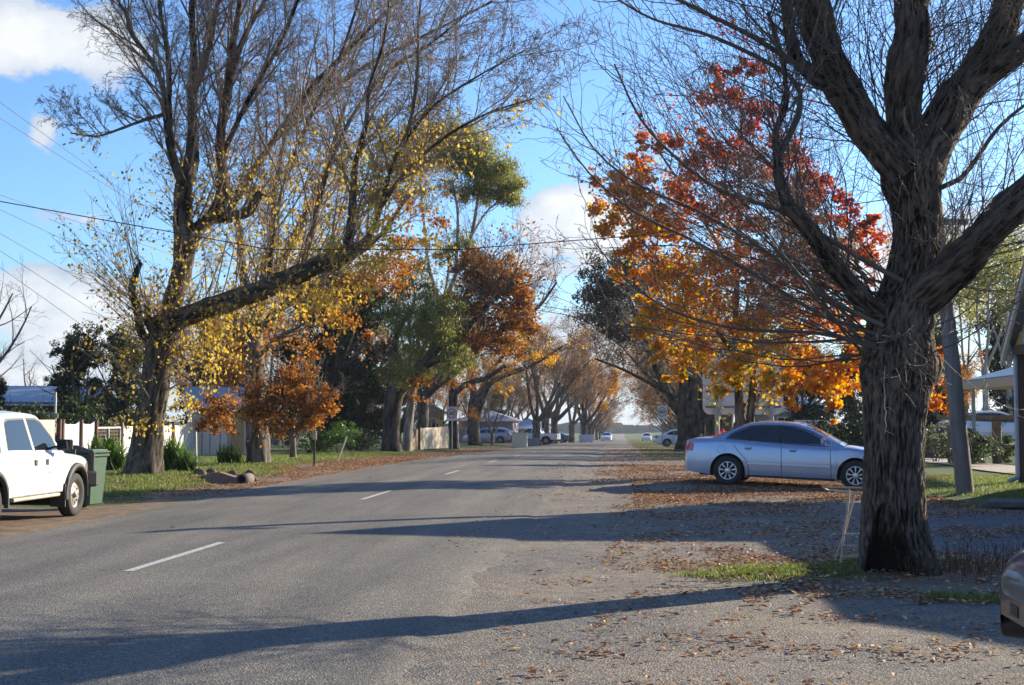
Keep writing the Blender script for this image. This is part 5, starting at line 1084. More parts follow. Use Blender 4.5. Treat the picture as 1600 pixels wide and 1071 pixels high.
    def handle(s, x, z, side, mat, parent=None):
        y = s.yside(x, z); m = MB(); m.rbox((x, side * (y + .016), z), (.17, .028, .035), .012); o = m.build('door_handle', mat, parent or s.root)
        r = MB(); r.box((x, side * (y + .002), z - .012), (.11, .008, .05)); r.build('handle_recess', BLACK, o)

SED = dict(L=4.90, xr=1.02, xf=3.81, rw=.325, ra=.395, zw=.52, rim='nine', tum=.42,
    top=[(0, .62), (.03, .90), (.10, .985), (.35, 1.015), (.9, 1.03), (1.6, .985), (2.6, .945), (3.4, .93), (3.75, .915), (4.3, .83), (4.7, .73), (4.85, .66), (4.90, .52)],
    roof=[(.60, 1.02), (.94, 1.17), (1.34, 1.345), (1.67, 1.405), (2.02, 1.42), (2.47, 1.40), (2.77, 1.33), (3.12, 1.16), (3.56, .94)],
    wid=[(0, .66), (.04, .74), (.12, .82), (.35, .88), (.9, .915), (2.4, .92), (3.8, .905), (4.4, .85), (4.72, .75), (4.84, .66), (4.90, .52)],
    sill=[(0, .34), (.1, .28), (.5, .24), (.65, .22), (1.4, .20), (3.4, .18), (4.3, .20), (4.8, .20), (4.9, .26)])
MOULD = surf('moulding_highlight', (.55, .60, .68), (.5, .55, .62), rough=.3, bump=0, metal=.4, coat=.6)  # moulding colour lightened to paint in the highlight line along the flank
def sedan(name, label, loc, rz, col, group=None, tilt=0, far=False, cat='car', D=SED, rims=None, detail=True):
    c = Car(name, label, cat, loc, rz, D if not rims else dict(D, rim=rims), col, group, far, tilt); L = D['L']
    belt = lambda x: c.zt(x - .28) + .035; SHX = -.28
    for s_ in (-1, 1):
        rd = c.side_patch('side_window', [(x + SHX, z) for x, z in [(1.28, 1.055), (1.36, 1.13), (1.56, 1.235), (1.78, 1.315), (2.05, 1.345), (2.40, 1.345), (2.40, belt(2.4)), (1.8, belt(1.8)), (1.45, belt(1.45))]], GLASS, s_, .006, True)
        fd = c.side_patch('side_window', [(x + SHX, z) for x, z in [(2.49, belt(2.49)), (2.49, 1.345), (2.72, 1.33), (2.95, 1.275), (3.16, 1.19), (3.34, 1.09), (3.45, belt(3.45) + .01), (3.3, belt(3.3)), (2.9, belt(2.9))]], GLASS, s_, .006, True)
        fr = MB()
        for q in c.strip([(x + SHX, z) for x, z in [(1.24, 1.035), (1.33, 1.135), (1.54, 1.25), (1.77, 1.33), (2.05, 1.362), (2.45, 1.364), (2.74, 1.348), (2.97, 1.292), (3.19, 1.205), (3.38, 1.10), (3.52, .99)]], .022, s_, True, .004): fr.poly(q)
        for q in c.strip([(x + SHX, z) for x, z in [(1.24, 1.035), (1.45, belt(1.45) - .015), (2.4, belt(2.4) - .015), (3.52, belt(3.52) - .03)]], .018, s_, True, .009): fr.poly(q)
        for q in c.strip([(x + SHX, z) for x, z in [(2.445, .98), (2.445, 1.36)]], .085, s_, True, .005): fr.poly(q)
        for q in c.strip([(x + SHX, z) for x, z in [(1.76, 1.0), (1.76, 1.32)]], .03, s_, True, .009): fr.poly(q)
        fr.build('window_trim', BLACK, c.root, fixn=False)
        ar = [(1.34 + .12 * math.cos(a), .50 + .33 * math.sin(a)) for a in np.linspace(-1.2, .9, 6)]
        c.seams([[(1.12, 1.02), (1.15, .90), (1.25, .77), (1.40, .62), (1.48, .48), (1.50, .24)], [(2.20, .98), (2.22, .22)], [(3.26, .95), (3.30, .22)], [(1.50, .235), (3.30, .215)]], s_, w=.013)
        c.side_patch('side_moulding', [(1.47, .49), (1.47, .535), (2.20, .53), (2.20, .485)], MOULD, s_, .002, thick=.02); c.side_patch('side_moulding', [(2.24, .485), (2.24, .53), (3.27, .52), (3.27, .478)], MOULD, s_, .002, thick=.02)
        c.side_patch('side_moulding', [(3.31, .478), (3.31, .515), (3.40, .51), (3.40, .475)], col, s_, .002, thick=.012)
        if detail:
            c.handle(1.47, .845, s_, col); c.handle(2.46, .83, s_, col); c.mirror(3.12, 1.03, s_, col)
            c.side_patch('sill_skirt', [(1.44, .205), (1.44, .25), (3.38, .235), (3.38, .185)], BLACK, s_, .004)
            for xw in (D['xr'], D['xf']):
                ri = MB()
                for q in c.strip([(xw + (D['ra'] + .012) * math.cos(a), D['rw'] + (D['ra'] + .012) * math.sin(a)) for a in np.linspace(.05, math.pi - .05, 22)], .03, s_, off=.006): ri.poly(q)
                ri.build('arch_lip', col, c.root, fixn=False)
        c.side_patch('tail_light', [(.055, .74), (.045, .93), (.17, .945), (.235, .90), (.20, .74)], REDL, s_, .006, thick=.008)
        c.side_patch('headlight', [(4.50, .62), (4.42, .745), (4.70, .695), (4.83, .62), (4.84, .56), (4.62, .56)], CLEARL, s_, .006, thick=.008)
    # filler flap ring on the right flank
    fl = MB()
    for q in c.strip([(.86 + .085 * math.cos(a), .80 + .085 * math.sin(a)) for a in np.linspace(0, 6.2832, 19)], .006, -1, off=.003): fl.poly(q)
    fl.build('fuel_flap', BLACK, c.root, fixn=False)
    c.screen('windscreen', 2.70, 3.46); c.screen('rear_window', .70, 1.28, .10)
    b = MB()
    for z in (.385, .62): b.box((.016, 0, z), (.012, 1.24, .012))
    b.build('bumper_seam', BLACK, c.root)
    m = MB(); m.box((-.004, 0, .78), (.012, .38, .13)); m.build('number_plate', PLATE, c.root)
    g = MB(); g.box((4.885, 0, .56), (.03, .62, .09)); g.box((4.87, 0, .34), (.05, .9, .10)); g.build('grille', BLACK, c.root)
    for s_ in (-1, 1):
        r = MB(); r.box((-.0, s_ * .52, .83), (.02, .24, .15)); r.build('tail_light', REDL, c.root)
    t = MB(); t.bar((-.06, 0, .36), (.25, 0, .34), .025); t.bar((-.1, 0, .36), (-.1, 0, .44), .025); t.box((.03, 0, .34), (.06, .5, .04)); t.build('tow_bar', BLACK, c.root)
    return c
SILVER = surf('silver_blue_paint', (.33, .41, .54), (.30, .38, .51), rough=.24, scale=1.2, bump=0, metal=.45, coat=1)
WHITE = surf('white_paint', (.74, .75, .74), (.68, .69, .68), rough=.3, scale=1.6, bump=0, coat=.8)
DARKP = surf('dark_grey_paint', (.014, .018, .026), (.011, .014, .02), rough=.4, scale=2, bump=0, metal=0, coat=.5)
GREYP = surf('grey_silver_paint', (.36, .39, .44), (.3, .33, .38), rough=.3, scale=1.5, bump=0, metal=.5, coat=.9)
BLUEP = surf('deep_blue_paint', (.02, .04, .14), (.015, .03, .1), rough=.3, bump=0, coat=.9)
# silver sedan: nose pointing right, slightly down the slope and a touch towards the viewer
pr, pf = gp(1140, 757), Vector((5.03, 29.8, 0)); pf.z = G(5.03, 29.8)
def car_between(pr, pf, D):
    d = pf - pr; rz = math.atan2(d.y, d.x); rs_, rf_ = D['xr'], D['xf']
    u = d.normalized(); return rz, u
yaw_c = math.radians(-14); u = Vector((math.cos(yaw_c), math.sin(yaw_c), 0)); RW = Vector((2.36, 31.05, 0)); W_ = Vector((-u.y, u.x, 0))
r0 = RW + W_ * .80; zr_, zf_ = G(RW.x, RW.y), G((RW + u * 2.79).x, (RW + u * 2.79).y)
print('silver car wheels z', zr_, zf_)
tl = math.atan2(zr_ - zf_, 2.79); org = r0 - u * 1.02
sedan('parked_sedan', 'silver-blue sedan parked side-on across the leafy gravel, nose behind the big trunk', (org.x, org.y, zr_ + 1.02 * math.tan(tl)), yaw_c, SILVER, tilt=tl)
# white hatch-like sedan behind the oak
p = og(1022, 118)
sedan('parked_sedan', 'white sedan half hidden behind the many-stemmed dark tree', (p.x, p.y, G(p.x + 2, p.y) + .05), math.radians(4), WHITE, far=True, rims='seven')
# wagon on the left verge, nose to the left
WAG = dict(SED, top=[(0, .62), (.03, .92), (.10, 1.0), (.35, 1.02), (.9, 1.02)] + SED['top'][5:], roof=[(.06, .98), (.25, 1.25), (.5, 1.40), (.9, 1.45), (1.6, 1.47), (2.3, 1.47), (2.75, 1.43), (3.05, 1.35), (3.4, 1.17), (3.82, .93)])
p = og(790, 138)
def wagon(label, loc, rz, col, rims='seven', far=True, group=None):
    c = Car('parked_wagon', label, 'car', loc, rz, dict(WAG, rim=rims), col, group, far)
    for s_ in (-1, 1):
        c.side_patch('side_window', [(.55, 1.07), (.62, 1.28), (.78, 1.37), (1.35, 1.39), (1.35, 1.05)], GLASS, s_, .006, True); c.side_patch('side_window', [(1.42, 1.05), (1.42, 1.39), (2.40, 1.39), (2.40, 1.0)], GLASS, s_, .006, True)
        c.side_patch('side_window', [(2.49, 1.0), (2.49, 1.385), (2.72, 1.37), (2.97, 1.30), (3.3, 1.13), (3.45, .99)], GLASS, s_, .006, True)
        c.seams([[(1.40, 1.0), (1.46, .68), (1.52, .24)], [(2.46, .97), (2.46, .22)], [(3.50, .95), (3.50, .22)]], s_, w=.014)
        c.side_patch('tail_light', [(.05, .72), (.05, 1.0), (.2, 1.0), (.2, .72)], REDL, s_, .006, thick=.008); c.side_patch('headlight', [(4.50, .62), (4.42, .745), (4.70, .695), (4.83, .62), (4.62, .56)], CLEARL, s_, .006, thick=.008)
        c.mirror(3.38, 1.03, s_, col)
    c.screen('windscreen', 2.98, 3.74); c.screen('rear_window', .14, .4, .12); return c
wagon('silver-grey wagon parked on the left grass behind two tree trunks', (p.x + .6, p.y, G(p.x, p.y) + .15), math.radians(176), GREYP)
p2 = og(801, 150); sedan('parked_sedan', 'pale sedan just showing behind the silver-grey wagon', (p2.x + .5, p2.y, G(p2.x, p2.y) + .35), math.radians(172), WHITE, far=True, rims='seven', detail=False)
p = og(1500, 62); sedan('parked_sedan', 'white sedan parked behind the rail fence on the right', (p.x - .9, p.y, G(p.x + 1.5, p.y)), math.radians(-4), WHITE, far=True, rims='seven')
# oncoming car on the road
sedan('oncoming_sedan', 'white car driving towards the camera far down the road', (-1.0 - 1.6, 232, G(-2.6, 232) + .05), math.radians(-90), WHITE, far=True, rims='seven', detail=False)
wagon('small white wagon far off right of the oncoming car', (4.6, 262, G(4.6, 262)), math.radians(-90), WHITE)
p = og(880, 184); sedan('parked_sedan', 'deep blue sedan parked far along the left row', (p.x + 1.0, p.y, G(p.x, p.y)), math.radians(168), BLUEP, far=True, rims='seven', detail=False)

# utility / pickup
UTE = dict(L=5.0, xr=1.15, xf=4.18, rw=.345, ra=.43, zw=.72, rim='steel', tum=.24, crown=.03, ub=.32, wi=.10,
    top=[(0, 1.02), (.04, 1.06), (1.5, 1.07), (1.8, 1.06), (3.6, 1.03), (3.9, 1.01), (4.5, .955), (4.78, .90), (4.88, .82), (4.93, .60)],
    roof=[(1.62, 1.06), (1.70, 1.35), (1.80, 1.56), (2.0, 1.615), (2.6, 1.635), (3.0, 1.62), (3.22, 1.55), (3.55, 1.28), (3.86, 1.03)],
    wid=[(0, .80), (.05, .825), (1.5, .84), (3.6, .84), (4.5, .82), (4.8, .76), (4.93, .70)],
    sill=[(0, .50), (.3, .45), (1.8, .42), (3.6, .42), (4.6, .44), (4.93, .46)])
UTE['L'] = 4.93
def ute(label, loc, rz, far=False, cab=True):
    c = Car('pickup_truck', label, 'pickup', loc, rz, UTE, WHITE, None, far); FL = surf('flare_black', (.03, .03, .032), (.02, .02, .022), rough=.6, bump=.1, scale=10)
    for s_ in (-1, 1):
        b = lambda x: c.zt(x) + .04
        c.side_patch('side_window', [(1.86, b(1.86)), (1.92, 1.50), (2.0, 1.535), (2.56, 1.545), (2.66, b(2.66))], GLASS, s_, .006, True)
        c.side_patch('side_window', [(2.77, b(2.77)), (2.68, 1.545), (2.98, 1.54), (3.14, 1.49), (3.44, 1.26), (3.58, b(3.58))], GLASS, s_, .006, True)
        fr = MB()
        for q in c.strip([(2.78, b(2.78) - .02), (2.665, 1.56), (2.99, 1.556), (3.16, 1.502), (3.47, 1.265), (3.62, b(3.62) - .02)], .03, s_, True, .004): fr.poly(q)
        for q in c.strip([(1.84, b(1.86) - .02), (1.90, 1.51), (1.99, 1.55), (2.57, 1.558), (2.68, b(2.68) - .02)], .022, s_, True, .004): fr.poly(q)
        fr.build('window_trim', FL, c.root, fixn=False)
        c.seams([[(1.80, 1.04), (1.80, .44)], [(2.72, 1.04), (2.74, .75), (2.74, .44)], [(3.62, 1.02), (3.66, .7), (3.66, .44)], [(1.70, 1.05), (1.70, .45)], [(1.80, .43), (3.66, .43)]], s_, w=.008)
        c.side_patch('crease_shade', [(1.85, .735), (1.85, .742), (3.72, .742), (3.72, .735)], FL, s_, .001)  # flat dark strip painting the shade line of the door crease
        for x in (2.60, 3.02):
            r = MB(); y = c.yside(x, .90); r.rbox((x, s_ * (y + .004), .90), (.10, .02, .085), .012); o = r.build('door_handle', FL, c.root)
        # flares
        for xw in (UTE['xr'], UTE['xf']):
            f = MB(); A_ = np.linspace(-.12, math.pi + .12, 26)
            for a0, a1 in zip(A_[:-1], A_[1:]):
                P = []
                for a in (a0, a1):
                    for r_, o_ in ((.43, .055), (.50, .045), (.515, -.01), (.43, -.01)):
                        x, z = xw + r_ * math.cos(a), UTE['rw'] + r_ * math.sin(a); P.append((x, s_ * (c.yside(min(max(x, 0), 4.7), max(z, .45)) + o_), z))
                f.add(P, [(0, 1, 5, 4), (1, 2, 6, 5), (3, 0, 4, 7)], True)
            f.build('wheel_flare', FL, c.root)
            g = MB(); g.box((xw - .50, s_ * .74, .36), (.03, .24, .36)); g.build('mud_flap', FL, c.root)
        c.mirror(3.42, 1.13, s_, FL, 1.25)
        st = MB(); st.bar((1.9, s_ * .80, .38), (3.55, s_ * .80, .38), .03); st.build('side_step', surf('step_cream', (.55, .52, .38), rough=.5, bump=0), c.root)
        c.side_patch('headlight', [(4.66, .70), (4.66, .86), (4.80, .84), (4.86, .70)], CLEARL, s_, .004, thick=.006); c.side_patch('tail_light', [(.02, .68), (.02, .98), (.1, .98), (.1, .68)], REDL, s_, .004, thick=.006)
        c.side_patch('indicator', [(4.60, .70), (4.60, .83), (4.65, .83), (4.65, .70)], AMBER, s_, .004, thick=.006)
    c.screen('windscreen', 3.2, 3.8, .06); c.screen('rear_window', 1.66, 1.78, .12)
    bm_ = MB(); bm_.rbox((4.98, 0, .56), (.22, 1.74, .26), .06); bm_.build('front_bumper', FL, c.root)
    bb = MB(); bb.path([(5.08, -.74, .5), (5.10, -.74, .98), (5.04, -.5, 1.08), (5.04, .5, 1.08), (5.10, .74, .98), (5.08, .74, .5)], .035, 8); bb.path([(5.08, -.42, .5), (5.1, -.42, 1.07)], .028, 8); bb.path([(5.08, .42, .5), (5.1, .42, 1.07)], .028, 8); bb.path([(5.1, -.74, .85), (5.1, .74, .85)], .025, 8); bb.build('bull_bar', FL, c.root)
    g = MB(); g.box((4.93, 0, .78), (.04, 1.0, .16)); g.build('grille', FL, c.root)
    tr = MB(); tr.box((.85, 0, 1.085), (1.55, 1.42, .02)); tr.build('tray_cover', FL, c.root)
    return c
fw = gp(105, 806); ang = math.radians(90.5); ute('white crew-cab pickup with black flares and steel wheels, cut off by the left edge', (-8.80 - .80 + .06, 21.35 - UTE['xf'], G(-9.6, 19)), ang)
p = og(850, 138); ute('white utility parked far along the left row', (p.x + 1.5, p.y, G(p.x, p.y) + .1), math.radians(170), far=True)

# dark car at the right edge, nose to the left
SUV = dict(L=4.4, xr=.85, xf=3.52, rw=.35, ra=.42, zw=.60, rim='seven', tum=.34, crown=.05, ub=.25,
    top=[(0, .7), (.04, .95), (.3, 1.02), (2.8, .99), (3.2, .97), (3.8, .90), (4.15, .80), (4.32, .70), (4.40, .58)],
    roof=[(.05, .98), (.2, 1.35), (.5, 1.55), (1.2, 1.62), (2.0, 1.60), (2.4, 1.5), (2.85, 1.22), (3.2, .98)],
    wid=[(0, .72), (.1, .82), (.8, .88), (3.5, .88), (3.95, .84), (4.18, .75), (4.30, .62), (4.37, .46), (4.40, .30)],
    sill=[(0, .36), (.5, .28), (1.4, .26), (3.0, .26), (4.0, .25), (4.2, .27), (4.32, .34), (4.40, .46)])
c = Car('dark_car', 'dark grey car whose front corner shows at the right edge', 'car', (6.49, 7.42, G(5, 8)), math.radians(178), SUV, DARKP)
for s_ in (-1, 1):
    c.side_patch('side_window', [(.6, 1.1), (.7, 1.45), (1.25, 1.5), (1.25, 1.07)], GLASS, s_, .006, True); c.side_patch('side_window', [(1.33, 1.07), (1.33, 1.5), (2.0, 1.49), (2.35, 1.4), (2.8, 1.1)], GLASS, s_, .006, True)
    c.side_patch('headlight', [(3.86, .72), (3.90, .83), (4.15, .80), (4.30, .70), (4.25, .62)], CLEARL, s_, .004, thick=.012)
    c.side_patch('fog_lamp', [(4.18, .33), (4.17, .40), (4.24, .43), (4.31, .40), (4.32, .34), (4.25, .31)], CLEARL, s_, .004, thick=.01); c.side_patch('bumper_vent', [(4.17, .43), (4.19, .50), (4.26, .51), (4.31, .46), (4.30, .42), (4.24, .45)], BLACK, s_, .003)
    c.seams([[(4.02, .86), (3.98, .7), (3.94, .5), (3.9, .36)]], s_); c.seams([[(2.9, .97), (2.95, .3)]], s_); c.mirror(2.75, 1.1, s_, DARKP); c.side_patch('tail_light', [(.03, .7), (.03, 1.0), (.14, 1.0), (.14, .7)], REDL, s_, .004, thick=.008)
c.screen('windscreen', 2.42, 3.1); c.screen('rear_window', .1, .4, .1)
for s_ in (-1, 1):
    n_ = Vector((.80, s_ * .60, 0)); b_ = Vector((4.27, s_ * .60, .37)); q = MB(); q.bar(b_ - n_ * .1, b_ + n_ * .035, .085, 20); o = q.build('fog_bezel', BLACK, c.root); q = MB(); q.bar(b_, b_ + n_ * .04, .062, 20); q.build('fog_lens', CLEARL, o)
g = MB(); g.box((4.385, 0, .52), (.04, .16, .06)); g.build('grille', BLACK, c.root)

# ------------------------------------------------------------------ street furniture
GREEN = surf('bin_green', (.04, .105, .055), (.03, .08, .042), rough=.5, scale=5, bump=.05)
def wheelie_bin(p):
    t = thing('wheelie_bin', 'dark green wheelie bin between the pickup nose and the big left tree', 'bin', p, math.radians(75))
    m = MB(); m.rbox((0, 0, .50), (.50, .56, .86), .04); m.v = [(x * (.80 + .2 * (z - .07) / .86), y * (.76 + .24 * (z - .07) / .86), z) for x, y, z in m.v]; m.rbox((0, 0, .925), (.56, .62, .06), .04)
    for k in (-.16, 0, .16): m.box((k, -.262, .84), (.02, .02, .12))
    m.build('body', GREEN, t)
    l = MB(); l.rbox((0, -.01, .985), (.58, .64, .05), .05); l.rbox((0, -.02, 1.015), (.50, .52, .03), .05); l.bar((-.2, .34, .985), (.2, .34, .985), .02); l.build('lid', GREEN, t)
    h = MB(); h.bar((-.24, .35, .93), (.24, .35, .93), .017); h.box((-.22, .31, .92), (.03, .08, .05)); h.box((.22, .31, .92), (.03, .08, .05)); h.build('handle', GREEN, t)
    for s_ in (-1, 1):
        w = MB(); w.lathe([(.001, -.02), (.09, -.025), (.10, 0), (.09, .025), (.001, .02)], 18, (s_ * .24, .22, .10), 'x'); w.build('wheel', RUBBER, t)
wheelie_bin(og(136, 23.1))
STEEL = surf('galv_post', (.38, .38, .37), (.27, .27, .265), rough=.5, scale=9, bump=.05, metal=.4)
SIGNW = surf('sign_white', (.74, .73, .71), (.68, .67, .65), rough=.45, scale=3, bump=0); SIGNR = surf('sign_red', (.52, .035, .035), rough=.45, bump=0); SIGNK = surf('sign_black', (.02, .02, .02), rough=.5, bump=0)
def speed_sign(p, label, h, lean):
    t = thing('speed_sign', label, 'road sign', p, 0, None); t.rotation_euler = (0, lean, math.radians(3))
    m = MB(); m.bar((0, .03, -.1), (0, .03, h + .04), .032, 10); m.build('post', STEEL, t)
    W2, H2 = .33, .43; s_ = MB(); pts = []
    for cx, cz, a0 in ((W2 - .04, H2 - .04, 0), (-W2 + .04, H2 - .04, 90), (-W2 + .04, -H2 + .04, 180), (W2 - .04, -H2 + .04, 270)):
        for k in range(5): a = math.radians(a0 + k * 22.5); pts.append((cx + .04 * math.cos(a), -.012, h - H2 + cz + .04 * math.sin(a)))
    s_.prism(pts, (0, .008, 0)); pl = s_.build('sign_plate', SIGNW, t)
    r = MB(); n = 48; zc = h - H2 + .02
    P = [(rr * math.cos(6.28318 * k / n), yy, zc + rr * math.sin(6.28318 * k / n)) for rr, yy in ((.30, -.016), (.245, -.016)) for k in range(n)]
    r.add(P, [(k, (k + 1) % n, n + (k + 1) % n, n + k) for k in range(n)]); r.build('red_ring', SIGNR, pl, fixn=False)
    f = bpy.data.curves.new('number', 'FONT'); f.body = '60'; f.size = .36; f.align_x = 'CENTER'; f.align_y = 'CENTER'; f.extrude = .002; f.offset = .008; f.materials.append(SIGNK)
    fo = bpy.data.objects.new('tmp', f); COL.objects.link(fo); me = bpy.data.meshes.new_from_object(fo.evaluated_get(bpy.context.evaluated_depsgraph_get())); bpy.data.objects.remove(fo); o = mobj('number', me, pl); o.location = (0, -.0165, zc); o.rotation_euler = (math.pi / 2, 0, 0)
    b = MB(); b.box((0, .0, h - .2), (.4, .012, .04)); b.box((0, .0, h - .66), (.4, .012, .04)); b.build('bracket', STEEL, t)
speed_sign(gp(706, 705.5), 'white 60 speed sign with red ring on the left verge', 2.72, 0)
speed_sign(gp(1034.5, 705), 'white 60 speed sign with red ring in front of the dark oak on the right', 2.92, math.radians(.6))
def big_sign(p):
    t = thing('large_sign', 'back of a big rounded metal road sign on two steel posts', 'road sign', p, math.radians(4)); sc = F / p.y
    X = lambda px: at(px, 655, p.y).x - p.x; Zz = lambda py: at(1160, py, p.y).z - p.z
    x0, x1, z0, z1 = X(1098), X(1225), Zz(648), Zz(560); r = .28; pts = []
    for cx, cz, a0 in ((x1 - r, z1 - r, 0), (x0 + r, z1 - r, 90), (x0 + r, z0 + r, 180), (x1 - r, z0 + r, 270)):
        for k in range(7): a = math.radians(a0 + k * 15); pts.append((cx + r * math.cos(a), 0, cz + r * math.sin(a)))
    pl = MB().prism(pts, (0, .03, 0)).build('sign_panel', surf('sign_back', (.76, .70, .62), (.64, .59, .52), rough=.55, scale=2, bump=.05, metal=.15), t)
    b = MB()
    for py in (587, 612, 636): b.box(((x0 + x1) / 2, -.035, Zz(py)), (x1 - x0 - .2, .05, .07))
    b.build('stiffener', surf('sign_rail', (.2, .2, .2), (.15, .15, .15), rough=.5, bump=0, metal=.3), t)
    for px in (1119.5, 1205): q = MB(); q.bar((X(px), -.12, -.2), (X(px), -.12, z1 - .1), .085, 12); q.build('post', STEEL, t)
big_sign(og(1161, 52))
TIMB = surf('weathered_pole', (.23, .205, .19), (.13, .115, .105), rough=.9, scale=5, bump=.5, stretch=(3, 3, .25), dist=.02)
def power_pole():
    B = gp(1508, 771); t = thing('power_pole', 'grey weathered timber pole leaning left beside the verandah shop', 'pole', B)
    top = at(1463, 318, B.y) - B; rows = [(0, 0, -.3, .185)] + [(top.x * k, .0, top.z * k, .175 - .05 * k) for k in (.0, .2, .4, .6, .8, 1.0)]
    V, Q, T, K = bark_tube(rows, 28, .25, furrow=.006, lump=.03, seed=4, fscale=14); mobj('pole_shaft', npmesh('pole_shaft', V, Q=Q, T=T, attrs={'bk': ('FLOAT_VECTOR', K)}, smooth=True, mat=TIMB), t)
    a = MB(); a.box((top.x * .93, -.2, top.z * .93), (1.1, .1, .12)); a.build('crossarm', TIMB, t)
    i = MB()
    for k in (-.45, .45): i.lathe([(.02, 0), (.05, .03), (.035, .08), (.05, .12), (.001, .16)], 10, (top.x * .93 + k, -.2, top.z * .93 + .06))
    i.build('insulators', surf('porcelain', (.5, .48, .44), rough=.3, bump=0), t); return B
power_pole()
def cable(pts, r, label, sag=0, n=26, name='cable'):
    P = []
    for a, b in zip(pts[:-1], pts[1:]):
        for k in range(n): t_ = k / n; p = a.lerp(b, t_); p.z -= sag * 4 * t_ * (1 - t_); P.append(p)
    P.append(pts[-1]); m = MB(); m.path(P, r, 5); o = m.build(name, surf('cable_black', (.02, .02, .02), rough=.6, bump=0)); tag(o, label, 'cable')
cable([at(-420, 240, 26), at(420, 390, 29), at(720, 390, 29.5), at(1000, 368, 29.6), at(1466, 300, 29.6)], .011, 'single black cable crossing the whole road between the trees', n=8)
WG = 'thin power lines at the upper left'
for k, (a, b) in enumerate([((0, 160), (210, 312)), ((0, 185), (230, 330)), ((0, 305), (260, 395)), ((0, 328), (240, 440)), ((0, 365), (235, 500)), ((0, 392), (200, 520)), ((0, 418), (180, 545))]):
    p0, p1 = at(a[0], a[1], 46), at(b[0], b[1], 60); d = p1 - p0; m = MB(); m.path([p0 - d * .8, p0, p1, p1 + d * .8], .010, 4); o = m.build('power_line', surf('wire_grey', (.05, .055, .06), rough=.6, bump=0)); tag(o, ['highest thin wire at the upper left', 'second thin wire from the top at the upper left', 'thin wire just under the black cable', 'thin wire in the middle of the left sky', 'thin wire third from the bottom at left', 'thin wire second from the bottom at left', 'lowest thin wire at the left edge'][k], 'power line', WG)
# stakes and marker posts
def stake(a, b, w, label, mat, name='stake', cap=None):
    p = gp(*b); q = at(a[0], a[1], p.y); t = MB(); d = (q - p); R_ = d.to_track_quat('Z', 'Y').to_matrix(); t.box((d / 2)[:], (w, w * .7, d.length + .1), R_); o = t.build(name, mat, None, p); tag(o, label, 'post'); return o
WHP = surf('post_white', (.55, .52, .46), (.36, .33, .28), rough=.8, scale=8, bump=.2)
stake((306, 678), (307, 738), .06, 'thin pale stake beside the strap leaves and culvert rocks', WHP)
stake((541, 685), (527, 722), .06, 'pale stake leaning right on the left lawn', WHP); stake((562, 678), (561, 704), .09, 'short white post behind the leaning stake', WHP); stake((1145, 0), (1145, 1), .05, '', WHP) if False else None
stake((1053, 668), (1052, 700), .07, 'thin striped roadside post beside the oak trunk', STEEL); stake((1122, 640), (1121, 700), .05, 'short pale post beside the large sign post', STEEL)
stake((1321, 668), (1321, 712), .09, 'grey post between the hedge and the hollow trunk', surf('post_grey', (.25, .24, .22), (.16, .15, .14), rough=.9, scale=8))
p = gp(491, 727); t = thing('marker_post', 'slim black guide post with round reflector on the left verge', 'post', p); MB().box((0, 0, .42), (.07, .03, 1.0)).build('post_shaft', surf('post_dark', (.07, .06, .05), rough=.8, bump=0), t); MB().box((0, -.002, 1.02), (.13, .035, .3)).build('marker_top', WHP, t); MB().lathe([(.001, -.03), (.05, -.03), (.05, -.018)], 16, (0, 0, 1.06), 'y').build('reflector', CLEARL, t)
p = og(86, 47.0); t = thing('sign_stake', 'tall thin stake carrying a small tan board behind the pickup', 'post', p); MB().box((0, 0, 1.2), (.07, .06, 2.5)).build('stake_shaft', WHP, t); MB().box((.02, -.06, 1.62), (.22, .03, .17)).build('board', surf('tan_board', (.45, .34, .22), rough=.8), t)
# wire A-frame stand by the big tree
def wire_stand():
    Y = 14.55; P = lambda x, y, dy=0: at(x, y, Y + dy); B = gp(1313, 884); t = thing('wire_stand', 'rusty wire sign frame leaning against the hollow trunk', 'frame', B); M_ = surf('rusty_wire', (.62, .50, .38), (.42, .31, .22), rough=.7, scale=30, bump=0)
    def w(a): return [P(*q) - B for q in a]
    m = MB(); m.path(w([(1285, 762, -.25), (1385, 763, -.25)]), .011); m.path(w([(1294, 766, .1), (1385, 775, .1)]), .011); m.path(w([(1285, 762, -.25), (1294, 766, .1)]), .007); m.build('top_frame', M_, t)
    m = MB(); m.path(w([(1327, 763, -.25), (1324, 800, -.2), (1318, 835, -.15), (1314, 884, -.1)]), .012); m.path(w([(1385, 763, -.25), (1385, 884, -.1)]), .012); m.build('front_legs', M_, t)
    m = MB(); m.path(w([(1336, 771, .1), (1319, 835, .3), (1304, 876, .45)]), .011); m.path(w([(1395, 771, .1), (1385, 880, .45)]), .009); m.build('rear_legs', M_, t)
    m = MB()
    for y in (835, 853, 870): m.path(w([(1318 - (y - 835) * .1, y, -.14), (1385, y, -.14)]), .010)
    m.build('rungs', M_, t)
wire_stand()

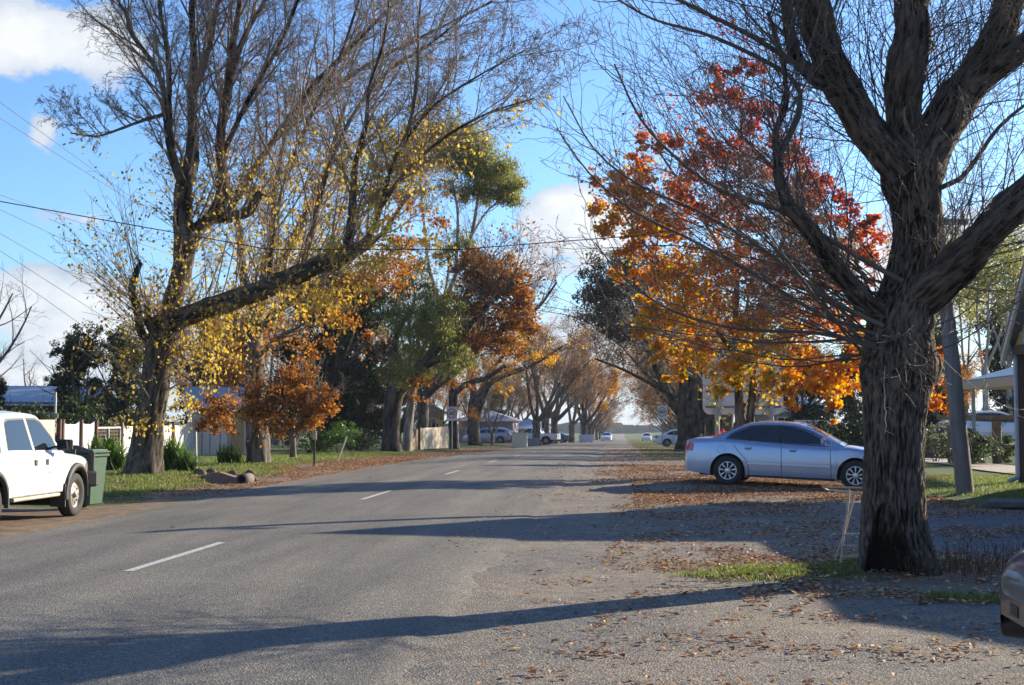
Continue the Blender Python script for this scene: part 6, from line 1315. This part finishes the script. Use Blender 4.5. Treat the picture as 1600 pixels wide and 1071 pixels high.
# ------------------------------------------------------------------ culvert rocks, fences, buildings
def rock(p, sx, sy, sz, seed, label, col):
    bm = bmesh.new(); bmesh.ops.create_icosphere(bm, subdivisions=3, radius=1)
    for v in bm.verts: n_ = v.co.copy(); f = 1 + .28 * noise.noise(n_ * 1.3 + Vector((seed, 0, 0))) + .08 * noise.noise(n_ * 4 + Vector((seed, 3, 0))); v.co = Vector((n_.x * sx * f, n_.y * sy * f, n_.z * sz * f))
    me = bpy.data.meshes.new('rock'); bm.to_mesh(me); bm.free(); me.materials.append(col); me.polygons.foreach_set('use_smooth', [True] * len(me.polygons)); o = mobj('rock', me, None, p); tag(o, label, 'rock', 'culvert rocks on the left verge')
RK = surf('rock_brown', (.15, .105, .08), (.06, .045, .035), rough=.9, scale=4, bump=.5)
for k, (x, y, sx, sz, lb) in enumerate([(313, 738, .24, .17, 'dark round rock touching the pale stake'), (330, 736, .20, .15, 'brown rounded rock second from the pale stake'), (322, 745, .17, .12, 'small rock in front of the rock pair by the stake'), (364, 738, .18, .14, 'mossy rounded rock above the pipe mouth'), (391, 738, .19, .15, 'brown rock stacked at the right end of the culvert'), (394, 746, .18, .13, 'lower rock at the right end of the culvert'), (377, 748, .16, .10, 'flat dark rock right of the pipe mouth')]):
    p = gp(x, y + 6); rock(p + Vector((0, 0, sz * .35)), sx * .8, sx * .6, sz * .8, k * 3.3, lb, RK)
p = gp(350, 756); t = thing('culvert_pipe', 'brown clay culvert pipe with sloping headwall among the rocks', 'pipe', p)
m = MB(); m.prism([(-.50, .1, -.05), (.30, -.1, -.05), (.32, .05, .13), (-.20, .2, .27), (-.5, .2, .22)], (0, .35, 0)); m.build('headwall', surf('headwall', (.23, .125, .085), (.15, .08, .055), rough=.9, scale=6, bump=.3), t)
m = MB(); m.lathe([(.10, -.02), (.135, -.02), (.135, .7), (.10, .7)], 20, (.45, -.06, .10), 'y'); m.build('pipe_ring', surf('pipe_concrete', (.16, .12, .10), (.09, .07, .06), rough=.9), t); MB().lathe([(.001, .0), (.105, .0)], 20, (.45, .03, .10), 'y').build('pipe_dark', DARKIN, t)  # black disc stands in for the shade inside the pipe
CREAM = surf('fence_cream', (.62, .53, .40), (.54, .45, .33), rough=.75, scale=2, bump=.1, stretch=(8, 8, .6)); FWH = surf('fence_white', (.76, .74, .71), (.66, .65, .63), rough=.65, scale=2, bump=.08, stretch=(8, 8, .6)); POSTB = surf('post_brown', (.13, .06, .04), (.08, .04, .03), rough=.8, scale=8)
def fence_panel(parent, A_, B_, h0, h1, mat, name='panel', scallop=0, z0=.05, thick=.03, boards=0):
    A_, B_ = Vector(A_), Vector(B_); d = (B_ - A_); L_ = d.length; u_ = d.normalized(); nrm = Vector((-u_.y, u_.x, 0)); m = MB(); n = 14 if scallop else 2; P = [A_ + Vector((0, 0, z0))]; P.append(B_ + Vector((0, 0, z0)))
    for k in range(n + 1):
        t_ = 1 - k / n; e = 0
        if scallop: q = min(t_, 1 - t_) * L_; e = -scallop * min(1, max(0, (q) / .35)) ** .6
        P.append(A_ + d * t_ + Vector((0, 0, h0 + (h1 - h0) * t_ + e)))
    m.prism(P, nrm * thick); o = m.build(name, mat, parent)
    if boards:
        g = MB(); k = 1
        while k * boards < L_: q = A_ + u_ * k * boards - nrm * .003; g.poly([q + Vector((0, 0, z0)), q + u_ * .02 + Vector((0, 0, z0)), q + u_ * .02 + Vector((0, 0, h0 - .12)), q + Vector((0, 0, h0 - .12))]); k += 1
        g.build('board_gaps', surf('board_gap', (.2, .17, .14), rough=.9, bump=0), o, fixn=False)
    return o
XF = -19.2
def yat(px): # Y where the fence line X=XF shows at this column
    r = ray(px, 655); return XF * r[1] / r[0]
def post(parent, x, y, h, w=.11, mat=POSTB): m = MB(); m.box((x, y, h / 2), (w, w, h)); m.box((x, y, h + .01), (w * 1.25, w * 1.25, .02)); return m.build('post', mat, parent)
t = thing('cream_fence', 'cream panel fence behind the pickup windscreen', 'fence', (XF, 40, G(XF, 44))); 
fence_panel(t, (0, -8, 0), (0, yat(86) - 40, 0), 1.47, 1.47, CREAM, boards=.3)
for k in range(3): post(t, .06, -8 + k * 2.6, 1.45)
y0 = yat(92); ys = [y0, yat(97), yat(126), yat(149.5)]; t = thing('scalloped_fence', 'white scalloped fence panels between brown posts left of the gate', 'fence', (XF, y0, G(XF, 47)))
for a, b in zip(ys[:-1], ys[1:]): fence_panel(t, (0, a - y0 + .06, 0), (0, b - y0 - .06, 0), 1.44, 1.44, FWH, scallop=.13, boards=.25)
for a in ys: post(t, .03, a - y0, 1.46)
g0, g1 = yat(151), yat(188); t = thing('lattice_gate', 'white tubular gate filled with dark lattice beside the big left trunk', 'gate', (XF, g0, G(XF, 50))); LG = g1 - g0
m = MB()
for a, b in (((0, 0, .1), (0, 0, 1.2)), ((0, LG, .1), (0, LG, 1.2)), ((0, 0, 1.2), (0, LG, 1.2)), ((0, 0, .1), (0, LG, .1)), ((0, LG * .5, .1), (0, LG * .5, 1.2))): m.bar(a, b, .035, 8)
m.build('gate_frame', FWH, t); m = MB(); k = .15
while k < LG: m.box((-.03, k, .65), (.01, .05, 1.1)); k += .17
for z in np.arange(.16, 1.2, .13): m.box((-.035, LG / 2, float(z)), (.01, LG, .035))
m.build('lattice', surf('lattice_dark', (.10, .065, .05), rough=.8), t)
t = thing('white_fence', 'white board fence with dark posts right of the big left trunk', 'fence', (XF, g1 + .1, G(XF, 54))); yy = g1 + .1; pts_ = [yy, yat(228), yat(270), yat(315)]
for a, b in zip(pts_[:-1], pts_[1:]): fence_panel(t, (0, a - yy + .06, 0), (0, b - yy - .06, 0), 1.4, 1.4, FWH, scallop=.1, boards=.25)
for a in pts_: post(t, .03, a - yy, 1.46)

def house(name, label, p, rz, w, d, h, rh, wall, roof, eave=.45, gable='x', hip=False, wins=(), vcol=None, door=None, cat='house'):
    "box house: front at y=0 facing -y, extends +y; ridge along x (gable='x') or y"
    t = thing(name, label, cat, p, rz); m = MB(); m.box((w / 2, d / 2, h / 2), (w, d, h))
    if gable == 'y': m.prism([(0, 0, h), (w, 0, h), (w / 2, 0, h + rh)], (0, d, 0))
    elif not hip: m.prism([(0, 0, h), (0, d, h), (0, d / 2, h + rh)], (w, 0, 0))
    m.build('wall', wall, t); r = MB(); e = eave; th = .09
    def slab(a, b, c, d_): n_ = (Vector(b) - Vector(a)).cross(Vector(d_) - Vector(a)).normalized(); n_ = n_ if n_.z > 0 else -n_; r.prism([Vector(q) + n_ * .02 for q in (a, b, c, d_)], n_ * th)
    s_ = rh / (d / 2 if gable == 'x' else w / 2)
    if hip:
        q = min(d / 2, w / 2) + e; zr = h + rh; ze = h - s_ * e * .9
        A_, B_, C_, D_ = (-e, -e, ze), (w + e, -e, ze), (w + e, d + e, ze), (-e, d + e, ze); R1, R2 = (q - e, d / 2, zr), (w + e - q, d / 2, zr)
        r.add([A_, B_, C_, D_, R1, R2, (-e, -e, ze - .02), (w + e, -e, ze - .02), (w + e, d + e, ze - .02), (-e, d + e, ze - .02)], [(0, 1, 5, 4), (1, 2, 5), (2, 3, 4, 5), (3, 0, 4), (6, 9, 8, 7), (0, 6, 7, 1), (1, 7, 8, 2), (2, 8, 9, 3), (3, 9, 6, 0)])
    elif gable == 'x':
        slab((-e, -e, h - s_ * e), (w + e, -e, h - s_ * e), (w + e, d / 2, h + rh), (-e, d / 2, h + rh)); slab((-e, d + e, h - s_ * e), (w + e, d + e, h - s_ * e), (w + e, d / 2, h + rh), (-e, d / 2, h + rh))
    else:
        slab((-e, -e, h - s_ * e), (-e, d + e, h - s_ * e), (w / 2, d + e, h + rh), (w / 2, -e, h + rh)); slab((w + e, -e, h - s_ * e), (w + e, d + e, h - s_ * e), (w / 2, d + e, h + rh), (w / 2, -e, h + rh))
    ro = r.build('roof', roof, t); zt_ = h - s_ * e - .03; g = MB()
    for c_, q in (([(-e - .05, d / 2, zt_), (w + e + .05, d / 2, zt_)], (.1, d + 2 * e, .1)) if gable == 'y' else ([(w / 2, -e - .05, zt_), (w / 2, d + e + .05, zt_)], (w + 2 * e, .1, .1))),:
        for cc in c_: MB().box(cc, q).build('gutter', vcol or CREAM, ro)
    for face, x, z, ww, hh in wins:
        if face == 'f': c_, dx, dy = (x, -.02, z), ww, .06
        elif face == 'l': c_, dx, dy = (-.02, x, z), .06, ww
        else: c_, dx, dy = (w + .02, x, z), .06, ww
        f = MB(); 
        if face == 'f':
            for q in (-1, 1): f.box((x + q * ww / 2, -.03, z), (.07, .08, hh + .07)); f.box((x, -.03, z + q * hh / 2), (ww - .07, .08, .07))
            f.box((x, -.03, z), (.04, .06, hh - .07)); wi = f.build('window', FWH, t); MB().box((x, -.012, z), (ww - .05, .02, hh - .05)).build('pane', GLASS, wi)
        else:
            X_ = -.03 if face == 'l' else w + .03
            for q in (-1, 1): f.box((X_, x + q * ww / 2, z), (.08, .07, hh + .07)); f.box((X_, x, z + q * hh / 2), (.08, ww - .07, .07))
            f.box((X_, x, z), (.06, .04, hh - .07)); wi = f.build('window', FWH, t); MB().box((X_ * .4 if face == 'l' else w + .012, x, z), (.02, ww - .05, hh - .05)).build('pane', GLASS, wi)
    if door: MB().box((door[0], -.02, 1.0), (.85, .06, 2.0)).build('door', surf('door_paint', door[1], rough=.6), t)
    return t
BRICK = surf('brick_brown', (.20, .10, .06), (.13, .06, .04), rough=.9, scale=20, bump=.3, stretch=(1, 1, 3)); TIN = surf('tin_roof', (.25, .29, .35), (.20, .24, .29), rough=.4, scale=3, bump=.1, metal=.3); TINL = surf('tin_lilac', (.36, .34, .35), (.28, .265, .275), rough=.5, scale=2, bump=.1, metal=.2); TINB = surf('tin_blue', (.16, .21, .30), (.13, .17, .25), rough=.35, scale=3, bump=.05, metal=.4)
p = at(-60, 655, 62); house('brick_house', 'brown brick house with low grey tin roof behind the pickup', (p.x, 62, G(p.x, 62)), math.radians(12), 5.4, 8, 2.45, .75, BRICK, TIN, .6, 'x', False, [('f', 3.6, 1.4, 1.4, 1.1), ('r', 3, 1.4, 1.2, 1.0)], vcol=FWH)
PLK = surf('shed_white', (.58, .56, .51), (.48, .46, .42), rough=.7, scale=2, bump=.1, stretch=(8, 8, .6))
t = house('white_shed', 'white board shed with lilac-grey roof behind the straight-trunked tree', (at(300, 655, 60).x, 60, G(-17, 60)), math.radians(18), 2.6, 3.2, 2.2, .8, PLK, TINL, .35, 'x', False, [], vcol=FWH)
gm = MB()
for x in (.45, .8, 1.25, 1.6): gm.box((x, -.012, 1.0), (.03, .02, 2.0))
gm.build('door_gaps', surf('board_gap', (.2, .17, .14)), t)
m = MB(); m.box((2.5, .1, 1.05), (.4, .35, 2.1)); o = m.build('column', None or surf('checker_brick', (.60, .55, .46), (.35, .26, .2), rough=.85, scale=16, bump=.3, detail=1), t)
MB().box((2.0, -.05, 1.05), (.6, .06, 2.1)).build('door', surf('tan_door', (.38, .27, .15), (.3, .2, .1), rough=.8, scale=4), t)
t = house('weatherboard_house', 'cream weatherboard house with white gable behind the left speed sign', (at(655, 655, 92).x, 92, G(-12.5, 92)), math.radians(9), 1.7, 3.0, 2.4, .5, CREAM, TINL, .3, 'y', False, [('f', .8, 1.5, .7, 1.0)], vcol=FWH)
MB().box((2.15, -.9, 1.2), (.28, .28, 3.0)).build('column', surf('cream_column', (.72, .68, .50), rough=.6, bump=0), t); MB().box((1.5, -.5, 2.45), (2.0, 1.0, .1)).build('porch_roof', TINL, t)
t = thing('paling_fence', 'tan and cream paling fence left of the left speed sign', 'fence', (0, 0, G(-13, 84))); a, b = at(640, 655, 80), at(700, 655, 88)
fence_panel(t, (a.x, a.y, 0), (at(655, 655, 82).x, 82, 0), 1.25, 1.3, surf('paling_tan', (.34, .24, .15), (.24, .16, .1), rough=.9, scale=3, stretch=(8, 8, .5)), boards=.15); fence_panel(t, (at(655, 655, 82).x + .02, 82.02, 0), (b.x, b.y, 0), 1.35, 1.4, CREAM, boards=.3)
for px, Y in ((641, 80.1), (656, 82), (684, 86)): q = at(px, 655, Y); post(t, q.x, Y - .1, 1.6)
t = thing('cream_wall', 'short cream rendered wall behind the slim reddish tree', 'wall', (at(812, 655, 112).x, 112, G(-8, 112))); m = MB(); m.box((0, 0, .5), (1.25, .25, 1.3)); m.build('wall_face', surf('render_cream', (.72, .67, .50), (.62, .57, .42), rough=.8, scale=2), t); m = MB(); m.box((0, 0, 1.18), (1.33, .33, .06)); m.build('coping', CREAM, t)
p = og(916, 168); t = thing('roadside_box', 'pale blue-white box sign standing at the left road edge far away', 'sign', p); MB().box((0, 0, .62), (1.75, .3, .9)).build('box_body', surf('pale_blue', (.50, .55, .66), (.44, .49, .6), rough=.6, bump=0), t); MB().box((-.6, 0, .08), (.1, .2, .3)).build('leg', STEEL, t); MB().box((.6, 0, .08), (.1, .2, .3)).build('leg', STEEL, t)
p = og(828, 124); t = thing('stone_block', 'low grey block beside the cream wall', 'block', p); MB().rbox((0, 0, .35), (1.5, .8, .75), .06).build('block_body', surf('block_grey', (.28, .27, .27), (.2, .2, .2), rough=.9, scale=4, bump=.3), t)
for k, (px, Y, w_, h_, lb) in enumerate([(842, 170, 5, 1.9, 'distant cream house seen between the left row trunks'), (745, 150, 6, 2.6, 'distant mauve-roofed house behind the grey wagon')]):
    house('distant_house', lb, (at(px, 655, Y).x - (4 if k == 0 else 2), Y, G(-14, Y)), 0, w_, 8, h_, 1.1, CREAM if k == 0 else surf('mauve_wall', (.30, .24, .27), rough=.8), TINL, .5, 'x', True, [('f', 1.3, 1.2, 1.0, .8), ('f', 3.6, 1.2, 1.0, .8)])
# right side: pale house behind the sedan, fence bits
house('pale_house', 'pale grey house glimpsed above the silver sedan roof', (at(1196, 655, 88).x, 88, G(10, 88)), 0, 4.0, 7, 2.5, 1.2, surf('pale_wall', (.40, .42, .40), rough=.8), TIN, .4, 'x', True, [('f', 1.2, 1.5, .9, 1), ('f', 3.0, 1.5, .9, 1)])
t = thing('low_wall', 'low bluish-white wall above the silver sedan windscreen', 'wall', (at(1268, 655, 62).x, 62, G(9, 62))); MB().box((0, 0, .75), (1.4, .2, 1.5)).build('wall_face', surf('wall_bluewhite', (.42, .46, .52), rough=.8), t); MB().box((0, 0, 1.53), (1.5, .28, .06)).build('coping', PLATE, t)
t = thing('rail_fence', 'timber post and rail fence right of the leaning pole', 'fence', (0, 46.5, G(13, 46.5))); WD = surf('rail_wood', (.24, .18, .12), (.14, .10, .07), rough=.9, scale=6, bump=.4)
xs_ = [at(q, 655, 46.5).x for q in (1490, 1557, 1620)]
for k, x in enumerate(xs_): q = MB(); q.bar((x, 0, -.1), (x, 0, 1.38 if k else 1.25), .16 if k else .22, 10); q.build('post', WD, t)
m = MB(); m.box(((xs_[0] + 14.6) / 2 + .5, .18, 1.5), (14.6 - xs_[0] + 2, .08, .16)); m.build('rail', WD, t)
DKP = surf('dark_fence', (.10, .09, .10), (.06, .055, .06), rough=.9, scale=3, stretch=(8, 8, .5)); t = thing('dark_fence', 'dark board fence seen right of the hollow trunk', 'fence', (at(1440, 655, 52).x, 52, G(12, 52))); fence_panel(t, (-.6, 0, 0), (1.3, 0, 0), 1.2, 1.2, DKP, boards=.2); post(t, -.6, .1, 1.3); post(t, 1.3, .1, 1.3)

# verandah shop with front gable (its eaves throw the shade over the gravel)
SH = Vector((8.75, 17.0, G(9, 28))); VW = surf('shop_wall', (.46, .38, .29), (.4, .33, .25), rough=.8, scale=3); BOARD = surf('gable_board', (.52, .50, .47), (.44, .42, .39), rough=.7, scale=2, bump=.15, stretch=(1, 1, 8)); YEL = surf('yellow_board', (.60, .43, .13), (.5, .36, .1), rough=.7)
t = thing('verandah_shop', 'verandah shop with steep grey gable at the right edge', 'shop', SH); GB0, GB1 = 8.6, 14.0
m = MB(); m.box((6.0, 7.0, 1.9), (7.5, 13.8, 3.8)); m.build('wall', VW, t)
r = MB(); k = .277
r.prism([(-.25, -.3, 3.0 - .05), (-.25, GB0 - .02, 3.0 - .05), (6.2, GB0 - .02, 3.0 + 6.4 * k), (6.2, -.3, 3.0 + 6.4 * k)], (0, 0, .08)); r.prism([(12.3, -.3, 3.0), (12.3, 14.2, 3.0), (6.25, 14.2, 3.0 + 6.4 * k), (6.25, -.3, 3.0 + 6.4 * k)], (0, 0, .08)); ro = r.build('roof', TIN, t)
MB().box((-.3, 4.1, 2.93), (.1, 8.9, .11)).build('gutter', STEEL, ro)
gm = (GB0 + GB1) / 2; gh = 2.5; m = MB(); m.prism([(.0, GB0, 3.02), (.0, GB1 - .0, 3.02), (.0, gm, 3.02 + gh)], (.12, 0, 0)); ga = m.build('gable', BOARD, t)
m = MB(); m.box((-.02, (gm), 2.92), (.16, GB1 - GB0 + .3, .2)); m.build('verandah_beam', surf('beam_brown', (.10, .07, .06), rough=.8), t)
m = MB(); m.prism([(-.05, GB1 + .05, 3.02), (-.05, GB1 - .35, 3.04), (-.05, GB1 - .35, 3.32)], (.05, 0, 0)); m.build('gable_corner', YEL, ga)
bgm = MB(); 
for a, b in (((0, GB1 + .3, 2.78), (0, gm, 3.02 + gh + .16)), ((0, GB0 - .3, 2.78), (0, gm, 3.02 + gh + .16))):
    a, b = Vector(a), Vector(b); bgm.prism([a + Vector((-.3, 0, 0)), b + Vector((-.3, 0, 0)), b + Vector((-.3, 0, -.2)), a + Vector((-.3, 0, -.2))], (.06, 0, 0))
bgm.build('bargeboard', surf('barge_cream', (.62, .58, .48), rough=.6), ga)
g = MB(); g.prism([(-.3, GB1 + .35, 2.82), (-.3, gm, 3.22 + gh), (6, gm, 3.22 + gh), (6, GB1 + .35, 2.82)], (0, 0, .06)); g.prism([(-.3, GB0 - .35, 2.82), (-.3, gm, 3.22 + gh), (6, gm, 3.22 + gh), (6, GB0 - .35, 2.82)], (0, 0, .06)); g.build('gable_roof', TIN, t)
for y in (GB1 - .02, GB0 + .1, 4.2, .1): q = MB(); q.box((.05, y, 1.4), (.16, .16, 2.9)); q.build('verandah_post', surf('post_purple', (.12, .085, .08), (.08, .055, .05), rough=.8, scale=6), t)
d = MB(); d.path([(-.14, GB1 + .14, 3.75), (-.14, GB1 + .14, 2.95), (-.02, GB1 + .05, 2.82), (-.1, GB1 - .14, 2.7), (-.1, GB1 - .14, .12), (-.32, GB1 - .2, .04)], .045, 10); d.build('downpipe', surf('pipe_bluewhite', (.42, .48, .56), (.36, .42, .5), rough=.4, bump=0), t)
m = MB(); m.box((2.05, 7, .06), (4.0, 13.9, .12)); m.build('verandah_floor', surf('concrete_floor', (.25, .23, .21), rough=.9), t)
for y in (2.5, 6.5, 11): w_ = MB(); w_.box((2.22, y, 1.5), (.06, 1.9, 1.5)); wi = w_.build('window', FWH, t); MB().box((2.17, y, 1.5), (.02, 1.7, 1.3)).build('pane', GLASS, wi)
# carport with cream fascia beyond the shop
t = thing('carport', 'open carport with blue tin roof and cream fascia beside the verandah shop', 'carport', (11.3, 37.6, G(12, 40))); r = MB(); r.prism([(0, 0, 2.66), (0, 8.6, 2.66), (4.6, 8.6, 3.95), (4.6, 0, 3.95)], (0, 0, .06)); r.build('roof', TINB, t)
m = MB(); m.box((-.04, 4.3, 2.54), (.06, 8.7, .26)); m.box((2.3, 8.62, 2.52), (4.6, .06, .22)); m.build('fascia', surf('fascia_cream', (.55, .46, .30), (.47, .39, .25), rough=.6, bump=0), t)
for x, y in ((.2, 8.3), (4.3, 8.3), (4.3, .3), (.2, .3)): MB().box((x, y, 1.25), (.1, .1, 2.55)).build('carport_post', surf('post_bluegrey', (.30, .36, .38), rough=.6, bump=0), t)
# concrete culvert slab and dark drain on the right
p = Vector((6.3, 24.3, G(7, 24.6))); o = MB().prism([(0, .1, .03), (5.5, -.2, .03), (5.5, .6, .05), (.3, .9, .05)], (0, 0, .09)).build('culvert_slab', surf('slab_grey', (.12, .115, .11), (.075, .07, .07), rough=.9, scale=4, bump=.3), None, p); tag(o, 'dark concrete culvert slab at the edge of the right lawn', 'slab')

# ------------------------------------------------------------------ the air
def haze():
    m = bpy.data.materials.new('haze_air'); m.use_nodes = True; nt = m.node_tree
    for n in list(nt.nodes):
        if n.type != 'OUTPUT_MATERIAL': nt.nodes.remove(n)
    v = nt.nodes.new('ShaderNodeVolumePrincipled'); v.inputs['Color'].default_value = (.86, .91, 1, 1); v.inputs['Density'].default_value = .00016; v.inputs['Anisotropy'].default_value = .25
    nt.links.new(v.outputs[0], next(n for n in nt.nodes if n.type == 'OUTPUT_MATERIAL').inputs['Volume'])
    o = MB().box((0, 1440, 12), (2600, 3600, 48)).build('haze', m); tag(o, 'thin bright air over the whole road', 'haze', kind='stuff')
haze()
